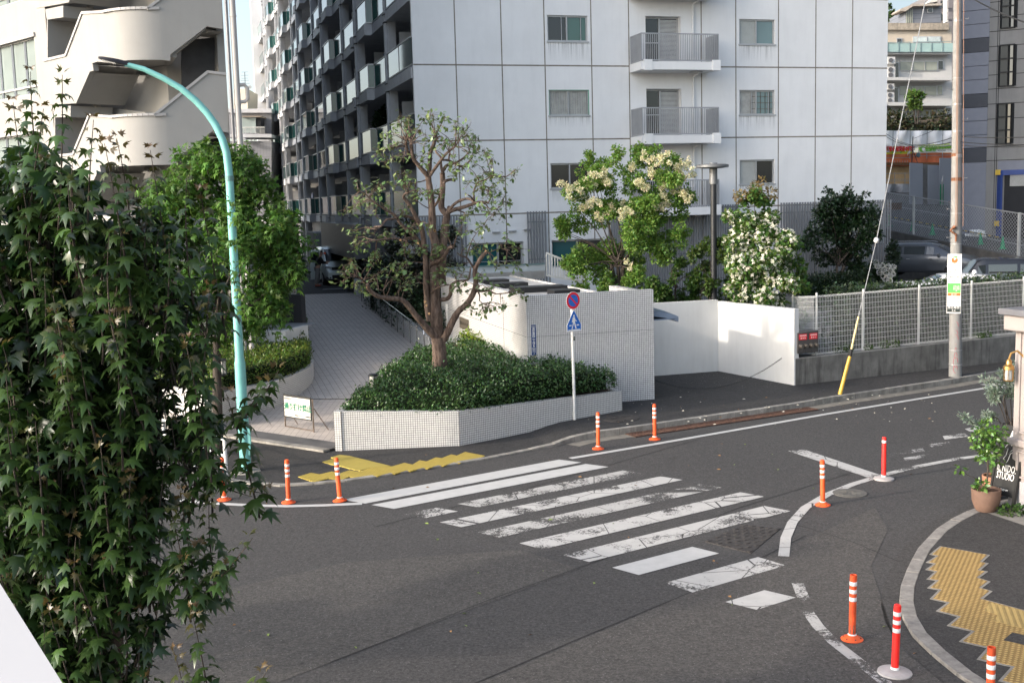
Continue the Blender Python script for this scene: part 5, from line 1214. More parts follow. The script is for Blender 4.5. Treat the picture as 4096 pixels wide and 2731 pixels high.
for lev in (0, 1, 2): dk_ = MB(); dk_.box(up_(O+DB*(uE-.75)-NB*2.45, pB(1700, 720).z+.35-DZ*(lev-0)), (.9, .05, 2.0), DB, NB); dk_.build('dark_door', M_DKMETAL, hb)
# main front wall to the left of the stair
wl = Q_ = None
uA = lambda p: (p-O).dot(DA)
def pAm(x, y): return PL(*zq(x, y), O-NA*.02, NA)
u_l, u_r = uA(pAm(-900, 300)), uA(pAm(400, 300))
def fa_(u, z, d=0): return O+DA*u+NA*(d-.02)+Vector((0, 0, z))
winz1, winz0 = pAm(150, 345).z, pAm(170, 790).z
wu0, wu1 = uA(pAm(312, 600)), uA(pAm(-420, 600))
hol = []
for lev in (-1, 0, 1, 2): hol.append((wu0, wu1, winz0-DZ*lev-.15, winz1-DZ*lev, .18))
m = MB(); holed(m, u_r, u_l, zlo, zhi, hol, .18, lambda u, z, d: fa_(u, z, d)); m.build('front_wall', M_CREAM, hb)
for h in hol:
    a, b, c, d = h[:4]; wf = MB(); n_ = 7
    for z in (c+.03, c+(d-c)*.16, d-.03): wf.bar(fa_(a, z, -.12), fa_(b, z, -.12), .06)
    for i in range(n_+1): u = a+(b-a)*i/n_; wf.bar(fa_(u, c, -.12), fa_(u, d, -.12), .06)
    wo = wf.build('window', M_FRAMEW, hb)
    MB().quad(fa_(a, c, -.15), fa_(b, c, -.15), fa_(b, d, -.15), fa_(a, d, -.15)).build('pane', glass('curtained_glass', (.20, .24, .23), .12, .6), wo)
    MB().bar(fa_(a-.1, d+.03, .03), fa_(b, d+.03, .03), .06, .12).build('lintel', M_CAPS, wo)
# recess posts by the flights
for lev in (-1, 0, 1, 2):
    q = pA(540, 330)-NA*.9-ZX*DZ*lev; MB().tube([q-ZX*1.1, q+ZX*1.1], .10, 12).build('round_post', M_CREAM, hb, smooth=True)
    q0_, q1_ = pA(400, 175)-ZX*DZ*lev, pA(400, 515)-ZX*DZ*lev
    MB().prism([q0_-NA*.0+ZX*.0, q0_-NA*1.4, q1_-NA*1.4, q1_], -DA, .06).build('recess_reveal', M_CREAM, hb)
    bk2 = MB(); bk2.quad(pA(380, 560)-NA*1.5-ZX*DZ*lev, pA(760, 560)-NA*1.5-ZX*DZ*lev, pA(760, 60)-NA*1.5-ZX*DZ*lev, pA(380, 60)-NA*1.5-ZX*DZ*lev); bk2.build('recess_back', M_CREAM, hb)
    hd_ = MB(); hd_.prism([pA(385, 82)-ZX*DZ*lev, pA(540, 50)-ZX*DZ*lev, pA(540, 150)-ZX*DZ*lev, pA(400, 172)-ZX*DZ*lev], -NA, 1.3); hd_.build('recess_head', M_CREAM, hb)
# unseen mass added behind, shaped to throw shade on the apartment block
MB().prism([Vector((-9.35, 35.6, 0)), Vector((-11.7, 42.5, 0)), Vector((-20.8, 76, 0)), Vector((-42, 76, 0)), Vector((-42, 38, 0)), Vector((-17.5, 38, 0)), Vector((-13.4, 34.7, 0))], (0, 0, 1), 30).build('shade_mass', M_CREAM, hb)
# drain pipes down the right edge
pp0 = O+DB*(uE+.28)+NB*.06
m = MB(); m.tube([up_(pp0, -1), up_(pp0, zhi)], .085, 12)
for z in np.arange(1, zhi, 2.4): m.lathe(up_(pp0, z), [(.098, 0), (.098, .05)], 12)
pipe = m.build('drain_pipe', mat('pipe_grey', (.40, .38, .36), .5, .4, var=.08), hb, smooth=True)
MB().tube([up_(pp0-DB*.17, -1), up_(pp0-DB*.17, zhi)], .045, 8).build('drain_pipe', mat('pipe_dark', (.18, .18, .19), .5, .4, .3), hb, smooth=True)
for lev in (0, 1):
    z = pB(1990, 770).z+DZ*lev; MB().tube([up_(pp0, z+.12), up_(pp0+DB*.2, z+.14), up_(pp0+DB*.28, z+.05), up_(pp0+DB*.28, z-.25), up_(pp0+DB*.2, z-.33), up_(pp0, z-.33)], .055, 8).build('pipe_bend', pipe.data.materials[0], hb, smooth=True)
# low white wall and yard behind the clipped hedge
lw = thing('yard_wall', 'low white wall behind the clipped hedge with grey sheets on it', 'wall', (0, 0, 0))
y0_, y1_ = AY(445, 778, 34.6), AY(655, 760, 33.8); ztw = y1_.z; y0_ = Vector((y0_.x, y0_.y, 0)); yd = (Vector((y1_.x, y1_.y, 0))-y0_); yL = yd.length; yd.normalize(); yn = Vector((-yd.y, yd.x, 0))
MB().prism([up_(y0_, 0), up_(y0_+yd*yL, 0), up_(y0_+yd*yL, ztw), up_(y0_, ztw)], yn, .18).build('wall', M_WHITEWALL, lw)
MB().prism([up_(y0_+yd*(yL-.18)+yn*.18, 0), up_(y0_+yd*(yL-.18)+yn*.18, ztw), up_(y0_+yd*(yL-.18)+yn*1.6, ztw), up_(y0_+yd*(yL-.18)+yn*1.6, 0)], yd, .18).build('return_wall', M_WHITEWALL, lw)
MB().box(up_(y0_+yd*(yL*.62)+yn*1.3, ztw-.05), (yL*.7, 2.2, .06), yd, yn).build('sheet_cover', mat('grey_sheet', (.24, .25, .26), .5, .4, .2, var=.2), lw)
gm = MB().box(up_(y0_+yd*(yL*.62)+yn*2.7, 1.7), (yL*.35, .3, 1.6), yd, yn).build('yard_shade_box', mat('yard_shade_dark', (.03, .03, .032), .8), lw)  # solid dark box stands in for a shaded garage inside
MB().box(up_(y0_+yd*(yL*.1)+yn*2.6, 1.9), (yL*.75, .3, 3.2), yd, yn).build('yard_back_wall', M_WHITEWALL, lw)
# ================================================================== FAR LEFT: GREY TILED BUILDING WITH ROOF BLOCK
M_GREYB = tiles('grey_facing', (.26, .265, .29), (.19, .19, .205), (.25, .5), .02, .05, .6)
M_PALEROOF = mat('pale_cladding', (.50, .51, .54), .5, var=.06)
gb_ = thing('tiled_building', 'grey tiled building with white balcony rail and cream roof block', 'building', (0, 0, 0))
YG = 95.0
def xg(x, y, Y=YG): return AY((900+x/3.0136)/KD, (200+y/3.0136)/KD, Y)
def slab(x0, y0, x1, y1, Y, dep, nm, mtl, par):
    a, b, c, d = [AY((900+x/3.0136)/KD, (200+y/3.0136)/KD, Y) for x, y in ((x0, y1), (x1, y1), (x1, y0), (x0, y0))]
    return MB().prism([a, b, c, d], (0, 1, 0), dep).build(nm, mtl, par)
slab(20, 1100, 560, 2000, YG-2.5, 8, 'lower_wall', M_GREYB, gb_)
slab(20, 1015, 560, 1056, YG-2.8, 3, 'cladding_band', M_PALEROOF, gb_)
slab(20, 755, 560, 1015, YG, 8, 'upper_wall', M_GREYB, gb_)
slab(20, 710, 560, 757, YG-.4, 9, 'cladding_band', M_PALEROOF, gb_)
slab(205, 808, 372, 1000, YG-1.6, 1.5, 'sunroom', glass('sunroom_glass', (.34, .40, .39), .15), gb_)
slab(200, 795, 436, 812, YG-1.9, 2.0, 'sunroom_roof', mat('sunroom_roof', (.26, .22, .18), .7), gb_)
slab(374, 815, 430, 940, YG-1.55, 1.4, 'sunroom_side', M_DKMETAL, gb_)
m = MB()
for i in range(30): x = 130+i*12; m.bar(xg(x, 935, YG-2.6), xg(x, 1012, YG-2.6), .025 if i % 5 else .06)
m.bar(xg(125, 935, YG-2.6), xg(480, 932, YG-2.6), .07, .07); m.build('balcony_rail', M_WHITEP, gb_)
slab(130, 1062, 245, 1076, YG-3.4, .9, 'awning', M_PALEROOF, gb_); slab(145, 1160, 212, 1400, YG-2.6, .1, 'window', M_DARKGL, gb_)
MB().tube([xg(212, 1420, YG-2.8), xg(214, 1165, YG-2.8), xg(240, 1148, YG-2.8)], .045, 8).build('pipe', M_WHITEP, gb_)
for x in (316, 357): MB().lathe(xg(x, 1085, YG-2.7), [(.0, -.08), (.07, -.03), (.07, .03), (0, .08)], 12).build('vent_cap', M_FRAMEW, gb_)
a = [xg(105, 712, YG+2), xg(272, 712, YG+2), xg(272, 470, YG+2), xg(105, 470, YG+2)]
M_RB = mat('roof_block_cream', (.66, .61, .50), .8, var=.05)
e = xg(392, 712, YG+7)-xg(272, 712, YG+2)
mb_ = MB(); mb_.add([*a, a[0]+e, a[1]+e, a[2]+Vector((e.x, e.y, 0)), a[3]+Vector((e.x, e.y, 0))], [(0, 1, 2, 3), (1, 5, 6, 2), (3, 2, 6, 7), (0, 3, 7, 4)]); mb_.build('roof_block', M_RB, gb_)
m = MB(); m.bar(xg(245, 468, YG+3), xg(238, 270, YG+3), .045)
for y_, l_ in ((270, 38), (310, 45), (345, 40), (372, 50), (410, 60)): m.bar(xg(238-l_, y_, YG+3), xg(238+l_, y_-3, YG+3), .02)
tag(m.build('aerial', M_DKMETAL), 'thin television aerial on the cream roof block', 'aerial')
tag(MB().tube([xg(130, 500, 88), xg(114, 60, 88)], [.035, .02], 6).build('mast', M_DKMETAL), 'tall thin mast against the pale sky at left', 'mast')
dsh = MB().lathe((0, 0, 0), [(0.02, 0), (.09, .02), (.16, .06)], 16).build('satellite_dish', M_WHITEP); dsh.location = xg(298, 452, YG+2.5); dsh.rotation_euler = (R(75), 0, R(20)); tag(dsh, 'small white satellite dish on the cream roof block', 'satellite dish')
# ================================================================== FAR RIGHT
def q8(x, y, Y): return AY((3500+x/3.9195)/KD, (y/3.92)/KD, Y)
def q9(x, y, Y): return AY((3500+x/3.9195)/KD, (380+y/3.92)/KD, Y)
def card(pts, dep, nm, mtl, par, q=q8, Y=110, n=(0, 1, 0)): return MB().prism([q(x, y, Y) for x, y in pts], n, dep).build(nm, mtl, par)
def rq(x0, y0, x1, y1): return [(x0, y1), (x1, y1), (x1, y0), (x0, y0)]
M_WB = mat('terrace_white', (.46, .45, .43), .8, var=.04, grime=.12); M_BEIGE = mat('terrace_beige', (.43, .37, .295), .8, var=.04); M_FROST = glass('frosted_panel', (.28, .39, .365), .2, .5); M_BLINDW = glass('blind_window', (.24, .25, .21), .15, .6)
YT = 105
tb5 = thing('terrace_building', 'white stepped apartment building with frosted glass terrace at upper right', 'building', (0, 0, 0))
card(rq(-150, 430, 1200, 680), 8, 'beige_wall', M_BEIGE, tb5, Y=YT+3); card(rq(-150, 365, 1165, 470), 9, 'roof_parapet', mat('stained_parapet', (.28, .24, .19), .9, var=.3, grime=.8), tb5, Y=YT+2.6)
card(rq(-150, 790, 1210, 850), 4, 'terrace_edge', M_WB, tb5, Y=YT-1.0)
card(rq(-150, 850, 1205, 1260), 9, 'upper_storey', M_WB, tb5, Y=YT); card(rq(-150, 1215, 1205, 1262), 2, 'balcony_slab', M_WB, tb5, Y=YT-1.6)
card(rq(-150, 1262, 1205, 1700), 9, 'middle_storey', M_WB, tb5, Y=YT); card(rq(-150, 1605, 1205, 1660), 2, 'balcony_slab', M_WB, tb5, Y=YT-1.6)
card(rq(-150, 1660, 1205, 2000), 9, 'lower_storey', mat('lower_grey', (.40, .39, .37), .8, var=.08), tb5, Y=YT+.3)
for i in range(8): card(rq(25+172*i-340+172, 678, 190+172*i-340+172, 818), .06, 'glass_panel', M_FROST, tb5, Y=YT-1.2)
m = MB()
for i in range(8): x = 21+172*i-168; m.bar(q8(x, 672, YT-1.25), q8(x, 822, YT-1.25), .05)
m.bar(q8(-150, 678, YT-1.25), q8(1210, 652, YT-1.25), .05); m.build('guard_frame', mat('teal_frame', (.20, .27, .27), .5), tb5)
def win(x0, y0, x1, y1, mtl, Y, par, mull=1, q=q8):
    f = card(rq(x0-12, y0-12, x1+12, y1+12), .1, 'window', M_FRAMEW, par, q, Y-.1); card(rq(x0, y0, x1, y1), .04, 'pane', mtl, f, q, Y-.16)
    if mull > 1:
        m = MB()
        for i in range(1, mull): x = x0+(x1-x0)*i/mull; m.bar(q(x, y0, Y-.2), q(x, y1, Y-.2), .05)
        m.build('mullion', M_FRAMEW, f)
win(605, 585, 1025, 665, mat('far_curtain', (.40, .45, .44), .8, var=.25, scale=3), YT+3, tb5, 2); win(352, 610, 415, 680, M_DARKGL, YT+3, tb5)
win(400, 970, 975, 1105, M_BLINDW, YT, tb5, 3); win(1000, 960, 1065, 1085, M_DARKGL, YT, tb5); win(310, 990, 370, 1220, M_DARKGL, YT, tb5)
win(390, 1362, 965, 1495, M_BLINDW, YT, tb5, 3); win(990, 1350, 1055, 1480, M_BLINDW, YT, tb5); win(308, 1380, 362, 1600, M_DARKGL, YT, tb5)
win(740, 1740, 955, 1840, M_BLINDW, YT+.3, tb5, 2); win(980, 1735, 1050, 1845, M_BLINDW, YT+.3, tb5); win(525, 1735, 630, 1845, M_BLINDW, YT+.3, tb5)
card(rq(185, 1680, 500, 1840), .3, 'white_shed', M_WB, tb5, Y=YT-.4)
M_AC = mat('aircon_white', (.48, .47, .45), .6, var=.05)
def aircon(x0, y0, x1, y1, fans, Y, label):
    p = q8((x0+x1)/2, y1, Y); t = thing('air_conditioner', label, 'air conditioner', p, 0, 'outdoor air conditioners on the white building')
    card(rq(x0, y0, x1, y1), .8, 'case', M_AC, t, Y=Y)
    for i in range(fans):
        cyy = y0+(y1-y0)*(i+.5)/fans; c = q8(x0+(x1-x0)*.38, cyy, Y-.03); rr = (q8(x0+(x1-x0)*.68, cyy, Y)-q8(x0+(x1-x0)*.38, cyy, Y)).length
        MB().prism([c+Vector((rr*math.cos(a), 0, rr*math.sin(a))) for a in np.linspace(0, 2*PI, 21)[:-1]], (0, -1, 0), .05).build('fan_grille', mat('fan_dark', (.10, .10, .105), .7), t)
aircon(205, 895, 318, 1003, 1, YT-1.3, 'topmost single-fan air conditioner on the upper terrace'); aircon(200, 1052, 318, 1222, 2, YT-1.3, 'twin-fan air conditioner standing on the upper balcony slab')
aircon(196, 1315, 305, 1405, 1, YT-1.3, 'single-fan air conditioner above the lower balcony'); aircon(192, 1450, 303, 1620, 2, YT-1.3, 'twin-fan air conditioner standing on the lower balcony slab')
for i, nm in enumerate(('leftmost air conditioner of the row behind the overgrown hedge', 'middle air conditioner of the row behind the overgrown hedge', 'right air conditioner of the row behind the overgrown hedge')): aircon(190+135*i, 1820, 310+135*i, 1930, 1, YT-2.4, nm)
# penthouse with rounded roof, and the dark block behind
ph = thing('rooftop_house', 'dark blue-grey rooftop house with a flat rounded concrete roof', 'building', (0, 0, 0))
M_SIDING = tiles('grey_siding', (.155, .165, .19), (.10, .11, .125), (9, .45), .05, .05, .6)
card([(480, 372), (1030, 360), (1035, 90), (600, 92), (480, 175)], 6, 'wall', M_SIDING, ph, Y=YT+8)
m = MB(); tp_ = [(390, 160), (420, 135), (500, 105), (600, 66), (1045, 58), (1045, 90), (600, 98), (480, 180), (400, 178)]
m.prism([q8(x, y, YT+7.2) for x, y in tp_], (0, 1, 0), 2.5); m.build('roof', mat('roof_concrete', (.33, .29, .25), .9, var=.2), ph)
for i in range(4): card([(492+28*i, 368), (508+28*i, 366), (508+28*i, 160-14*i), (492+28*i, 172-14*i)], .1, 'window_strip', M_BLINDW, ph, Y=YT+7.9)
win(832, 125, 898, 190, M_DARKGL, YT+8, ph)
db = thing('dark_block', 'dark grey apartment block rising behind the utility pole', 'building', (0, 0, 0))
M_DKB = mat('dark_cladding', (.15, .14, .145), .7, var=.08)
card(rq(1030, -160, 1700, 1300), 10, 'wall', M_DKB, db, Y=135)
for y in (125, 400): win(1430, y, 1555, y+105, M_BLINDW, 134.8, db, 2)
card(rq(1118, -60, 1150, 350), 1, 'white_post', M_WB, db, Y=133); card([(820, 55), (1030, 20), (1030, -160), (1000, -80)], 2, 'sloped_roof', M_WB, db, Y=136)
for y in (20, 215): card(rq(1035, y, 1110, y+110), .2, 'window', M_DARKGL, db, Y=134.6)
for y in (10, 190, 340): card(rq(1150, y, 1215, y+120), .3, 'balcony_front', M_DKB, db, Y=131)
# ================================================================== GREY TILED BUILDING WITH SHUTTER, RIGHT
rb = thing('concrete_building', 'grey concrete building with dark windows and roller shutter at right', 'building', (0, 0, 0))
RB0 = AY(2247, 470, 56.0); RB0 = Vector((RB0.x, RB0.y, 0))
DR = Vector((math.sin(R(62)), -math.cos(R(62)), 0)); NR = Vector((-DR.y, DR.x, 0)); NR = NR if NR.x < 0 or NR.y < 0 else -NR
NR = Vector((-math.cos(R(62)), -math.sin(R(62)), 0))
DR = Vector((math.sin(R(62)), -math.cos(R(62)), 0))
def pr8(x, y): return PL((3500+x/3.9195)/KD, (y/3.92)/KD, RB0, NR)
def pr9(x, y): return PL((3500+x/3.9195)/KD, (380+y/3.92)/KD, RB0, NR)
M_RCONC = mat('building_concrete', (.235, .225, .215), .8, .3, var=.10, scale=.8, grime=.25, grimecol=(.12, .115, .11)); M_RBLUE = mat('blue_grey_panel', (.205, .21, .245), .6, .4, var=.05); M_RNAVY = mat('navy_panel', (.045, .048, .06), .55, .4, var=.1)
def pz(x, y, q): return q(x, y)
uR = lambda p: (p-RB0).dot(DR)
def rbp(u, z, d=0): return RB0+DR*u+NR*d+Vector((0, 0, z))
uE0 = uR(pr8(1560, 400)); uC = uR(pr8(1790, 700)); 
def zR(y, q=pr9, x=1850): return q(x, y).z
MB().prism([rbp(uC, 1.5), rbp(uC+9, 1.5), rbp(uC+9, 26), rbp(uC, 26)], -NR, 8).build('wall', M_RCONC, rb)
ue_ = uC-1.55
zs_ = [pr9(1500, y).z for y in (1065, 835, 635, 415, 205, -20)]
zs2 = [pr8(1530, y).z for y in (1480, 1260, 1045, 830, 610, 390, 175, -40)]
def band_(za, zb, mtl): MB().prism([rbp(ue_, za+.012, .05), rbp(uC, za+.012, .05), rbp(uC, zb-.012, .05), rbp(ue_, zb-.012, .05)], -NR, 3).build('facing_panel', mtl, rb)
for i, mt_ in enumerate((M_RNAVY, M_RBLUE, M_RBLUE, M_RBLUE)): band_(zs_[i], zs_[i+1], mt_)
band_(zs_[4], zs2[0], M_RNAVY)
for i, mt_ in enumerate((M_RBLUE, M_RBLUE, M_RBLUE, M_RNAVY, M_RBLUE, M_RBLUE, M_RBLUE)): band_(zs2[i], zs2[i+1], mt_)
MB().prism([rbp(ue_, 2.0, .04), rbp(uC, 2.0, .04), rbp(uC, zs_[0], .04), rbp(ue_, zs_[0], .04)], -NR, 3).build('lower_panel', M_RBLUE, rb)
m = MB()
for q, x, y in ((pr9, 1850, 1030), (pr9, 1850, 810), (pr9, 1850, 380), (pr9, 1850, 145), (pr8, 1850, 1400), (pr8, 1850, 1180), (pr8, 1850, 960), (pr8, 1850, 735), (pr8, 1850, 500), (pr8, 1850, 270), (pr8, 1850, 40)):
    z = q(x, y).z; m.box(rbp(uC+4.5, z, .004), (9, .01, .03), DR, NR)
for x in (1880, 1910): u = uR(pr9(x, 900)); m.box(rbp(u, 8, .004), (.025, .01, 14), DR, NR)
m.build('panel_joint', M_SEAM, rb)
def rwin(q, x0, y0, x1, y1):
    a, b = q(x0, y1), q(x1, y0); u0, u1 = uR(a), uR(b); z0_, z1_ = a.z, b.z+.0
    z1_ = q(x0, y0).z
    f = MB()
    for z in (z0_, z0_+(z1_-z0_)*.33, z0_+(z1_-z0_)*.66, z1_): f.bar(rbp(u0, z, .02), rbp(u1, z, .02), .07)
    for u in (u0, u0+(u1-u0)*.62, u1): f.bar(rbp(u, z0_, .02), rbp(u, z1_, .02), .07 if u != u1 else .12)
    fo = f.build('window', M_BLACK, rb)
    MB().quad(rbp(u0, z0_, .012), rbp(u0+(u1-u0)*.62, z0_, .012), rbp(u0+(u1-u0)*.62, z1_, .012), rbp(u0, z1_, .012)).build('pane', glass('grey_window', (.045, .05, .05), .3, .2), fo)
    MB().quad(rbp(u0+(u1-u0)*.62, z0_, .012), rbp(u1, z0_, .012), rbp(u1, z1_, .012), rbp(u0+(u1-u0)*.62, z1_, .012)).build('pane', M_DARKGL, fo)
rwin(pr8, 1985, 450, 2200, -60); rwin(pr8, 1955, 1360, 2180, 720); rwin(pr9, 1925, 770, 2140, 145)
ua, ub_ = uR(pr9(1925, 1300)), uR(pr9(2500, 1300)); zc_, zd = pr9(1960, 1190).z, pr9(1925, 1040).z
zg_ = AY(2310, 480, 52).z
MB().prism([rbp(ua, zc_, .03), rbp(ub_, zc_, .03), rbp(ub_, zd, .03), rbp(ua, zd, .03)], -NR, .2).build('shutter_header', M_RBLUE, rb)
M_BLUEF = mat('blue_frame', (.03, .06, .22), .5, .4)
m = MB(); m.bar(rbp(ua+.1, 2.0, .06), rbp(ua+.1, zc_, .06), .28, .1); m.bar(rbp(ua, zc_-.1, .06), rbp(ub_, zc_-.1, .06), .1, .25); m.build('shutter_frame', M_BLUEF, rb)
m = MB(); zsb = pr9(2000, 1450).z
n_ = 14
for i in range(n_): z = zsb+(zc_-.25-zsb)*i/n_; m.box(rbp((ua+ub_)/2+.3, z+.06, .03), (ub_-ua-.5, .05, (zc_-.25-zsb)/n_*.8), DR, NR)
m.build('roller_shutter', mat('shutter_steel', (.34, .34, .335), .5, .5, .4), rb)
MB().quad(rbp(ua+.3, 1.8, .015), rbp(ub_, 1.8, .015), rbp(ub_, zc_, .015), rbp(ua+.3, zc_, .015)).build('garage_shade', mat('garage_shade_dark', (.02, .02, .022), .8), rb)  # flat dark sheet in place of the shade inside the garage
for z in (pr9(1930, 1215).z, 3.6): MB().box(rbp(ua+.02, z, .13), (.25, .06, .25), DR, NR).build('corner_guard', mat('yellow_guard', (.55, .36, .04), .6), rb)
# ================================================================== CONSTRUCTION SITE, UPPER STREET, CARS
F0, F1 = AY(2034, 527.5, 57.5), AY(2330, 588.6, 49.0)
us = (F1-F0); usd = Vector((us.x, us.y, 0)).normalized(); usn = Vector((-usd.y, usd.x, 0)); usn = usn if usn.y > 0 else -usn
slope = us.z/Vector((us.x, us.y, 0)).length
def us_pt(s, n, dz=0): p = Vector((F0.x, F0.y, 0))+usd*s+usn*n; return Vector((p.x, p.y, F0.z-.05+slope*s+dz))
MB().quad(us_pt(-22, -.1), us_pt(24, -.1), us_pt(24, 26), us_pt(-22, 26)).build('upper_street', M_STREET, kind='structure')
rwall = MB().prism([us_pt(-10, -.12, -3), us_pt(24, -.12, -3), us_pt(24, -.12, .12), us_pt(-10, -.12, .12)], -usn, .25).build('retaining_wall', mat('dark_retaining', (.085, .08, .075), .9, var=.3, scale=2, grime=.6)); tag(rwall, 'dark stone retaining wall below the chain-link fence', 'wall')
M_USP = mat('street_paint', (.40, .39, .38), .8, var=.2, scale=5)
for n_ in (3.0, 7.5): MB().quad(us_pt(-15, n_, .008), us_pt(20, n_, .008), us_pt(20, n_+.15, .008), us_pt(-15, n_+.15, .008)).build('edge_line', M_USP, bpy.data.objects['upper_street'])
# chain-link fence
cl = thing('chain_link_fence', 'galvanised chain-link fence along the raised street at right', 'fence', us_pt(0, 0))
FHc = 1.85
M_LINK = mat('link_wire', (.36, .36, .36), .5, .5, .5)
m = MB(); Lf = 17.0; st_ = .17
for k in range(int((Lf+FHc)/st_)):
    s = k*st_-FHc
    for sg in (1, -1):
        a0, a1 = (s, s+FHc) if sg == 1 else (s+FHc, s)
        z0_, z1_ = 0.0, FHc
        A_c, B_c = (a0, z0_), (a1, z1_)
        lo, hi = -.6, Lf
        def clip(p, q):
            (a, za), (b, zb) = p, q
            if a > b: (a, za), (b, zb) = (b, zb), (a, za)
            if b < lo or a > hi: return None
            if a < lo: f = (lo-a)/(b-a); za += (zb-za)*f; a = lo
            if b > hi: f = (hi-a)/(b-a); zb = za+(zb-za)*f; b = hi
            return (a, za), (b, zb)
        c_ = clip(A_c, B_c)
        if c_: m.bar(us_pt(c_[0][0], 0, .08+c_[0][1]), us_pt(c_[1][0], 0, .08+c_[1][1]), .011)
m.build('wire_mesh', M_LINK, cl)
for s in (-.5, 2.2, 4.9, 9.2, 12.9, 16.5): MB().box(us_pt(s, -.02, FHc/2+.05), (.10, .10, FHc+.15), usd, usn).build('post', mat('post_grey', (.46, .46, .45), .5, .5, .3), cl)
for z in (.06, FHc+.08): MB().bar(us_pt(-.6, 0, z), us_pt(Lf, 0, z), .05).build('rail', M_LINK, cl)
# cones with a black and yellow bar line behind the fence
M_CONE = mat('green_cone', (.03, .30, .14), .5, .4, var=.15); cones = []
for i, x in enumerate((2037, 2128.5, 2205, 2314-20, 2412-31)):
    pass
def us_at(px, n): # foot point at a picture column, n metres behind the fence
    d = ray(px, 560); b = Vector((F0.x, F0.y, 0))+usn*n; d2 = Vector((d.x, d.y, 0)); 
    A = np.array([[d2.x, -usd.x], [d2.y, -usd.y]]); r = np.linalg.solve(A, np.array([b.x, b.y])); return us_pt(r[1], n)
lab = ['green cone at the upper end of the row behind the fence', 'green cone second from the slatted wall behind the fence', 'green cone just left of the utility pole behind the fence', 'green cone right of the utility pole, behind the chain-link fence', 'green cone nearest the right edge behind the chain-link fence']
for px, lb_ in zip((2041, 2095.5, 2141, 2252, 2303), lab):
    p = us_at(px, 1.3); t = thing('traffic_cone', lb_, 'traffic cone', p, 0, 'green cones behind the chain-link fence')
    MB().lathe(p, [(.13, .02), (.10, .15), (.03, .56), (.022, .58)], 14).build('cone', M_CONE, t, smooth=True); MB().box(p+Vector((0, 0, .012)), (.30, .30, .025)).build('base', M_CONE, t); cones.append(p)
bb = MB()
for a, b in zip(cones[:-1], cones[1:]):
    n_ = int((b-a).length/.22)
    for i in range(n_): bb.bar(a.lerp(b, i/n_)+ZX*.5, a.lerp(b, (i+1)/n_)+ZX*.5, .04, m=i % 2)
tag(bb.build('barrier_bar', [mat('bar_yellow', (.48, .33, .03), .5), M_BLACK]), 'black and yellow bars linking the green cones', 'barrier bar')
# grey site hoarding
YH = 70.0
hd2 = thing('site_hoarding', 'tall grey steel hoarding round the building site', 'hoarding', (0, 0, 0))
M_HOARD = mat('hoarding_grey', (.36, .38, .42), .5, .4, .1, var=.05, scale=.8)
def q9Y(x, y, Y=YH): return q9(x, y, Y)
card([(548, 2050), (750, 2080), (750, 1075), (548, 1065)], .1, 'panel', M_HOARD, hd2, q9, YH); card([(750, 2080), (832, 2090), (832, 1090), (750, 1085)], .1, 'worn_panel', mat('worn_panel', (.24, .235, .22), .7, var=.15, grime=.4), hd2, q9, YH+.2)
card([(832, 2100), (1050, 2120), (1050, 1105), (832, 1095)], .1, 'panel', M_HOARD, hd2, q9, YH); card([(1017, 2120), (1440, 2180), (1440, 985), (1017, 990)], .1, 'panel', M_HOARD, hd2, q9, YH-.3); card([(1432, 2180), (1750, 2180), (1750, 980), (1432, 985)], .1, 'panel', mat('hoarding_shade', (.30, .31, .35), .5, .4), hd2, q9, YH+2)  # last panel is the hoarding grey darkened, shade put into its colour
st2 = MB(); a, b = q9Y(1020, 1403, YH-.45), q9Y(1073, 1400, YH-.45); bz = q9Y(1010, 1990, YH-.45)
st2.prism([Vector((a.x, a.y, bz.z)), Vector((b.x, b.y, bz.z)), b, a], (0, -1, 0), .05)
so_ = st2.build('striped_sign', M_CONE); tag(so_, 'tall green and white striped marker on the hoarding', 'marker')
st3 = MB()
for i in range(9):
    z = bz.z+(a.z-bz.z)*(i+.35)/9; st3.prism([Vector((a.x+.06, a.y-.06, z)), Vector((b.x-.06, a.y-.06, z+.35)), Vector((b.x-.06, a.y-.06, z+.75)), Vector((a.x+.06, a.y-.06, z+.4))], (0, -1, 0), .01)
st3.build('white_stripes', M_SGNWHITE, so_)
# scaffold site behind: white sheets, banners, orange net, timber panels
ss = thing('scaffold_site', 'building site wrapped in white sheets above orange netting and timber panels', 'building site', (0, 0, 0))
YS = 78.0
def wavy(x0, y0, x1, y1, Y, nm, mtl, amp=.15, fr=7):
    rows = []
    for j in range(7):
        r = []
        for i in range(61):
            fx, fy = i/60, j/6; p = q9(x0+(x1-x0)*fx, y0+(y1-y0)*fy, Y); r.append(p+Vector((0, amp*(math.sin(fx*fr*6.28+math.sin(fy*3)*1.5)+.5*math.sin(fx*29+fy*4)), 0)))
        rows.append(r)
    return MB().sheet(rows).build(nm, mtl, ss, smooth=True)
wavy(-200, 560, 1560, 830, YS, 'white_sheet', mat('white_sheet', (.80, .80, .80), .55, .4, var=.06), .14)
M_ORNET = mat('orange_net', (.58, .16, .07), .8, var=.2, scale=1.5); wavy(-200, 905, 1560, 1120, YS+.5, 'orange_net', M_ORNET, .06)
M_PLY = mat('plywood', (.55, .36, .18), .8, var=.3, scale=.9, grime=.3, grimecol=(.2, .1, .05))
card(rq(-150, 1060, 700, 1420), .2, 'timber_panel', M_PLY, ss, q9, YS+.8); card(rq(-150, 1060, 1010, 1105), .4, 'timber_beam', mat('timber_dark', (.16, .085, .04), .8, var=.3), ss, q9, YS+.4)
wavy(-200, 1395, 560, 1700, YS-.4, 'grey_sheet', mat('grey_sheet_site', (.36, .36, .37), .5, .4), .2, 3)
m = MB()
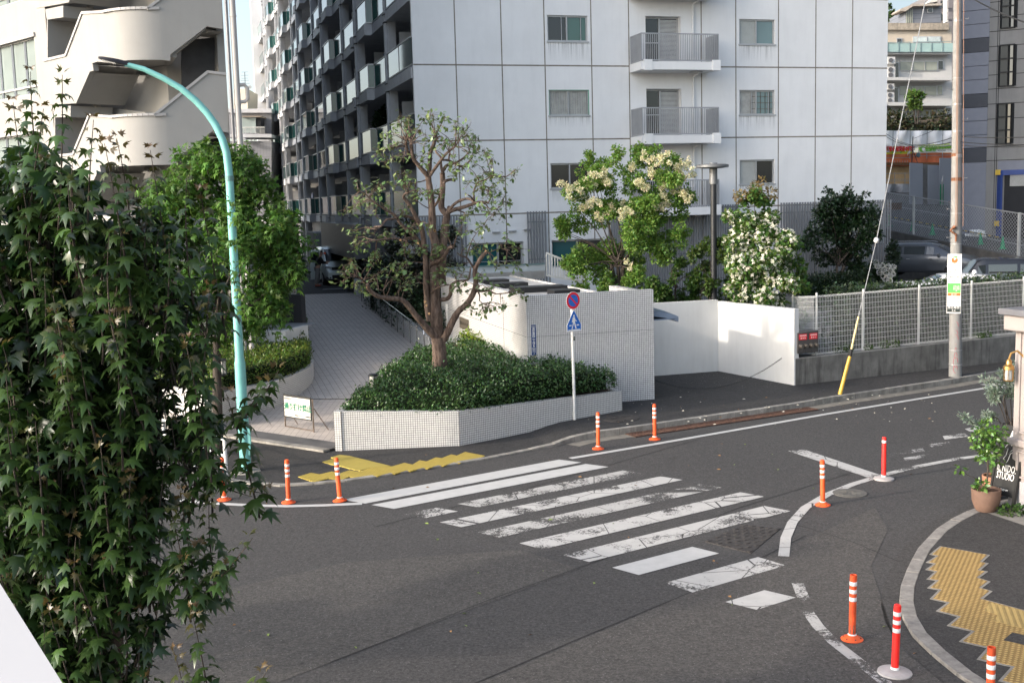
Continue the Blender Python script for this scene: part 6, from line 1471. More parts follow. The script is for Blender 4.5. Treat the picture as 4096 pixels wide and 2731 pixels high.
for y in (990, 1235, 1328, 1355): m.bar(q9(-150, y+5, YS-.7), q9(548, y-6, YS-.7), .035)
m.bar(q9(590, 960, YS-.7), q9(1560, 930, YS-.7), .035)
for x in (285, 555, 820, 1065): m.bar(q9(x, 560, YS-.3), q9(x-8, 1000, YS-.3), .035)
for x in (310, 470): m.bar(q9(x, 1215, YS-.8), q9(x, 1400, YS-.8), .03)
for i in range(9): m.bar(q9(190+i*40, 1030, YS-.8), q9(190+i*40, 1060, YS-.8), .02)
m.build('scaffold_tubes', M_GALV, ss)
card(rq(-150, 1690, 420, 1800), .1, 'striped_board', mat('stripe_brown', (.16, .10, .06), .8, var=.2), ss, q9, 66)

def card2(pts, nm, mtl, label, Y): return tag(card(pts, .04, nm, mtl, None, q9, Y), label, 'banner')
YB = YS-1.0
M_BYEL = mat('banner_yellow', (.68, .60, .04), .6); M_BGRN = mat('banner_green', (.16, .45, .05), .6); M_BRED = mat('banner_red', (.65, .03, .03), .6)
bn1 = card2([(-150, 940), (583, 920), (580, 795), (-150, 812)], 'banner', M_BYEL, 'yellow and green banner with red characters at the left of the site', YB)
card([(-150, 865), (581, 850), (580, 797), (-150, 812)], .01, 'green_band', M_BGRN, bn1, q9, YB-.05)
for x in (345, 470): card([(x-22, 845), (x+22, 845), (x, 805)], .01, 'spike', M_BYEL, bn1, q9, YB-.06)
for x in (280, 405, 530): card([(x-22, 895), (x+22, 893), (x, 922)], .01, 'spike', M_BGRN, bn1, q9, YB-.06)
def btext(body, x, y, hpx, mtl, par, Y, bold=0, al='CENTER', sx=1.0):
    p = q9(x, y, Y); sz = (q9(x, y-hpx/2, Y)-q9(x, y+hpx/2, Y)).length; t_ = (q9(x+50, y-1.0, Y)-q9(x, y, Y)); return text_mesh('lettering', body, mtl, sz*1.15, p, Vector((1, 0, t_.z/t_.x)), ZX, par, al, bold=bold, sx=sx)
btext('墜落·転落災害の根絶', 392, 850, 62, M_SGNWHITE, bn1, YB-.07, .09, sx=.68); btext('墜落·転落災害の根絶', 392, 850, 62, M_BRED, bn1, YB-.10, .02, sx=.68)
c = q9(165, 868, YB-.07); MB().tube([c+Vector((.11*math.cos(a), 0, .11*math.sin(a))) for a in np.linspace(0, 2*PI, 25)], .018, 5).build('ring_mark', M_BRED, bn1)
bn2 = card2([(680, 915), (1200, 892), (1200, 770), (680, 792)], 'banner', M_SGNWHITE, 'white and green banner with a globe mark beside the utility pole', YB)
M_LIME = mat('banner_lime', (.50, .62, .10), .6); card([(682, 858), (1200, 838), (1200, 800), (682, 822)], .01, 'lime_band', M_LIME, bn2, q9, YB-.05)
c = q9(740, 852, YB-.07); MB().prism([c+Vector((.20*math.cos(a), 0, .19*math.sin(a))) for a in np.linspace(0, 2*PI, 25)[:-1]], (0, -1, 0), .02).build('globe_mark', M_BGRN, bn2)
MB().prism([c+Vector((.07+.11*math.cos(a), -.03, -.01+.12*math.sin(a))) for a in np.linspace(0, 2*PI, 25)[:-1]], (0, -1, 0), .02).build('globe_mark', M_SGNWHITE, bn2)
btext('こころがけひとつで出来る', 795, 832, 40, M_BGRN, bn2, YB-.08, .02, 'LEFT', .9); btext('エコ現場', 795, 868, 40, M_BGRN, bn2, YB-.08, .02, 'LEFT', .85); btext('建設株式会社', 985, 878, 18, M_GREYT, bn2, YB-.08, 0, 'LEFT')
leafy = MB()
for i in range(26): x = 690+19*i+random.uniform(-4, 4); p = q9(x, 790-i*.9+random.uniform(0, 12), YB-.06); leafy.prism([p+Vector((-.05, 0, 0)), p+Vector((0, 0, -.06)), p+Vector((.045, 0, .015)), p+Vector((0, 0, .05))], (0, -1, 0), .01)
leafy.build('leaf_mark', M_LIME, bn2)
bn3 = card2([(1362, 892), (1520, 882), (1520, 745), (1362, 755)], 'banner', M_SGNWHITE, 'white banner with green and red characters right of the utility pole', YB)
btext('DO声掛け', 1390, 780, 26, M_BGRN, bn3, YB-.06, .02, 'LEFT'); btext('掛ける', 1392, 812, 26, M_GREYT, bn3, YB-.06, .02, 'LEFT'); btext('勇気', 1470, 810, 26, M_BRED, bn3, YB-.06, .02, 'LEFT'); btext('「ありがとう」', 1385, 845, 26, M_BRED, bn3, YB-.06, .02, 'LEFT')
# floodlight on a dark post
fl = thing('site_floodlight', 'round floodlight on a dark post in front of the site banners', 'floodlight', (0, 0, 0))
MB().tube([q9(578, 1060, 66), q9(596, 655, 66)], .03, 8).build('post', M_DKMETAL, fl); MB().tube([q9(580, 840, 66), q9(640, 985, 66), q9(668, 1070, 66)], .02, 6).build('stay', M_DKMETAL, fl)
MB().bar(q9(575, 830, 66), q9(630, 822, 66), .035).build('arm', M_DKMETAL, fl)
c = q9(680, 942, 66); ax2 = Vector((.25, -.95, .1)).normalized(); MB().tube([c-ax2*.16, c-ax2*.05, c], [.06, .13, .145], 18).build('housing', M_DKMETAL, fl, smooth=50); MB().tube([c+ax2*.002, c+ax2*.01], [.13, .09], 18).build('lens', M_SKYGL, fl)
# ================================================================== CARS
M_TYRE = mat('tyre', (.018, .018, .018), .85); M_RIM = mat('wheel_rim', (.34, .34, .35), .3, .5, .7); M_HEAD = glass('headlight_glass', (.35, .37, .38), .08, .8); M_TAIL = glass('tail_lamp', (.35, .02, .02), .15, .6); M_CARGL = glass('car_glass', (.018, .024, .026), .04, 1.0); M_PLATEW = mat('number_plate', (.62, .62, .58), .5)
def carpaint(name, col, metal=.3, rough=.25):
    m, t, bs = nodes(name); setb(bs, col, rough, .5, metal); bs.inputs['Coat Weight'].default_value = .6; bs.inputs['Coat Roughness'].default_value = .06; MATS[name] = m; return m
def car(name, label, cat, pos, rz, stations, paint_, W, wheels, wr, gl_side, gl_front, gl_rear, extras=None, trim=M_BLACK):
    """stations: (x, z_low, z_belt, z_top, half-width low, belt, top), x from the tail (-) to the nose (+)"""
    t = thing(name, label, cat, (0, 0, 0))
    rings = []
    for x, zl, zb, zt, wl, wb, wt in stations:
        dz = max(zt-zb, .015)
        h = [(wl*.86, zl), (wl, zl+.10), (wb*1.0, zl+(zb-zl)*.55), (wb*.985, zb-.02), (wb*.965, zb+.01), (wt*1.0+(wb-wt)*.06, zb+dz*.86), (wt*.90, zb+dz*.97), (wt*.45, zb+dz)]
        rings.append([Vector((x, y, z)) for y, z in h]+[Vector((x, -y, z)) for y, z in h[::-1]])
    m = MB(); m.sheet(rings); m.add(rings[0], [tuple(range(16))]); m.add(rings[-1], [tuple(range(16))[::-1]])
    body = m.build('body', paint_, t, smooth=42)
    def side(i, j, f0=.06, f1=.94, y0=.12, y1=.86):
        for sgn in (0, 1):
            a = rings[i]; b = rings[j]
            ids = (4, 5) if not sgn else (11, 10)
            lo0, hi0, lo1, hi1 = a[ids[0]], a[ids[1]], b[ids[0]], b[ids[1]]
            L = lambda p, q, f: p+(q-p)*f
            P = [L(L(lo0, hi0, y0), L(lo1, hi1, y0), f0), L(L(lo0, hi0, y0), L(lo1, hi1, y0), f1), L(L(lo0, hi0, y1), L(lo1, hi1, y1), f1), L(L(lo0, hi0, y1), L(lo1, hi1, y1), f0)]
            off = Vector((0, .012 if not sgn else -.012, .004)); MB().quad(*[p+off for p in P]).build('side_window', M_CARGL, t)
    for i, j, *r in gl_side: side(i, j, *r)
    def cross(i, j, nm, f0=.08, f1=.92, dx=.0):
        a, b = rings[i], rings[j]; L = lambda p, q, f: p+(q-p)*f
        lo, hi = (a, b)
        P = [L(lo[6], hi[6], f0), L(lo[7], hi[7], f0), L(lo[8], hi[8], f0), L(lo[9], hi[9], f0), L(lo[9], hi[9], f1), L(lo[8], hi[8], f1), L(lo[7], hi[7], f1), L(lo[6], hi[6], f1)]
        n = (P[1]-P[0]).cross(P[7]-P[0]).normalized(); n = n if n.z > 0 else -n
        MB().add([p+n*.012 for p in P], [(0, 1, 6, 7), (1, 2, 5, 6), (2, 3, 4, 5)]).build(nm, M_CARGL, t)
    for a in gl_front: cross(*a)
    for a in gl_rear: cross(*a)
    for x in wheels:
        for s in (-1, 1):
            c = Vector((x, s*(W/2-.10), wr)); w_ = MB(); w_.tube([c-Vector((0, .1, 0)), c-Vector((0, .08, 0)), c+Vector((0, .08, 0)), c+Vector((0, .1, 0))], [wr*.9, wr, wr, wr*.9], 24); wo = w_.build('wheel', M_TYRE, t, smooth=40)
            r_ = MB(); cc = c+Vector((0, s*.085, 0)); r_.tube([cc, cc+Vector((0, s*.02, 0))], [wr*.62, wr*.60], 20); ro = r_.build('rim', M_RIM, wo, smooth=40)
            sp_ = MB()
            for k in range(5): a = 2*PI*k/5+.3; sp_.bar(cc+Vector((0, s*.026, 0)), cc+Vector((wr*.56*math.cos(a), s*.022, wr*.56*math.sin(a))), .05, .012)
            ar = MB(); ar.tube([c+Vector((0, s*.02, 0)), c+Vector((0, s*.075, 0))], wr*1.13, 24); ar.build('wheel_arch', M_BLACK, t)
    if extras: extras(t, rings)
    t.location = pos; t.rotation_euler = (0, 0, rz)
    return t
def mirrors(t, x, y, z, mt_):
    for s in (-1, 1): MB().box((x, s*(y+.10), z), (.10, .2, .15)).build('mirror', mt_, t, bevel=.03)
# pale green minivan facing the street
P_VAN = carpaint('minivan_paint', (.66, .73, .70), .25, .3)
def van_x(t, rg):
    mirrors(t, 1.25, .86, 1.12, P_VAN)
    for s in (-1, 1):
        MB().prism([(2.27, s*.46, .92), (2.12, s*.80, .98), (2.12, s*.80, .86), (2.28, s*.5, .82)], (.05, 0, 0), 1).build('headlight', M_HEAD, t)
        MB().prism([(2.33, s*.55, .42), (2.25, s*.78, .44), (2.25, s*.78, .36), (2.33, s*.55, .34)], (.03, 0, 0), 1).build('fog_lamp', M_BLACK, t)
    MB().box((2.31, 0, .84), (.06, 1.0, .14)).build('grille', M_BLACK, t, bevel=.02); MB().box((2.34, 0, .42), (.05, 1.0, .2)).build('air_intake', M_BLACK, t, bevel=.02)
    MB().box((2.37, 0, .62), (.02, .34, .17)).build('number_plate', M_PLATEW, t); MB().box((2.36, 0, .85), (.02, .14, .10)).build('badge', mat('chrome', (.6, .6, .6), .15, .5, .9), t)
    MB().tube([(1.38, .25, 1.25), (1.02, -.05, 1.62)], .012, 6).build('wiper', M_BLACK, t)
    d = MB(); d.box((.95, -1.12, 1.0), (.10, .55, 1.5)); do = d.build('open_door', P_VAN, t, bevel=.04); MB().box((1.005, -1.14, 1.38), (.01, .42, .5)).build('door_glass', M_CARGL, do)
    MB().box((2.30, 0, .50), (.02, 1.2, .03)).build('trim_line', M_BLACK, t)
vst = [(-2.3, .35, 1.05, 1.62, .70, .80, .66), (-2.2, .25, 1.06, 1.80, .78, .84, .70), (-1.2, .22, 1.05, 1.86, .80, .85, .72), (.0, .22, 1.03, 1.87, .80, .85, .72), (.75, .22, 1.02, 1.80, .80, .85, .70), (1.55, .22, 1.02, 1.14, .80, .85, .74), (2.0, .24, .93, .97, .80, .83, .70), (2.25, .28, .80, .84, .76, .78, .66), (2.34, .33, .62, .66, .70, .70, .60)]
vanp = AY(1325/KD, 1122/KD, 56.8)
vt = car('minivan', 'pale green minivan with its driver door open under the building', 'minivan', Vector((vanp.x, vanp.y+1.4, 1.43)), R(-90)+.30-R(0), vst, P_VAN, 1.7, (-1.45, 1.42), .32, [(1, 2), (2, 3, .03), (3, 4, .05, .95)], [(5, 4, 'windscreen', .04, .94)], [(0, 1, 'rear_window')], van_x)
# grey estate car
P_GREY = carpaint('estate_paint', (.085, .09, .10), .4, .3)
def est_x(t, rg):
    mirrors(t, .75, .84, .98, P_GREY)
    for s in (-1, 1):
        MB().box((-2.30, s*.70, .88), (.05, .26, .22)).build('tail_light', M_TAIL, t, bevel=.02); MB().tube([(-1.9, s*.60, 1.47), (-1.7, s*.62, 1.52), (.2, s*.62, 1.52), (.4, s*.60, 1.48)], .02, 6).build('roof_rail', M_STEEL, t)
        for x in (-.55, .45): MB().box((x, s*.905, .80), (.16, .03, .035)).build('door_handle', M_STEEL, t)
        MB().box((-.45, s*.862, .965), (2.6, .012, .02)).build('window_trim', M_STEEL, t)
    MB().box((-2.33, 0, .62), (.03, .5, .14)).build('number_plate', M_PLATEW, t)
est = [(-2.34, .40, .85, .98, .72, .78, .60), (-2.25, .26, .93, 1.20, .82, .86, .58), (-1.75, .22, .95, 1.43, .86, .90, .62), (-.8, .20, .94, 1.48, .86, .905, .64), (.2, .20, .93, 1.48, .86, .905, .64), (.55, .20, .92, 1.42, .86, .90, .63), (1.35, .20, .92, 1.0, .86, .89, .72), (1.95, .22, .82, .90, .84, .86, .68), (2.25, .26, .66, .74, .78, .78, .6)]
ep = AY(2130, 632, 50.5)
car('estate_car', 'dark grey estate car with silver roof rails parked by the retaining wall', 'car', Vector((ep.x-.1, ep.y, ep.z-.02)), R(-33), est, P_GREY, 1.8, (-1.35, 1.35), .32, [(1, 2, .25, .96), (2, 3, .04), (3, 4, .05), (4, 5, .05)], [(6, 5, 'windscreen')], [(0, 1, 'rear_window')], est_x)
# black van
P_BLK = carpaint('black_paint', (.010, .010, .012), .2, .2)
def blk_x(t, rg): mirrors(t, 1.2, .74, 1.05, P_BLK); [MB().box((1.6, s*.6, .85), (.1, .3, .2)).build('headlight', M_HEAD, t) for s in (-1, 1)]; [MB().box((-.1, s*.735, 1.28), (1.0, .02, .05)).build('window_visor', M_BLACK, t) for s in (-1, 1)]
bst = [(-1.7, .3, .95, 1.60, .64, .72, .58), (-1.6, .22, .96, 1.72, .70, .735, .62), (-.6, .2, .95, 1.78, .72, .74, .63), (.5, .2, .93, 1.78, .72, .74, .63), (.8, .2, .92, 1.72, .72, .74, .62), (1.3, .2, .92, 1.0, .72, .74, .64), (1.68, .26, .8, .9, .68, .7, .6)]
bp_ = AY(2290, 660, 40.5)
car('black_van', 'glossy black van behind the hedge at the right edge of the car park', 'van', Vector((bp_.x+.55, 41.8, .98)), R(168), bst, P_BLK, 1.48, (-1.15, 1.15), .28, [(1, 2), (2, 3, .04), (3, 4, .1, .95)], [(5, 4, 'windscreen')], [(0, 1, 'rear_window')], blk_x)
P_WHT = carpaint('white_car_paint', (.62, .62, .61), .0, .25)
def wht_x(t, rg): mirrors(t, .6, .82, .95, P_WHT); MB().lathe((-.9, .0, 1.44), [(.09, 0), (.07, .08), (.02, .11)], 10).build('roof_aerial', P_WHT, t); [MB().box((2.0, s*.65, .7), (.1, .3, .14)).build('headlight', M_HEAD, t) for s in (-1, 1)]; [MB().box((-2.05, s*.65, .8), (.06, .3, .16)).build('tail_light', M_TAIL, t) for s in (-1, 1)]
wst = [(-2.1, .4, .82, .90, .7, .78, .62), (-1.95, .26, .90, 1.06, .80, .83, .62), (-1.35, .2, .92, 1.38, .82, .85, .60), (-.5, .2, .91, 1.46, .82, .85, .60), (.2, .2, .9, 1.43, .82, .85, .60), (1.15, .2, .9, .97, .82, .84, .68), (1.8, .22, .8, .86, .8, .8, .64), (2.1, .28, .62, .68, .72, .72, .56)]
w1p = AY(2170, 626, 38.5); zl1 = .86
car('white_car', 'white car whose rounded roof shows above the hedge near the utility pole', 'car', Vector((w1p.x, 38.3, w1p.z-1.46)), R(172), wst, P_WHT, 1.7, (-1.3, 1.3), .3, [(1, 2, .3, .95), (2, 3, .04), (3, 4, .05)], [(5, 4, 'windscreen')], [(0, 1, 'rear_window')], wht_x)
w2p = AY(2085, 647, 37.5)
car('white_car', 'low white car mostly hidden by the hedge left of the guy wire', 'car', Vector((w2p.x, 37.6, w2p.z-1.46)), R(187), wst, P_WHT, 1.7, (-1.3, 1.3), .3, [(1, 2, .3, .95), (2, 3, .04), (3, 4, .05)], [(5, 4, 'windscreen')], [(0, 1, 'rear_window')], wht_x)
sp5 = us_at(2256, 9.5)
car('silver_car', 'silver car seen from behind, parked up the raised street by the shutter', 'car', sp5, math.atan2(usn.y, usn.x)+.25, wst, carpaint('silver_paint', (.45, .45, .46), .5), 1.7, (-1.3, 1.3), .3, [(1, 2, .3, .95), (2, 3), (3, 4)], [(5, 4, 'windscreen')], [(0, 1, 'rear_window')], lambda t, r: (MB().box((-2.12, 0, .62), (.03, .5, .22)).build('number_plate', M_PLATEW, t), [MB().box((-2.06, s*.62, .8), (.08, .3, .16)).build('tail_light', M_TAIL, t) for s in (-1, 1)]))
rg_ = MB(); c = us_at(2238, 3.0)
for k in range(5): rg_.tube([c+Vector((random.uniform(-.5, .5), random.uniform(-.3, .3), .05+.05*k)) for _ in range(4)], .09, 6)
tag(rg_.build('white_bag', M_SGNWHITE, smooth=True), 'crumpled white bag lying on the raised street', 'bag')
# ------------------------------------------------ person loading the minivan
pp_ = AY(1272/KD, 1122/KD, 55.6); pz = 1.42
per = thing('person', 'person in black top and grey trousers leaning into the minivan door', 'person', (0, 0, 0))
M_SKIN = mat('skin', (.42, .24, .17), .6); M_BLKTOP = mat('black_top', (.015, .015, .017), .85); M_TROUS = mat('grey_trousers', (.22, .21, .20), .9, var=.2); M_HAIR = mat('dark_hair', (.012, .010, .009), .6)
def skin_mesh(name, vs, es, rs, mtl, parent):
    me = bpy.data.meshes.new(name); me.from_pydata([tuple(v) for v in vs], es, []); me.materials.append(mtl); o = bpy.data.objects.new(name, me); C.objects.link(o)
    sk = o.modifiers.new('skin', 'SKIN'); 
    for v, r in zip(me.skin_vertices[0].data, rs): v.radius = (r, r) if not isinstance(r, tuple) else r
    me.skin_vertices[0].data[0].use_root = True
    sb = o.modifiers.new('sub', 'SUBSURF'); sb.levels = 1; sb.render_levels = 2
    hang(o, parent); return o
o_ = Vector((pp_.x, pp_.y, pz)); fwd = Vector((.95, .3, 0)).normalized(); sd = Vector((-fwd.y, fwd.x, 0))
def W_(f, s, z): return o_+fwd*f+sd*s+Vector((0, 0, z))
body_v = [W_(0, 0, .95), W_(.04, 0, 1.12), W_(.12, 0, 1.35), W_(.16, 0, 1.46), W_(.20, 0, 1.53), W_(.13, .19, 1.40), W_(.25, .22, 1.15), W_(.50, .16, 1.10), W_(.58, .15, 1.11), W_(.13, -.19, 1.40), W_(.28, -.22, 1.18), W_(.52, -.17, 1.20), W_(.60, -.16, 1.21),
          W_(0, .10, .88), W_(.06, .11, .48), W_(-.02, .11, .08), W_(.14, .12, .04), W_(0, -.10, .88), W_(-.05, -.11, .48), W_(-.15, -.11, .09), W_(0, -.12, .04), W_(.23, 0, 1.62), W_(.25, 0, 1.70)]
body_e = [(0, 1), (1, 2), (2, 3), (3, 4), (2, 5), (5, 6), (6, 7), (7, 8), (2, 9), (9, 10), (10, 11), (11, 12), (0, 13), (13, 14), (14, 15), (15, 16), (0, 17), (17, 18), (18, 19), (19, 20), (4, 21), (21, 22)]
body_r = [.14, .14, .16, .08, .055, .07, .05, .04, .03, .07, .05, .04, .03, .10, .07, .045, .035, .10, .07, .045, .035, .095, .085]
skin_mesh('body', body_v, body_e, body_r, M_SKIN, per)
skin_mesh('black_top', [body_v[i] for i in (0, 1, 2, 3, 5, 6, 9, 10)]+[W_(.38, .19, 1.12), W_(.41, -.2, 1.19)], [(0, 1), (1, 2), (2, 3), (2, 4), (4, 5), (5, 8), (2, 6), (6, 7), (7, 9)], [.17, .165, .185, .10, .095, .072, .095, .072, .055, .055], M_BLKTOP, per)
skin_mesh('trousers', [W_(0, 0, .98), W_(0, .10, .86), W_(.06, .11, .48), W_(-.02, .11, .12), W_(0, -.10, .86), W_(-.05, -.11, .48), W_(-.15, -.11, .12)], [(0, 1), (1, 2), (2, 3), (0, 4), (4, 5), (5, 6)], [.15, .125, .092, .072, .125, .092, .072], M_TROUS, per)
skin_mesh('hair', [W_(.21, 0, 1.66), W_(.23, 0, 1.74), W_(.19, 0, 1.70)], [(0, 1), (1, 2)], [.105, .085, .09], M_HAIR, per)
for s in (-1, 1): MB().tube([W_(-.06+(0 if s > 0 else -.11), s*.115, .05), W_(.16+(0 if s > 0 else -.12), s*.12, .045)], [.05, .042], 8).build('shoe', mat('red_shoe', (.25, .06, .04), .7), per, smooth=True)
MB().box(W_(.42, .14, 1.62), (.12, .10, .10)).build('orange_object', M_ORANGE, per, bevel=.03)
# ================================================================== NEAR RIGHT: SHOP FRONT, POTS, SIGN BOARD
M_SHOP = mat('shop_beige', (.29, .255, .242), .55, .4, var=.05, scale=1.5); M_SHOPUP = mat('shop_upper', (.37, .32, .30), .7, .3, var=.05)
sh_ = thing('shop_front', 'beige panelled shop front with a grey-capped cornice at the right edge', 'shop', (0, 0, 0))
SC = GP(2300, 1172, .05); SC = AY(2326, 1010, 18.1); SC = Vector((SC.x, SC.y, 0))
SD = Vector((.34, -.94, 0)).normalized(); SNn = Vector((-SD.y*-1, 0, 0)); SNn = Vector((SD.y, -SD.x, 0)); SNn = SNn if SNn.x < 0 else -SNn
def sp_(u, z, d=0): return SC+SD*u+SNn*d+Vector((0, 0, z))
def sbox(u0, u1, z0, z1, d0, d1, nm, mtl, bevel=.006): c = (sp_(u0, z0, d0)+sp_(u1, z1, d1))/2; return MB().box(c, (u1-u0, abs(d1-d0), z1-z0), SD, SNn).build(nm, mtl, sh_, bevel=bevel)
zc0 = AY(2300, 735, SC.y).z; zc1 = AY(2300, 707, SC.y).z
sbox(0, 9, .05, zc0, -4, 0, 'wall', M_SHOP); sbox(.35, 9, zc1, 13, -4, .02, 'upper_wall', M_SHOPUP)
sbox(-.07, 9, zc1-.36, zc1-.10, -4, .20, 'cornice', M_SHOP, .03); sbox(-.04, 9, zc0-.15, zc1-.36, -4, .10, 'cornice_moulding', M_SHOP, .02); sbox(-.10, 9, zc1-.10, zc1, -4, .28, 'cornice_cap', mat('lead_grey', (.12, .12, .13), .6), .01)
zs1 = AY(2316, 1005, SC.y).z
sbox(-.08, 9, zs1-.12, zs1, -4, .06, 'sill_moulding', M_SHOP, .02); sbox(-.04, 9, .05, .55, -4, .03, 'plinth', mat('shop_plinth', (.30, .29, .30), .7, var=.15, scale=6))
for u0, u1 in ((.12, 1.5), (1.7, 3.2)):
    f = MB(); z0_, z1_ = zs1+.12, zc0-.15
    for a, b in (((u0, z0_), (u1, z0_)), ((u1, z0_), (u1, z1_)), ((u1, z1_), (u0, z1_)), ((u0, z1_), (u0, z0_))): f.bar(sp_(*a, .012), sp_(*b, .012), .045, .03)
    f.build('panel_moulding', M_SHOP, sh_, bevel=.008)
    f = MB(); z0_, z1_ = .62, zs1-.2
    for a, b in (((u0, z0_), (u1, z0_)), ((u1, z0_), (u1, z1_)), ((u1, z1_), (u0, z1_)), ((u0, z1_), (u0, z0_))): f.bar(sp_(*a, .012), sp_(*b, .012), .05, .03)
    f.build('panel_moulding', M_SHOP, sh_, bevel=.008)
MB().quad(sp_(.02, .052, .0), sp_(9, .052, 0), sp_(9, .052, .55), sp_(-.1, .052, .55)).build('shop_apron', mat('apron_grey', (.17, .16, .145), .85, var=.2, grime=.3), sh_)
wl_ = thing('wall_lantern', 'brass caged wall lantern on a curved arm beside the shop front', 'wall lamp', (0, 0, 0))
M_BRASS = mat('brass', (.42, .24, .08), .3, .5, .85, var=.15)
lc = AY(2317, 845, SC.y-.1)
m = MB(); m.lathe(lc, [(.09, -.02), (.085, .03), (.05, .06), (.045, .12), (.02, .15)], 16); m.lathe(lc-Vector((0, 0, .21)), [(.07, 0), (.075, .02)], 14)
for k in range(6): m.bar(lc+Vector((.075*math.cos(k*PI/3), .075*math.sin(k*PI/3), -.2)), lc+Vector((.075*math.cos(k*PI/3), .075*math.sin(k*PI/3), .0)), .008)
m.build('cage', M_BRASS, wl_, smooth=40); MB().lathe(lc-Vector((0, 0, .2)), [(.055, 0), (.06, .1), (.05, .19)], 14).build('glass_globe', glass('lantern_glass', (.35, .36, .35), .1, .8), wl_, smooth=True)
ae = AY(2352, 850, SC.y-.05); MB().tube([lc+Vector((0, 0, .14)), lc+Vector((.03, 0, .24)), lc+Vector((.12, -.02, .28)), lc+Vector((.2, -.05, .2)), lc+Vector((.26, -.1, .1)), ae, ae+Vector((.15, 0, 0))], .016, 8).build('arm', M_BRASS, wl_, smooth=True); MB().lathe(ae-Vector((0, 0, .05)), [(.05, 0), (.06, .05), (.05, .1)], 12).build('wall_plate', M_BRASS, wl_)
# black A-board
ab_ = thing('sign_board', 'black advertising board with white drawing and lettering leaning by the shop', 'sign board', (0, 0, 0))
BY = 17.35
bl, br, tl, tr2 = AY(2291, 1163, BY+.15), AY(2312, 1168, BY), AY(2320, 1003, BY+.15), AY(2348, 1015, BY)
bl = AY(2293, 1128, BY+.3); b_dir = Vector((.30, -.95, 0)).normalized(); foot = GP(2302, 1172, .05)
tilt = Vector((.20, .06, 0)); BH = 1.38; BWd = .52
p00 = foot+Vector((0, 0, 0)); bdn = Vector((-.62, -.78, 0)).normalized(); bdr = Vector((.78, -.62, 0)).normalized()
upb = (Vector((.20, .10, 1))).normalized()
bdr = Vector((.42, -.907, 0)).normalized(); bdn = bdr.cross(upb).normalized(); bdn = bdn if bdn.x < 0 else -bdn
pc_ = foot+Vector((.03, .12, 0))
def bp2(u, v, d=0): return pc_+bdr*u+upb*v+bdn*d
brd2 = MB().prism([bp2(-BWd/2, .22), bp2(BWd/2, .22), bp2(BWd/2, BH), bp2(-BWd/2, BH)], bdn, .03).build('board', M_BLACK, ab_)
for u in (-BWd/2+.02, BWd/2-.02): MB().bar(bp2(u, 0, .015), bp2(u, BH+.02, .015), .045, .05).build('leg', M_BLACK, ab_)
text_mesh('lettering', 'IL NIDO.\nSTUDIO', M_SGNWHITE, .17, bp2(0, .60, .034), bdr, upb, brd2, sx=.58, space=.75)
text_mesh('lettering', 'instagram', M_SGNWHITE, .05, bp2(0, .32, .034), bdr, upb, brd2)
m = MB()
for poly in ([(-.02, 1.30), (.05, 1.32), (.10, 1.25), (.08, 1.12), (.02, 1.05), (-.06, 1.10), (-.05, 1.2)], [(.0, .94), (.06, 1.0), (.03, .98), (-.03, .90)]): m.prism([bp2(u, v, .031) for u, v in poly], bdn, .003)
for pl_ in ([(-.05, 1.08), (-.12, .98), (-.04, 1.0), (-.06, .88), (-.10, .82), (-.03, .76), (.0, .82), (.02, .92), (.10, .98), (.12, 1.08), (.09, 1.14)],): m.tube([bp2(u, v, .034) for u, v in pl_], .006, 4)
m.build('drawing', M_SGNWHITE, brd2)
M_TERRA = mat('terracotta', (.15, .092, .068), .8, .25, var=.18, scale=5, grime=.3, grimecol=(.12, .08, .06)); M_BARKCH = mat('bark_chips', (.07, .035, .022), .95, var=.6, scale=24, bumps=(40, .9))
def pot(p, r, h, name, label, mtl=M_TERRA):
    t = thing(name, label, 'potted plant', p)
    MB().lathe(p, [(r*.62, 0), (r*.78, .05), (r*.95, h*.45), (r, h*.9), (r*1.0, h), (r*.90, h), (r*.88, h*.86)], 30).build('pot', mtl, t, smooth=50)
    m = MB(); m.lathe(p+Vector((0, 0, h*.80)), [(r*.88, 0), (r*.86, .04)], 20)
    for k in range(60): a = random.uniform(0, 6.28); q = r*.8*math.sqrt(random.random()); c = p+Vector((q*math.cos(a), q*math.sin(a), h*.86)); b = random.uniform(0, 6.28); m.box(c, (.05+.03*random.random(), .03, .02), Vector((math.cos(b), math.sin(b), .3)).normalized(), Vector((-math.sin(b), math.cos(b), 0)))
    m.build('bark_mulch', M_BARKCH, t); return t
PT1 = GP(2264, 1172, .05); PT1 = pot(PT1, .232, .37, 'potted_plant', 'leafy young citrus in a brown pot at the pavement corner'); 
q2 = GP(2283, 1138, .05); PT2 = pot(q2, .20, .36, 'potted_plant', 'orange-flowered plant in a terracotta pot behind the citrus', mat('terracotta_light', (.32, .16, .10), .8, .25, var=.15))
# ================================================================== NEAR BALCONY EDGE, OVERHEAD WIRES
zp = 4.62
pA_, pB_ = GP(-2, 1336, zp), GP(146, 1572, zp); pd = (pB_-pA_).normalized(); pn2 = Vector((-pd.y, pd.x, 0)); pn2 = pn2 if pn2.x < 0 else -pn2
par_ = MB().prism([pA_-pd*3, pB_+pd*1.5, pB_+pd*1.5+pn2*.45, pA_-pd*3+pn2*.45], (0, 0, -1), 1.2).build('balcony_parapet', mat('parapet_white', (.46, .45, .445), .7, var=.03)); tag(par_, 'white parapet edge of the near balcony at lower left', 'parapet')
def wire(pts, r, label, n=24):
    P = [AY(*p) for p in pts]; o = []
    for a, b in zip(P[:-1], P[1:]):
        for i in range(n): f = i/n; o.append(a.lerp(b, f)-ZX*(b-a).length*.012*4*f*(1-f))
    o.append(P[-1]); return tag(MB().tube(o, r, 6).build('overhead_wire', M_BLACK), label, 'wire')
wire([(2225, -8, 33), (2420, 72, 26)], .02, 'thick dark cable crossing the top right corner')
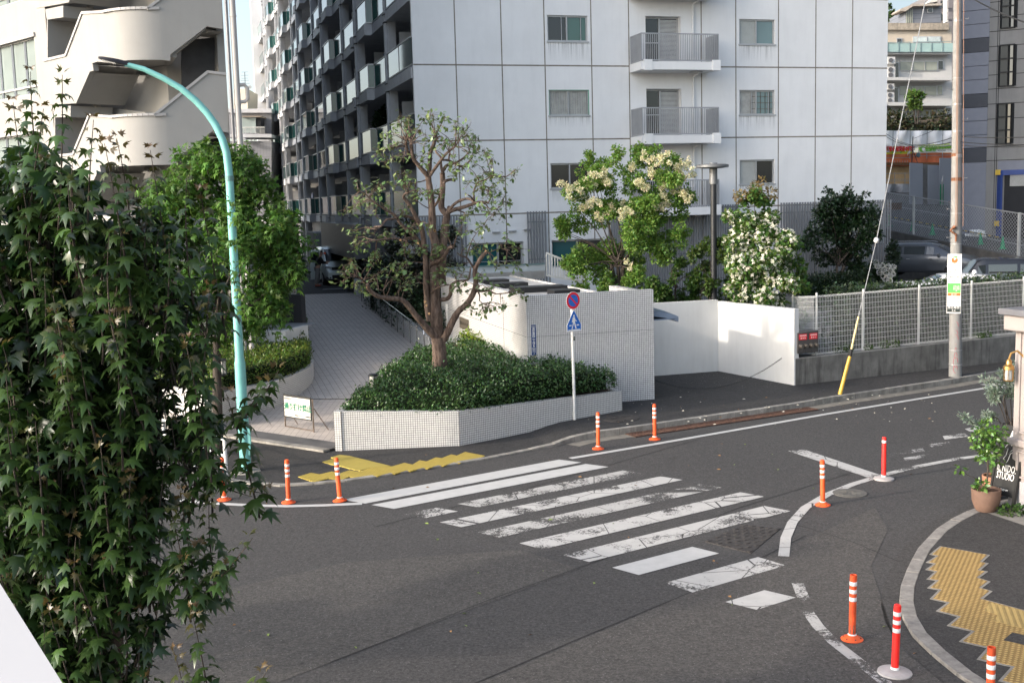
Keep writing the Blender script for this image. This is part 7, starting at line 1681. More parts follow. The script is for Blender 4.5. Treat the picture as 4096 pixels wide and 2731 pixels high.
wire([(2031, 311, 60), (2194, 314, 31.2), (2420, 313, 29)], .012, 'dark wire reaching the utility pole from the site, upper of three')
wire([(2031, 303, 60), (2194, 325, 31.2), (2420, 331, 27)], .011, 'dark wire sagging to the utility pole just under the upper wire')
wire([(2031, 311.5, 52), (2194, 333, 31.3), (2420, 334, 27)], .009, 'thin spiral-wrapped wire at the utility pole, lowest of three')
wire([(2031, 235, 60), (2192, 260, 31.2)], .008, 'thin wire running from the white building to the utility pole')
wire([(2100, 318, 66), (2240, 255, 62)], .012, 'slanting wire behind the utility pole near the dark trees')
# ================================================================== PLANTS
M_LEAF = leafmat('leaf'); M_LEAFD = leafmat('leaf_glossy', .22, .32, .5); M_PETALS = leafmat('petals', .3, .7, .2)
M_BARK1 = bark('bark_brown', (.060, .040, .032), (.20, .145, .115), 16); M_BARK2 = bark('bark_dark', (.030, .024, .020), (.085, .07, .058), 14)
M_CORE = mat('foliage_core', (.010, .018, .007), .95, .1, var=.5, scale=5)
def pxr(r, Y): return r*KD/F_PX*Y                 # picture pixels to metres at a distance
def blob(x, y, Y, r, ry=None, depth=None): c = AY(x, y, Y); rr = pxr(r, Y); return (tuple(c), (rr, depth or rr, pxr(ry, Y) if ry else rr))
# ------------------------------------------------ foreground sweetgum: upright shoots with lobed leaves in tiers
fg = thing('foreground_tree', 'big dark sweetgum tree filling the left side close to the viewer', 'tree', (-3.0, 7.6, 0))
FB = [(60, 420, 7.6, 150), (165, 430, 7.3, 90), (100, 560, 7.8, 190), (245, 560, 7.4, 120), (330, 520, 7.5, 70), (60, 760, 7.6, 230), (250, 760, 7.5, 190), (395, 690, 7.6, 85), (420, 830, 7.6, 75), (310, 900, 7.6, 135), (80, 1000, 7.4, 260), (300, 1010, 7.5, 170), (430, 990, 7.6, 75), (480, 960, 7.7, 45), (130, 1200, 7.4, 230), (320, 1150, 7.4, 95), (90, 1380, 7.3, 190), (270, 1330, 7.3, 120), (340, 1440, 7.2, 75), (160, 1540, 7.3, 140), (280, 1560, 7.2, 75), (-250, 500, 7.9, 330), (-300, 900, 7.9, 400), (-200, 1350, 7.7, 360), (100, 1900, 7.4, 300), (-150, 2000, 7.6, 350)]
tips = [(70, 165, 7.6), (143, 172, 7.3), (30, 235, 7.5), (215, 275, 7.3), (268, 318, 7.3), (100, 250, 7.4), (345, 345, 7.6), (240, 330, 7.2), (310, 420, 7.5), (430, 395, 7.5), (388, 555, 7.3), (482, 660, 7.4), (460, 440, 7.7), (122, 678, 6.9), (250, 725, 6.9), (425, 780, 7.2), (520, 905, 7.4), (640, 850, 7.5), (615, 880, 7.5), (580, 1235, 7.2), (535, 1300, 7.2), (468, 1260, 7.2), (430, 1290, 7.1), (480, 1150, 7.4), (415, 1130, 7.3), (620, 1135, 7.6), (580, 1140, 7.6), (165, 1300, 6.9), (110, 1390, 6.8), (440, 1400, 7.1), (400, 1495, 7.0), (610, 1545, 7.0), (335, 1560, 7.0), (395, 1180, 7.2), (230, 1010, 6.9), (60, 1000, 6.9), (140, 830, 6.9), (300, 1090, 7.0)]
roots = {(640, 850, 7.5): (560, 960, 7.6), (615, 880, 7.5): (545, 985, 7.6), (580, 1235, 7.2): (430, 1400, 7.3), (535, 1300, 7.2): (420, 1420, 7.3), (620, 1135, 7.6): (430, 1075, 7.6), (580, 1140, 7.6): (470, 1090, 7.6), (610, 1545, 7.0): (570, 1640, 7.1), (468, 1260, 7.2): (360, 1330, 7.3), (430, 1290, 7.1): (350, 1370, 7.2)}
P_, A_l, N_l, S_l, T_l = [], [], [], [], []
stems = MB()
def shoot(base, tip, red=1.0, dens=.06, big=.125, tone=(.034, .066, .017), pair=2):
    L = (tip-base).length; n = max(4, int(L/dens)); mid = base.lerp(tip, .5)+Vector((random.uniform(-.05, .05), random.uniform(-.05, .05), -.06*L if abs(tip.z-base.z) < .6*L else 0))
    pts = [base*(1-f)**2+mid*2*f*(1-f)+tip*f*f for f in np.linspace(0, 1, 9)]
    stems.tube(pts, [.0065*(1-f)+.002 for f in np.linspace(0, 1, 9)], 5)
    for i in range(n):
        f = (i+.6)/n; p = base*(1-f)**2+mid*2*f*(1-f)+tip*f*f
        ph = i*2.4+random.uniform(-.4, .4)
        s = big*(1-.72*f**2.2)*random.uniform(.8, 1.15)
        for q in range(pair if f < .9 else 3):
            a = ph+q*2.1; out = Vector((math.cos(a), math.sin(a), 0)); el = .15-.55*(1-f)+random.uniform(-.15, .1)
            d = (out+ZX*(el if f < .92 else .5)).normalized(); pet = d*s*.45+ZX*.04
            P_.append(tuple(p+pet)); dd = (out+ZX*(-.60+random.uniform(-.35, .25) if f < .90 else .9)).normalized(); A_l.append(tuple(dd)); N_l.append(tuple(ZX*.8+out*.5+Vector((random.uniform(-.5, .5), random.uniform(-.6, .35), 0)))); S_l.append(s)
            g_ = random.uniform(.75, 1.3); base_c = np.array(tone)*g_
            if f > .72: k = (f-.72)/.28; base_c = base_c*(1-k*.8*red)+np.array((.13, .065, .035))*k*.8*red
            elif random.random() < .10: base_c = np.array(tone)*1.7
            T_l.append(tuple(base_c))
for tp3 in tips:
    tip = AY(*tp3); rt_ = roots.get(tp3)
    base = AY(*rt_) if rt_ else tip-ZX*random.uniform(.7, 1.05)+Vector((random.uniform(-.25, .1), random.uniform(.05, .45), 0))
    shoot(base, tip, 1.0 if random.random() < .8 else .4, .062)
pts_, dirs_ = crown_points([blob(b[0], b[1], b[2], b[3]*.86, depth=pxr(b[3], b[2])*.9) for b in FB], 760, .3)
for p, d in zip(pts_, dirs_):
    tip = Vector(p); base = tip-Vector((d[0]*.15, d[1]*.15, random.uniform(.45, .8))); shoot(base, tip, .25 if random.random() < .6 else .9, .095)
# inner leaves, given a darker tint to stand for the crown's shade
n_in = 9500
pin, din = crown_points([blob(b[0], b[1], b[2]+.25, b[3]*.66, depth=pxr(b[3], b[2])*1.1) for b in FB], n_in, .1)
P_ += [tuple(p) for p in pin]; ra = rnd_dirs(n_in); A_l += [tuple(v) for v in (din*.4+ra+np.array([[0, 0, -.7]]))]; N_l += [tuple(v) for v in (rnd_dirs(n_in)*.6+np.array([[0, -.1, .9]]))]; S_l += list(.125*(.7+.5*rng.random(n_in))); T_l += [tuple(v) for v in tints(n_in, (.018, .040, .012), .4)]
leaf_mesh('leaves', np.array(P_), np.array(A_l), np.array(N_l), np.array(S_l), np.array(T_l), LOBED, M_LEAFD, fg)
tr_b = Vector((-3.05, 7.9, 0)); stems.tube([tr_b, tr_b+ZX*1.5, tr_b+Vector((.1, .0, 3.0)), tr_b+Vector((.05, -.1, 4.4)), tr_b+Vector((.1, -.1, 5.6))], [.13, .11, .085, .055, .02], 10)
for b in FB: c = Vector(blob(*b)[0]); z0_ = max(.8, c.z-1.0); stems.tube([Vector((tr_b.x+.08, tr_b.y, min(5, z0_))), Vector((tr_b.x*.5+c.x*.5, tr_b.y*.5+c.y*.5, (z0_+c.z)/2-.05)), c], [.022, .014, .006], 6)
stems.build('branches', M_BARK2, fg, smooth=True)
# ------------------------------------------------ generic tree
def limb_tree(name, label, base, trunk_r, forks, mtl_b, blobs, n, size, base_c, mtl_l, tmpl, cat='tree', up_bias=.4, droop=.1, var=.4, hue=.2, shell=.35, sizevar=.35, fork_z=None, nl=22):
    t = thing(name, label, cat, base); m = MB(); base = Vector(base)
    cen = sum((Vector(b[0]) for b in blobs), Vector())/len(blobs)
    fz = fork_z or base.z+(cen.z-base.z)*.4; f0 = Vector((base.x+(cen.x-base.x)*.25, base.y+(cen.y-base.y)*.25, fz))
    for k in range(forks):
        o = Vector((random.uniform(-1, 1), random.uniform(-1, 1), 0))*trunk_r*(1.2 if forks > 1 else 0)
        m.tube([base+o, (base+f0)/2+o*2, f0+o*3], [trunk_r, trunk_r*.8, trunk_r*.6], 9)
    for b in random.sample(blobs, min(len(blobs), nl)):
        c = Vector(b[0]); o = f0+Vector((random.uniform(-1, 1), random.uniform(-1, 1), random.uniform(-.3, .6)))*trunk_r*2
        m.tube([o, o.lerp(c, .5)+Vector((random.uniform(-.08, .08), random.uniform(-.08, .08), .1)), c], [trunk_r*.32, trunk_r*.2, trunk_r*.06], 6)
    m.build('trunk', mtl_b, t, smooth=True)
    crown('crown', blobs, n, size, base_c, mtl_l, tmpl, t, up_bias, droop, var, hue, shell, sizevar)
    return t
# second sweetgum behind the lamp post
Y2 = 24.2
bl2 = []
for x, y, r in ((505, 390, 62), (430, 400, 60), (570, 400, 50), (610, 440, 45), (400, 470, 75), (480, 470, 85), (560, 480, 80), (635, 520, 48), (420, 560, 85), (510, 570, 95), (600, 580, 72), (655, 560, 30), (440, 640, 75), (540, 660, 75), (620, 645, 55), (665, 620, 28), (470, 715, 52), (540, 735, 42), (430, 760, 45), (590, 700, 45), (360, 520, 60), (350, 640, 60), (500, 770, 36), (455, 790, 34), (560, 750, 34), (390, 700, 44), (385, 770, 36), (635, 600, 40), (640, 480, 34), (655, 500, 34), (668, 560, 34), (672, 610, 30), (655, 655, 36), (640, 705, 38), (600, 745, 34), (345, 450, 50), (345, 590, 60), (470, 350, 28), (545, 355, 30), (585, 365, 22)):
    bl2 += sub_blobs(blob(x, y, Y2+random.uniform(-.5, .7), r*.95), 6, pxr(r*.42, Y2))
for x, y, r in ((545, 500, 20), (535, 560, 16), (550, 620, 22), (560, 670, 18), (520, 460, 16)): bl2 += sub_blobs(blob(x, y, 21.9, r), 4, pxr(r*.5, 21.9))
stt = limb_tree('street_tree', 'mid-green sweetgum street tree standing behind the teal lamp post', GP(478, 1060, .03)+Vector((0, .8, 0)), .13, 1, M_BARK2, bl2, 13000, .14, (.075, .15, .03), M_LEAF, PALMATE, up_bias=.5, droop=.35, var=.5, fork_z=2.6, shell=.2)
P_, A_l, N_l, S_l, T_l = [], [], [], [], []; stems = MB()
pts_, dirs_ = crown_points(bl2, 620, .75)
for p, d in zip(pts_, dirs_):
    tip = Vector(p)+Vector((d[0]*.12, d[1]*.12, .12)); shoot(tip-Vector((d[0]*.18, d[1]*.18, random.uniform(.3, .6))), tip, .06, .085, .15, random.choice(((.075, .155, .032), (.10, .19, .038), (.065, .135, .028))), 2)
stems.build('twigs', M_BARK2, stt)
leaf_mesh('leaves', np.array(P_), np.array(A_l), np.array(N_l), np.array(S_l), np.array(T_l), LOBED, M_LEAF, stt)
# hanging sprays on the lamp side
# one more of the row, just beyond the left edge of the picture; its shade lies across the road
bl3 = []
for dx, dy, dz, r in ((0, 0, 5.2, 1.1), (.9, .3, 4.8, .9), (-.9, -.2, 4.8, .9), (.2, -.8, 4.6, .8), (-.2, .9, 4.7, .8), (.5, .2, 6.0, .7), (-.5, 0, 6.1, .7), (1.5, .2, 4.2, .7), (-1.5, .1, 4.3, .7)): bl3 += sub_blobs(((-11.4+dx, 9.6+dy, dz), (r, r, r)), 5, r*.45)
limb_tree('street_tree', 'sweetgum street tree beyond the left edge, casting its shade across the road', (-11.4, 9.6, 0), .13, 1, M_BARK2, bl3, 12000, .17, (.07, .14, .03), M_LEAF, PALMATE, fork_z=2.8, shell=.3)
# ------------------------------------------------ pruned camphor-like tree
YP = 27.3
pt4 = thing('pruned_tree', 'hard-pruned tree with bare brown limbs and sparse glossy leaves', 'tree', AY(1010, 850, YP))
def s1(x, y): return ((1360+x/3.0156)/KD, (420+y/3.0154)/KD)
def s2(x, y): return ((1360+x/2.613)/KD, (900+y/2.613)/KD)
limbs = [ # (points in the two enlarged views, start radius, end radius, depth drift)
    ([s2(1045, 1540), s2(1040, 1400), s2(1035, 1280), s2(1020, 1180)], .225, .21, 0), 
    ([s2(1020, 1190), s2(1010, 1000), s2(995, 800), s2(985, 600), s2(985, 430), s2(1000, 200), s1(1120, 1540), s1(1105, 1200), s1(1080, 1000), s1(1065, 870)], .19, .085, 0),
    ([s1(1065, 870), s1(1075, 800), s1(1085, 650), s1(1095, 560), s1(1130, 480), s1(1150, 400)], .075, .05, .1), ([s1(1060, 860), s1(1000, 790), s1(930, 710), s1(880, 640), s1(865, 540), s1(850, 470)], .07, .045, -.2), ([s1(870, 640), s1(830, 580), s1(805, 500), s1(800, 440)], .035, .03, -.3), ([s1(1080, 860), s1(1150, 760), s1(1230, 650), s1(1290, 580), s1(1390, 500)], .055, .03, -.3),
    ([s2(1060, 600), s2(1065, 420), s2(1080, 200), s1(1260, 1540), s1(1280, 1400), s1(1290, 1320), s1(1225, 1240), s1(1230, 1100), s1(1240, 950), s1(1235, 820)], .13, .085, .25), ([s1(1235, 830), s1(1215, 700), s1(1220, 640), s1(1160, 570), s1(1140, 520)], .04, .022, .3), ([s1(1240, 800), s1(1290, 730), s1(1390, 700), s1(1490, 640), s1(1560, 560)], .055, .02, .2), ([s1(1390, 700), s1(1470, 745), s1(1530, 710), s1(1600, 630)], .045, .018, .1), ([s1(1235, 665), s1(1310, 670), s1(1390, 710)], .035, .03, .15), ([s1(1310, 660), s1(1320, 600), s1(1330, 540)], .03, .018, .2),
    ([s1(1290, 1310), s1(1360, 1270), s1(1500, 1230), s1(1620, 1190), s1(1700, 1170), s1(1790, 1180)], .07, .03, -.1), ([s1(1300, 1290), s1(1400, 1180), s1(1540, 1130), s1(1610, 1170)], .05, .03, -.2), ([s1(1620, 1170), s1(1615, 1050), s1(1660, 940), s1(1760, 900), s1(1850, 850), s1(1990, 870), s1(2120, 780)], .03, .012, -.3), ([s1(1790, 1180), s1(1820, 1100), s1(1790, 1030), s1(1830, 980)], .022, .01, -.2), ([s1(1610, 1150), s1(1580, 1110), s1(1540, 1085)], .028, .018, -.3), ([s1(1300, 1260), s1(1310, 1225), s1(1370, 1250), s1(1500, 1300)], .03, .02, 0), ([s1(1700, 1180), s1(1760, 1200), s1(1800, 1250), s1(1880, 1260), s1(1960, 1200)], .022, .01, -.1),
    ([s1(1250, 960), s1(1270, 920), s1(1340, 900), s1(1385, 915)], .045, .04, .2), ([s1(1140, 1220), s1(1175, 1170), s1(1200, 1100)], .04, .03, -.2), ([s1(1075, 1250), s1(1000, 1210), s1(930, 1160), s1(850, 1140)], .018, .008, -.2), ([s1(1035, 905), s1(960, 930), s1(880, 945)], .02, .012, -.1), 
    ([s2(935, 1000), s2(910, 800), s2(900, 560), s2(895, 350), s2(880, 200), s1(980, 1480), s1(930, 1380), s1(870, 1260), s1(820, 1180), s1(770, 1120), s1(780, 1080), s1(825, 1060)], .10, .035, -.35), ([s1(920, 1390), s1(830, 1350), s1(740, 1340), s1(660, 1370), s1(560, 1385), s1(500, 1460), s1(440, 1500)], .045, .02, -.5), ([s2(860, 220), s2(780, 120), s2(690, 40), s1(720, 1420), s1(660, 1330), s1(560, 1270), s1(470, 1210), s1(380, 1150), s1(310, 1080), s1(220, 1030)], .06, .012, -.5), ([s2(860, 190), s2(740, 140), s2(660, 155), s2(560, 140), s2(420, 155), s2(300, 175)], .055, .018, -.6),
    ([s2(1000, 1180), s2(920, 1090), s2(850, 1010), s2(780, 930), s2(720, 850), s2(640, 780), s2(500, 765), s2(400, 745), s2(320, 690), s2(285, 620)], .115, .05, -.5), ([s2(280, 620), s2(230, 570), s2(165, 535), s2(90, 550)], .03, .012, -.6), ([s2(560, 770), s2(470, 730), s2(450, 690), s2(390, 670)], .03, .015, -.4),
    ([s2(1080, 1200), s2(1120, 1130), s2(1180, 1000), s2(1240, 900), s2(1330, 820), s2(1400, 700), s2(1420, 600), s2(1410, 480), s2(1440, 400), s2(1500, 310), s2(1540, 280)], .115, .055, -.3), ([s2(1410, 470), s2(1360, 390), s2(1320, 340), s2(1260, 320), s2(1225, 290)], .035, .015, -.3), ([s2(1320, 340), s2(1350, 240), s2(1385, 150), s2(1440, 70), s2(1500, 0)], .02, .006, -.3), ([s2(1420, 690), s2(1500, 690), s2(1560, 690), s2(1640, 720), s2(1780, 705)], .045, .012, -.4), ([s2(1420, 640), s2(1440, 640)], .07, .07, -.3), ([s2(1560, 290), s2(1660, 250), s2(1770, 265)], .015, .006, -.3), ([s2(1440, 690), s2(1460, 740), s2(1455, 790)], .03, .012, -.4), 
    ([s2(1050, 780), s2(1120, 770), s2(1155, 720), s2(1160, 640), s2(1220, 590), s2(1330, 575), s2(1355, 520), s2(1365, 440)], .07, .02, -.2), ([s2(930, 480), s2(960, 400), s2(1050, 370), s2(1100, 310), s2(1140, 240), s2(1185, 232)], .065, .05, -.4), ([s2(940, 720), s2(1000, 670), s2(1060, 640)], .03, .012, -.5), ([s2(1460, 790), s2(1500, 830), s2(1580, 850)], .012, .006, -.4)]
lm = MB(); limb_pts = []
for pp, r0, r1, dz in limbs:
    r0, r1 = r0*.82, r1*.78
    n_ = len(pp); ps_ = [AY(x, y, YP+dz*(i/(max(1, n_-1)))*1.6+(.15 if r0 > .1 and i == 0 else 0)) for i, (x, y) in enumerate(pp)]
    # smooth a little
    fine = []
    for i in range(n_-1):
        p0, p1, p2, p3 = ps_[max(0, i-1)], ps_[i], ps_[i+1], ps_[min(n_-1, i+2)]
        for f in np.linspace(0, 1, 5)[:-1]: fine.append(.5*((2*p1)+(p2-p0)*f+(2*p0-5*p1+4*p2-p3)*f*f+(3*p1-p0-3*p2+p3)*f**3))
    fine.append(ps_[-1]); k_ = len(fine); limb_pts += fine
    lm.tube(fine, [(r0+(r1-r0)*i/(k_-1))*random.uniform(.94, 1.08) for i in range(k_)], 10)
lm.build('trunk', M_BARK1, pt4, smooth=True)
cm_ = MB()
for x, y in (s2(632, 158), s2(815, 190), s2(1182, 232), s2(990, 60), s2(890, 800), s2(903, 838), s2(932, 925), s2(1524, 273), s2(285, 650), s1(1145, 1520)): c = AY(x, y, YP-.45); cm_.tube([c, c-Vector((0, .05, 0))], [.03, .028], 10)
cm_.build('pruning_cut', mat('cut_wood', (.50, .30, .14), .8, var=.2), pt4)
knob = MB()
for k in range(70):
    for (x, y) in (s1(800, 410), s1(1150, 400)): 
        c = AY(x, y, YP-.1); d = Vector(rnd_dirs(1)[0]); knob.tube([c, c+d*random.uniform(.08, .22)+ZX*.04], [.018, .006], 5) if k < 26 else None
knob.build('pruned_knob', M_BARK1, pt4)
sprays = [s1(x, y) for x, y in ((560, 350), (620, 330), (700, 210), (760, 180), (820, 160), (760, 260), (850, 300), (900, 290), (680, 480), (620, 500), (440, 580), (480, 560), (540, 690), (620, 640), (700, 620), (770, 640), (960, 310), (1000, 190), (1060, 130), (1120, 120), (1110, 220), (1220, 250), (1180, 310), (1270, 150), (1030, 360), (1020, 490), (1080, 540), (980, 620), (1010, 690), (1400, 220), (1430, 300), (1480, 270), (1550, 270), (1520, 340), (1440, 400), (1270, 430), (1330, 440), (1220, 490), (1500, 420), (1600, 410), (1640, 400), (1610, 490), (1550, 590), (1650, 570), (1740, 570), (1790, 610), (1840, 650), (1620, 690), (1560, 760), (1480, 760), (1390, 740), (1330, 760), (1400, 860), (1370, 590), (700, 850), (780, 840), (740, 930), (860, 900), (660, 980), (800, 990), (900, 1060), (960, 1040), (880, 1100), (1000, 1050), (1160, 1030), (1130, 1080), (200, 950), (300, 1010), (380, 1060), (450, 990), (520, 990), (270, 1130), (230, 1160), (350, 1230), (430, 1300), (530, 1220), (590, 1230), (400, 1180), (740, 1280), (790, 1260), (50, 1260), (120, 1260), (200, 1240), (1540, 950), (1660, 880), (1740, 810), (1780, 810), (1700, 960), (1840, 870), (1920, 870), (1960, 890), (2070, 850), (2140, 800), (1860, 1000), (1750, 1030), (1690, 1000), (1880, 1060), (1990, 1110), (2010, 1170), (1940, 1180), (1840, 1140), (1780, 1080), (1900, 1260), (1950, 1340), (1850, 1330), (1700, 1240), (1600, 1250), (1540, 1330), (1500, 1360), (1740, 1280), (1680, 1480), (1750, 1450), (1000, 1430), (1060, 1440), (900, 1450), (860, 1480))] + [s2(x, y) for x, y in ((120, 60), (180, 40), (240, 90), (150, 130), (200, 170), (150, 220), (300, 60), (350, 100), (290, 180), (420, 110), (480, 80), (540, 110), (380, 280), (360, 350), (330, 390), (420, 330), (480, 470), (560, 420), (640, 420), (700, 400), (600, 480), (560, 560), (640, 560), (720, 580), (740, 620), (660, 650), (800, 540), (690, 220), (740, 220), (690, 280), (780, 260), (850, 260), (900, 260), (690, 70), (1030, 200), (1100, 60), (1060, 240), (1100, 400), (1050, 450), (980, 300), (1200, 480), (1240, 450), (1260, 520), (1060, 620), (1010, 560), (1160, 470), (1300, 250), (1380, 240), (1250, 60), (1330, 60), (1450, 280), (1420, 220), (1500, 240), (1680, 210), (1750, 140), (1780, 240), (1880, 250), (1590, 380), (1650, 400), (1740, 380), (1830, 390), (1850, 410), (1470, 520), (1290, 620), (1250, 650), (1200, 640), (1340, 680), (1540, 660), (1600, 650), (1810, 690), (1870, 690), (1910, 720), (1360, 830), (1390, 880), (1490, 860), (1560, 840), (1620, 860), (1680, 830), (1720, 840), (1520, 870), (100, 400), (40, 460), (150, 440), (110, 380), (60, 520), (20, 590), (150, 620), (190, 620), (280, 690), (350, 560), (360, 600), (380, 540))]
PP, AA, NN, SS = [], [], [], []
tw = MB()
for x, y in sprays:
    c = AY(x, y, YP-.25+random.uniform(-.5, .3)); k_ = random.randint(8, 13); tw.tube([c+Vector((random.uniform(-.1, .1), .05, -.1)), c+Vector((random.uniform(-.06, .06), -.02, .02)), c+Vector((random.uniform(-.12, .12), -.04, .12))], [.008, .005, .003], 4)
    nr_ = min(limb_pts, key=lambda q: (q-c).length)
    if (nr_-c).length < 1.3: tw.tube([nr_, nr_.lerp(c, .5)+Vector((0, 0, .05)), c], [.013, .009, .005], 5)
    for _ in range(k_):
        d = rnd_dirs(1)[0]; d[2] = d[2]*.5-.35; PP.append(tuple(c+Vector((random.gauss(0, .085), random.gauss(0, .085), random.gauss(0, .085))))); AA.append(tuple(d)); NN.append((random.gauss(0, .4), random.gauss(-.2, .4), 1)); SS.append(random.uniform(.10, .165)); tw.tube([c, Vector(PP[-1])], [.003, .002], 3)
tw.build('twigs', M_BARK1, pt4)
leaf_mesh('leaves', np.array(PP), np.array(AA), np.array(NN), np.array(SS), tints(len(PP), (.12, .175, .062), .5, .14), DIAMOND, M_LEAFD, pt4)
# ------------------------------------------------ flowering ash
YA = 36.5
ab1, fb1 = [], []
for x, y, r in ((1345, 400, 38), (1400, 385, 40), (1470, 375, 48), (1540, 395, 48), (1575, 440, 28), (1330, 440, 38), (1400, 450, 60), (1480, 450, 65), (1545, 470, 50), (1360, 500, 45), (1430, 520, 62), (1510, 530, 55), (1310, 510, 38), (1290, 530, 20), (1310, 590, 42), (1370, 590, 55), (1440, 600, 45), (1330, 640, 38), (1400, 650, 42), (1460, 640, 38), (1560, 540, 30), (1510, 590, 34), (1390, 420, 30), (1350, 355, 16), (1420, 350, 18), (1500, 350, 20)):
    ab1 += sub_blobs(blob(x, y, YA+random.uniform(-.9, .9), r*.92), 8, pxr(r*.36, YA))
ash = limb_tree('ash_tree', 'bright green ash tree with creamy flower plumes behind the tiled wall', AY(1425, 672, YA), .085, 4, M_BARK2, ab1, 44000, .088, (.14, .24, .045), M_LEAF, DIAMOND, up_bias=.4, droop=.15, var=.4, fork_z=3.2, shell=.3)
for x, y, r in ((1320, 440, 20), (1345, 425, 25), (1375, 410, 26), (1400, 400, 20), (1340, 460, 22), (1365, 470, 16), (1560, 385, 24), (1580, 400, 18), (1575, 370, 14), (1530, 370, 22), (1500, 380, 18), (1480, 360, 14), (1550, 420, 26), (1520, 420, 24), (1480, 420, 20), (1440, 470, 14), (1440, 490, 20), (1400, 480, 14), (1460, 500, 14), (1380, 495, 16), (1475, 530, 15), (1290, 425, 14), (1570, 450, 20), (1530, 455, 18), (1440, 600, 9), (1450, 615, 9), (1510, 480, 14), (1590, 385, 10), (1455, 385, 14), (1500, 400, 14)):
    fb1 += sub_blobs(blob(x, y, YA-.75+random.uniform(-.4, .3), r), 6, pxr(r*.34, YA))
crown('flower_plumes', fb1, 10000, .055, (.66, .61, .44), M_PETALS, QUAD, ash, .2, 0, .25, .12, .1)
# ------------------------------------------------ white-flowered dogwood
YD = 32.4
db1, df1 = [], []
for x, y, r in ((1735, 440, 16), (1705, 455, 16), (1760, 460, 20), (1730, 480, 38), (1700, 510, 34), (1765, 515, 40), (1730, 545, 52), (1785, 560, 42), (1690, 575, 40), (1740, 600, 62), (1800, 610, 48), (1690, 630, 42), (1745, 650, 64), (1810, 660, 46), (1690, 672, 36), (1830, 700, 26), (1760, 690, 46), (1715, 690, 34), (1835, 620, 22), (1838, 735, 22), (1820, 560, 22)):
    db1 += sub_blobs(blob(x, y, YD+random.uniform(-.1, 1.0), r*.85), 5, pxr(r*.42, YD))
dog = limb_tree('dogwood_tree', 'cone-shaped dogwood covered in white flowers above the white wall', Vector((AY(1750, 700, YD+.9).x, YD+.9, .7)), .07, 2, M_BARK2, db1, 13500, .125, (.085, .15, .032), M_LEAF, DIAMOND, up_bias=.45, droop=.35, var=.45, hue=.3, fork_z=2.0, shell=.4)
n_f = 3200
fp_, fd_ = crown_points([(b[0], (b[1][0]*1.05, b[1][1]*1.05, b[1][2]*1.05)) for b in db1 if -9 < b[0][2] < AY(1740, 490, YD).z], n_f, .92)
keep = (fd_[:, 1] < .25) & (fp_[:, 0] < AY(1828, 600, YD).x); fp_, fd_ = fp_[keep], fd_[keep]
leaf_mesh('flowers', fp_, rnd_dirs(len(fp_))+np.array([[.2, 0, 0]]), fd_*.5+np.array([[-.1, -.6, .75]])+.35*rnd_dirs(len(fp_)), .105*(.7+.5*rng.random(len(fp_))), tints(len(fp_), (.72, .69, .58), .12, .06), FLOWER, M_PETALS, dog)
crown('new_shoots', [blob(x, y, YD+.3, r) for x, y, r in ((1735, 430, 14), (1750, 420, 12), (1700, 450, 14), (1770, 445, 14), (1720, 445, 12))], 420, .09, (.20, .15, .07), M_LEAF, DIAMOND, dog, .5, .1)
# ------------------------------------------------ dark clipped round tree
YR = 43.5
rb1 = []
for x, y, r in ((1900, 470, 36), (1940, 455, 30), (1980, 480, 32), (2000, 500, 24), (1880, 510, 40), (1930, 500, 55), (1980, 525, 42), (1875, 550, 34), (1930, 555, 55), (1985, 560, 38), (1900, 590, 40), (1950, 590, 40), (2010, 545, 16), (1905, 440, 12), (1945, 435, 12), (1985, 445, 10), (1870, 540, 20)):
    rb1 += sub_blobs(blob(x, y, YR+random.uniform(-.6, .6), r*.9), 5, pxr(r*.42, YR))
limb_tree('camellia_tree', 'dark round clipped evergreen tree before the grey slatted screen', AY(1926, 640, YR), .06, 4, M_BARK2, rb1, 11500, .135, (.016, .036, .013), M_LEAFD, DIAMOND, up_bias=.45, droop=.1, fork_z=AY(1926, 610, YR).z, shell=.4)
# ------------------------------------------------ airy shrubs behind the white wall
YB2 = 35.2
for i, (cx0, spots, n_, col, lab_) in enumerate(((1545, ((1520, 640, 30), (1545, 665, 34), (1515, 675, 26), (1580, 670, 28), (1560, 610, 24), (1590, 640, 22), (1540, 580, 18), (1575, 690, 22), (1530, 690, 20)), 3400, (.055, .105, .022), 'airy green shrub just right of the tiled wall, behind the white wall'),
                                            (1635, ((1625, 560, 26), (1600, 590, 22), (1650, 590, 24), (1620, 620, 26), (1660, 560, 18), (1640, 650, 26), (1610, 665, 24), (1665, 640, 22), (1600, 690, 22), (1640, 690, 22), (1672, 680, 18)), 3600, (.060, .100, .022), 'airy shrub with yellowish tips between the dark lamp pole and flowering tree'))):
    bs_ = []
    for x, y, r in spots: bs_ += sub_blobs(blob(x, y, YB2+random.uniform(-.4, .5), r), 4, pxr(r*.45, YB2))
    limb_tree('garden_shrub', lab_, AY(cx0, 690, YB2)-ZX*.3, .035, 5, M_BARK2, bs_, n_, .115, col, M_LEAF, DIAMOND, 'shrub', fork_z=2.6, shell=.1)
# dark lamp column among the shrubs
lc2 = thing('garden_lamp_post', 'dark cylindrical lamp post with a flat disc top before the apartment block', 'lamp post', AY(1638, 690, 35.0))
z1_ = AY(1638, 376, 35.0).z; b_ = AY(1640, 690, 35.0); MB().tube([Vector((b_.x, b_.y, .8)), Vector((b_.x, b_.y, z1_))], [.10, .095], 16).build('post', M_DKMETAL, lc2, smooth=True)
MB().tube([Vector((b_.x, b_.y, AY(1638, 423, 35).z)), Vector((b_.x, b_.y, z1_+.02))], .125, 16).build('collar', mat('lamp_grey', (.16, .165, .17), .5, .4, .4), lc2, smooth=True)
MB().lathe((b_.x-.05, b_.y-.1, AY(1638, 387, 35).z), [(.30, 0), (.50, .03), (.50, .10), (.40, .13)], 24).build('lamp_disc', MATS['lamp_grey'], lc2, smooth=50)
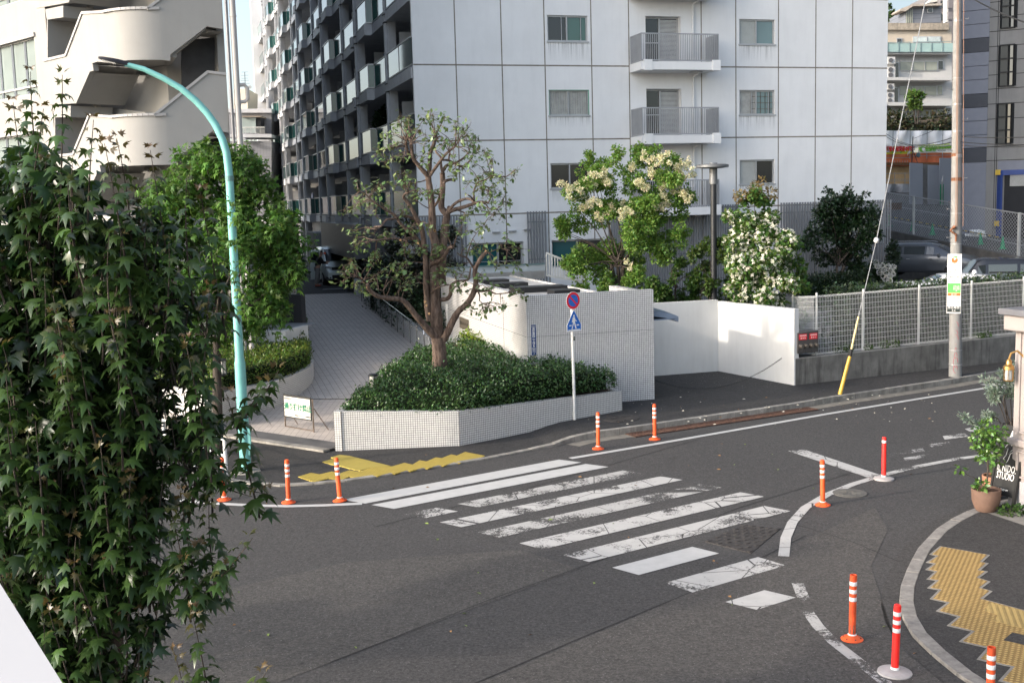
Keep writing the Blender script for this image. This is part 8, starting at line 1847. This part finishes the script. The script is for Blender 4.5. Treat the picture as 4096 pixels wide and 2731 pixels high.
# ------------------------------------------------ hedges
def inside(p, poly):
    c = False; n_ = len(poly)
    for i in range(n_):
        a, b = poly[i], poly[i-1]
        if (a[1] > p[1]) != (b[1] > p[1]) and p[0] < (b[0]-a[0])*(p[1]-a[1])/(b[1]-a[1])+a[0]: c = not c
    return c
def hedge(name, label, poly, z0f, z1f, n, size, base, cat='hedge', mtl=M_LEAF, rough=.05, var=.4, hue=.2, tmpl=DIAMOND, kind=None, core=M_CORE, up=.5, inset=.12):
    """poly: footprint; z0f/z1f: floor and top height as functions of x, y"""
    t = thing(name, label, cat, (poly[0][0], poly[0][1], z0f(*poly[0])))
    xs = [p[0] for p in poly]; ys = [p[1] for p in poly]
    cxm, cym = sum(xs)/len(xs), sum(ys)/len(ys)
    ins = [(p[0]+(cxm-p[0])*inset*.6, p[1]+(cym-p[1])*inset*.6) for p in poly]
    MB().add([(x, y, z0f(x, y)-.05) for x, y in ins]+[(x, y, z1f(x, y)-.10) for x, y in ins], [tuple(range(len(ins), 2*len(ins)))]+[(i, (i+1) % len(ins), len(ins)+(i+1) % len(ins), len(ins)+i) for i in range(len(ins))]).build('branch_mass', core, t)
    per_ = [math.dist(poly[i], poly[(i+1) % len(poly)]) for i in range(len(poly))]; hh = z1f(cxm, cym)-z0f(cxm, cym)
    ar = abs(sum(poly[i-1][0]*poly[i][1]-poly[i][0]*poly[i-1][1] for i in range(len(poly))))/2
    nt = int(n*ar/(ar+sum(per_)*hh)); P, D = [], []
    while len(P) < nt:
        p = (random.uniform(min(xs), max(xs)), random.uniform(min(ys), max(ys)))
        if inside(p, poly): P.append((p[0], p[1], z1f(*p)+random.gauss(-.02, rough))); D.append((random.gauss(0, .3), random.gauss(0, .3), 1))
    for _ in range(n-nt):
        i = random.choices(range(len(poly)), per_)[0]; a, b = poly[i], poly[(i+1) % len(poly)]; f = random.random(); x, y = a[0]+(b[0]-a[0])*f, a[1]+(b[1]-a[1])*f
        ox, oy = (b[1]-a[1])/per_[i], -(b[0]-a[0])/per_[i]
        if (x-cxm)*ox+(y-cym)*oy < 0: ox, oy = -ox, -oy
        v = random.random(); g_ = random.gauss(-.02-.10*max(0, v-.85)/.15, rough); P.append((x+ox*g_, y+oy*g_, z0f(x, y)+(z1f(x, y)-z0f(x, y))*v)); D.append((ox, oy, .35))
    P, D = np.array(P), np.array(D); n_ = len(P)
    leaf_mesh('foliage', P, D*.7+.8*rnd_dirs(n_), D*.5+.5*rnd_dirs(n_)+np.array([[0, 0, up]]), size*(.7+.6*rng.random(n_)), tints(n_, base, var, hue), tmpl, mtl, t)
    if kind: t['kind'] = kind
    return t
# dark shrub mound in the tiled planter
mx0, my0 = -1.2, 26.3
def mound(x, y):
    d_edge = min(max(0, (x-(-3.7))/1.0), 1)
    e = max(0, min(1, (y-24.3)/1.6)); r_ = max(0, min(1, (2.9-x)/2.2))
    return .86+.52*(e**.6)*min(1, .35+.65*d_edge)*(.35+.65*r_)+.07*math.sin(x*3.1+y*2.0)+.05*math.sin(x*7+y*5)
sp2 = [(A_.x+.12, A_.y+.18), (B_.x, B_.y+.12), (.9, 26.1), (C_.x-.15, C_.y+.02), (C_.x-.35, C_.y+.55), (WB_.x+.7, WB_.y+.12), (WB_.x-.15, WB_.y+.1), (-.55, 30.4), (-1.2, 31.8), (-2.3, 31.4), (-2.9, 29.5), (-3.3, 27.5)]
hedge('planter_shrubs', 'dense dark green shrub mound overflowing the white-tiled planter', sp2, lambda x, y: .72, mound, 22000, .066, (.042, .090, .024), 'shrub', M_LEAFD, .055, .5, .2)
hedge('clipped_shrub', 'bright yellow-green clipped shrub against the sunlit tiled wall', [(-1.25, 31.9), (-.35, 31.5), (-.8, 33.2), (-1.55, 33.5)], lambda x, y: .9, lambda x, y: 1.52, 1500, .07, (.16, .22, .03), 'shrub', M_LEAF, .06)
# azalea hedge on the left planter: two tiers
lpt = [(250, 850), (350, 876), (440, 899), (497, 915), (518, 899), (562, 889), (606, 880), (650, 869), (680, 858), (705, 846), (716, 838), (720, 828)]
lp3 = [GP(x, y, .80) for x, y in lpt]; back_dir = Vector((-.24, .97, 0))
plw = thing('tiled_planter', 'curved pale-tiled planter wall under the clipped azalea hedge by the ramp', 'planter', (0, 0, 0))
cur = []
def smooth_line(ps_, m_=5):
    o = []
    for i in range(len(ps_)-1):
        p0, p1, p2, p3 = ps_[max(0, i-1)], ps_[i], ps_[i+1], ps_[min(len(ps_)-1, i+2)]
        for f in np.linspace(0, 1, m_+1)[:-1]: o.append(.5*((2*p1)+(p2-p0)*f+(2*p0-5*p1+4*p2-p3)*f*f+(3*p1-p0-3*p2+p3)*f**3))
    return o+[ps_[-1]]
tail = [lp3[-1]+back_dir*d_ for d_ in (1.5, 4, 8, 13)]
wl3 = lp3[:4]+smooth_line(lp3[3:])[1:]+tail
Ls = [0]
for a, b in zip(wl3[:-1], wl3[1:]): Ls.append(Ls[-1]+(b-a).length)
zt4 = lambda p: .80+max(0, p.y-32.5)*.06
MB().sheet([[up_(p, -.05) for p in wl3], [up_(p, zt4(p)) for p in wl3]], uvs=[[(l, -.05) for l in Ls], [(l, .8) for l in Ls]]).build('curved_wall', M_TILEW, plw, smooth=30)
inn_ = offset(wl3, .16); MB().sheet([[up_(p, zt4(p)) for p in wl3], [up_(p, zt4(p)) for p in inn_]]).build('coping', M_COPING, plw); MB().sheet([[up_(p, zt4(p)) for p in inn_], [up_(p, .3) for p in inn_]]).build('inner_face', M_CONC, plw)
MB().add([up_(p, zt4(p)-.04) for p in inn_]+[Vector((-16, 46, 1.3)), Vector((-16, 31, .76))], [tuple(range(len(inn_)+2))]).build('soil', M_SOIL, plw)
hp = [(p.x, p.y) for p in offset(wl3[:-4], .12)]; hp = [(x, y) for x, y in hp if True]
e1 = Vector((hp[-1][0], hp[-1][1], 0))
pol = hp+[(e1.x-.15, e1.y+1.0), (e1.x-.5, e1.y+1.6), (y1_.x+.05, y1_.y-.1), (y0_.x-3, y0_.y-.3)]
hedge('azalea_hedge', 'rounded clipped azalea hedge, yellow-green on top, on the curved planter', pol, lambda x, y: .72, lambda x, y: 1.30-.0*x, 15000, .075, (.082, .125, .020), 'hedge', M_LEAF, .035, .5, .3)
h2 = [(e1.x-.45, e1.y+1.7), (e1.x-1.0, e1.y+5.0), (e1.x-1.9, e1.y+9.0), (e1.x-3.3, e1.y+9.2), (e1.x-2.3, e1.y+5), (e1.x-1.35, e1.y+2.2)]
hedge('azalea_hedge', 'narrower clipped azalea hedge climbing beside the ramp behind the white wall', h2, lambda x, y: .8+(y-33)*.06, lambda x, y: 1.25+(y-33)*.065+.15*math.sin(y*1.7), 6500, .075, (.060, .095, .018), 'hedge', M_LEAF, .05, .5, .3)
# low hedge along the mesh fence
h3a, h3b = fb+kd*1.2+kn*.35, fb+kd*11.8+kn*.35
zh = AY(2119, 653, h3a.y+1.3).z
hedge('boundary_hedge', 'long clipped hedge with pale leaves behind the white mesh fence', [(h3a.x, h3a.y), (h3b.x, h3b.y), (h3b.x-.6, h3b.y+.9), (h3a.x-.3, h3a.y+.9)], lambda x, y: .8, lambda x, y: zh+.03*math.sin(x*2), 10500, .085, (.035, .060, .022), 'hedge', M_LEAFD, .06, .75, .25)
hedge('low_hedge', 'low dark hedge at the foot of the grey slatted screen', [tuple(AY(1830, 675, 41.0).xy), tuple(AY(2000, 668, 43.0).xy), tuple(AY(2000, 640, 44.4).xy), tuple(AY(1830, 640, 42.4).xy)], lambda x, y: 1.0, lambda x, y: AY(1900, 634, 42.5).z, 4500, .10, (.018, .034, .013), 'hedge', M_LEAFD, .06)
hyp = AY(2025, 640, 44.6)
hb1 = [blob(2005, 622, 44.8, 24), blob(2030, 628, 44.6, 24), blob(2015, 640, 44.6, 22), blob(2040, 650, 44.4, 16)]
hy = limb_tree('hydrangea', 'hydrangea bush with pale round flower heads in a concrete planter', hyp-ZX*.7, .03, 4, M_BARK2, hb1, 1500, .13, (.028, .055, .018), M_LEAF, DIAMOND, 'shrub', fork_z=hyp.z-.3, shell=.3)
hm = []
for x, y in ((2012, 603), (2016, 612), (2026, 610), (2030, 620), (2040, 612), (2046, 622), (2036, 628), (2028, 634), (2044, 634), (2020, 626), (2052, 614), (2034, 642), (2044, 645), (2050, 630)): hm.append(blob(x, y, 44.0+random.uniform(-.1, .2), 5.5))
crown('flower_heads', hm, 1900, .045, (.75, .70, .73), M_PETALS, QUAD, hy, .3, 0, .15, .06, .8)
pb2 = MB().box(AY(2030, 668, 43.9)-ZX*.1, (1.7, .9, .7), AX, BX).build('concrete_planter', M_CONC); tag(pb2, 'grey concrete planter box under the hydrangea', 'planter')
limb_tree('upright_shrub', 'narrow dark shrub at the corner of the slatted screen by the estate car', AY(2052, 640, 46.5)-ZX*.3, .03, 3, M_BARK2, [blob(2050, 575, 46.5, 14), blob(2052, 595, 46.5, 15), blob(2048, 615, 46.5, 13), blob(2053, 560, 46.5, 9), blob(2052, 640, 46.5, 12)], 1700, .10, (.018, .035, .014), M_LEAFD, DIAMOND, 'shrub', fork_z=2.0)
# climbing greenery between handrail and shelter, and other dark shrubs
hedge('bank_shrubs', 'dark shrubs on the bank between handrail and tiled shelter', [(-2.3, 35.9), (-2.15, 37.5), (-4.2, 46.0), (-6.0, 47.5), (-5.9, 46.2), (-3.9, 40.0)], lambda x, y: .9, lambda x, y: 1.9+(y-36)*.13+.2*math.sin(y*2), 6500, .11, (.020, .040, .014), 'shrub', M_LEAFD, .12, .5, .3)
crb = []
for x, y, r in ((925, 560, 40), (960, 600, 45), (1000, 560, 40), (900, 620, 35), (950, 680, 40), (1010, 640, 40), (980, 740, 35), (1030, 600, 30), (1040, 545, 26), (1015, 780, 22)): crb += sub_blobs(blob(x, y, 39.5, r), 5, pxr(r*.5, 39.5))
limb_tree('dark_shrub', 'large dark reddish shrub in the shade behind the pruned tree', (-3.3, 39.5, 1.0), .06, 3, M_BARK2, crb, 6500, .14, (.020, .026, .014), M_LEAFD, DIAMOND, 'shrub', hue=.4, fork_z=2.2)
db5 = []
for x, y, r in ((640, 540, 42), (655, 590, 44), (640, 640, 40), (670, 620, 28), (620, 690, 30), (650, 500, 26)): db5 += sub_blobs(blob(x, y, 44, r), 4, pxr(r*.5, 44))
limb_tree('dark_shrub', 'dark evergreen shrub at the left edge of the forecourt behind the street tree', (-9.9, 44, 1.0), .07, 3, M_BARK2, db5, 4500, .16, (.022, .042, .015), M_LEAFD, DIAMOND, 'shrub', fork_z=2.4)
bp5 = [blob(877, 270, 51.0, 16), blob(868, 285, 51.0, 12), blob(884, 255, 51.0, 9), blob(880, 290, 51.0, 12)]
lp5 = thing('balcony_plant', 'leafy plant on a shaded balcony beside the panelled facade', 'plant', AY(880, 300, 51)); crown('foliage', bp5, 900, .14, (.022, .05, .018), M_LEAF, DIAMOND, lp5)
# ------------------------------------------------ far trees by the terrace building
ftb = []
for x, y, r in ((2215, 150, 9), (2218, 190, 11), (2222, 230, 13), (2222, 270, 14), (2224, 300, 15), (2212, 215, 8), (2216, 110, 6)): ftb += sub_blobs(blob(x, y, 88, r), 4, pxr(r*.6, 88))
limb_tree('slope_tree', 'tall narrow green tree right of the utility pole', AY(2222, 318, 88)-ZX*1.5, .12, 1, M_BARK2, ftb, 3800, .36, (.040, .080, .025), M_LEAF, DIAMOND)
pl5 = []
for x, y, r in ((2098, 218, 10), (2088, 222, 8), (2110, 224, 9), (2103, 210, 6), (2095, 232, 9), (2112, 242, 9), (2100, 246, 8), (2088, 243, 6)): pl5 += sub_blobs(blob(x, y, 95, r), 3, pxr(r*.5, 95))
limb_tree('slender_tree', 'slender light green tree with fine fronds before the terrace building', AY(2106, 285, 95), .07, 2, M_BARK2, pl5, 560, .30, (.13, .20, .05), M_LEAF, QUAD, fork_z=AY(2106, 240, 95).z, shell=.2)
rt5 = []
for x, y, r in ((2050, 45, 12), (2062, 48, 9), (2072, 46, 8), (2045, 30, 7), (2082, 48, 7), (2042, 15, 4)): rt5 += sub_blobs(blob(x, y, 118, r), 3, pxr(r*.6, 118))
limb_tree('rooftop_tree', 'green bushy roof garden trees against the sky at upper right', AY(2060, 60, 118), .1, 2, M_BARK2, rt5, 1700, .36, (.045, .085, .025), M_LEAF, DIAMOND)
oh = [tuple(q9(x, 440, YT-3).xy) for x in (-150, 1170)]
hedge('overgrown_hedge', 'scruffy brown-green hedge on the bank below the terrace building', [oh[0], oh[1], (oh[1][0], oh[1][1]+1.5), (oh[0][0], oh[0][1]+1.5)], lambda x, y: q9(600, 520, YT-3).z-1, lambda x, y: q9(600, 400, YT-3).z+.35*math.sin(x*1.3), 5000, .34, (.055, .060, .028), 'hedge', M_LEAF, .3, .6, .4, core=mat('hedge_brown', (.10, .08, .06), .95, var=.4))
bankm = MB().prism([q9(-200, 560, YT-2.5), q9(1560, 540, YT-2.5), q9(1560, 380, YT-2.2), q9(-200, 380, YT-2.2)], (0, 1, 0), 2).build('bank_wall', mat('bank_brown', (.17, .15, .12), .9, var=.3, scale=.5)); tag(bankm, 'brown bank wall behind the white site sheets', 'wall')
# weeds on the concrete wall, plants in pots, blue-grey conifer shrub
wb_ = []
for s in (1.6, 1.9, 2.6, 3.2, 3.6, 6.8, 7.1, 9.6, 10.2): p = k0+kd*s+kn*.14; wb_.append((tuple(up_(p, .98)), (.16, .10, .09)))
wd = crown('wall_weeds', wb_, 900, .07, (.060, .105, .025), M_LEAF, DIAMOND); tag(wd, 'small green weeds growing along the top of the concrete wall', 'weeds', kind='stuff')
cit = []
for x, y, r in ((2262, 985, 20), (2248, 1000, 18), (2280, 1000, 20), (2290, 1022, 18), (2258, 1024, 20), (2275, 1040, 18), (2240, 1018, 12), (2300, 990, 14), (2290, 1055, 14), (2255, 1050, 12)): cit.append(blob(x, y, PT1.location.y+random.uniform(-.15, .2), r))
m = MB(); bp_ = PT1.location+Vector((0, 0, .33)); tpz = AY(2268, 1030, bp_.y)
m.tube([bp_, bp_.lerp(tpz, .5)+Vector((.02, 0, 0)), tpz], [.016, .013, .009], 7)
for b in cit: m.tube([tpz-ZX*.05, tpz.lerp(Vector(b[0]), .6), Vector(b[0])], [.008, .005, .003], 5)
m.tube([bp_+ZX*.14, AY(2225, 1092, bp_.y), AY(2203, 1076, bp_.y)], [.007, .005, .003], 5)
m.build('stem', M_BARK2, PT1)
crown('leaves', cit+[blob(2205, 1075, PT1.location.y, 9), blob(2256, 1115, PT1.location.y-.1, 14), blob(2244, 1110, PT1.location.y-.1, 8)], 620, .085, (.085, .17, .030), M_LEAFD, DIAMOND, PT1, .6, .1, .4, .2, .2)
ofl = [blob(2296, 1058, PT2.location.y, 18), blob(2306, 1030, PT2.location.y, 16), blob(2300, 1085, PT2.location.y, 14), blob(2285, 1075, PT2.location.y, 12)]
m = MB(); b2_ = PT2.location+Vector((0, 0, .3))
for b in ofl: m.tube([b2_, Vector(b[0])], [.006, .003], 5)
m.build('stem', M_BARK2, PT2); crown('leaves', ofl, 420, .07, (.065, .12, .03), M_LEAF, DIAMOND, PT2, .4, .1, shell=.1)
crown('flowers', [blob(2298, 1048, PT2.location.y-.1, 7), blob(2310, 1030, PT2.location.y-.1, 6), blob(2300, 1068, PT2.location.y-.1, 6)], 90, .06, (.55, .10, .03), M_PETALS, QUAD, PT2, .4)
cf = thing('blue_conifer', 'blue-grey needled shrub with bare stems beside the shop corner', 'shrub', GP(2330, 1040, .05))
YC = 18.9; m = MB(); cb0 = AY(2322, 1010, YC)
strands = [((2318, 990), (2300, 940), (2285, 905), (2270, 895)), ((2322, 990), (2310, 930), (2300, 890), (2262, 870)), ((2325, 990), (2322, 930), (2318, 880), (2300, 855)), ((2330, 990), (2335, 920), (2330, 870), (2322, 835)), ((2300, 1005), (2270, 985), (2240, 975), (2212, 955)), ((2310, 990), (2290, 960), (2275, 960), (2265, 950)), ((2325, 980), (2300, 920), (2285, 900), (2280, 920)), ((2335, 980), (2340, 930), (2345, 890), (2340, 860)), ((2318, 985), (2305, 915), (2322, 905), (2335, 900))]
nb1 = []
for st in strands:
    ps_ = [AY(x, y, YC+random.uniform(-.2, .2)) for x, y in st]; fine = smooth_line(ps_); m.tube(fine, [.010-.007*i/len(fine) for i in range(len(fine))], 5)
    for p in fine[len(fine)//2:]: nb1.append((tuple(p), (.075, .075, .06)))
m.tube([GP(2335, 1060, .05), cb0, AY(2326, 960, YC)], [.03, .022, .012], 6); m.build('stem', M_BARK2, cf)
crown('needles', nb1, 2300, .065, (.20, .25, .21), M_LEAF, (np.array([[0, 0, 0], [.16, .5, 0], [0, 1, 0], [-.16, .5, 0]]), [(0, 1, 2, 3)]), cf, .3, -.3, .3, .1, .2)
tag(crown('shop_weeds', [((SC.x+.25, SC.y-.9, .08), (.3, .3, .06)), ((SC.x-.15, SC.y-.35, .1), (.2, .15, .1))], 380, .08, (.05, .095, .025), M_LEAF, DIAMOND), 'small weeds at the foot of the shop front', 'weeds', kind='stuff')
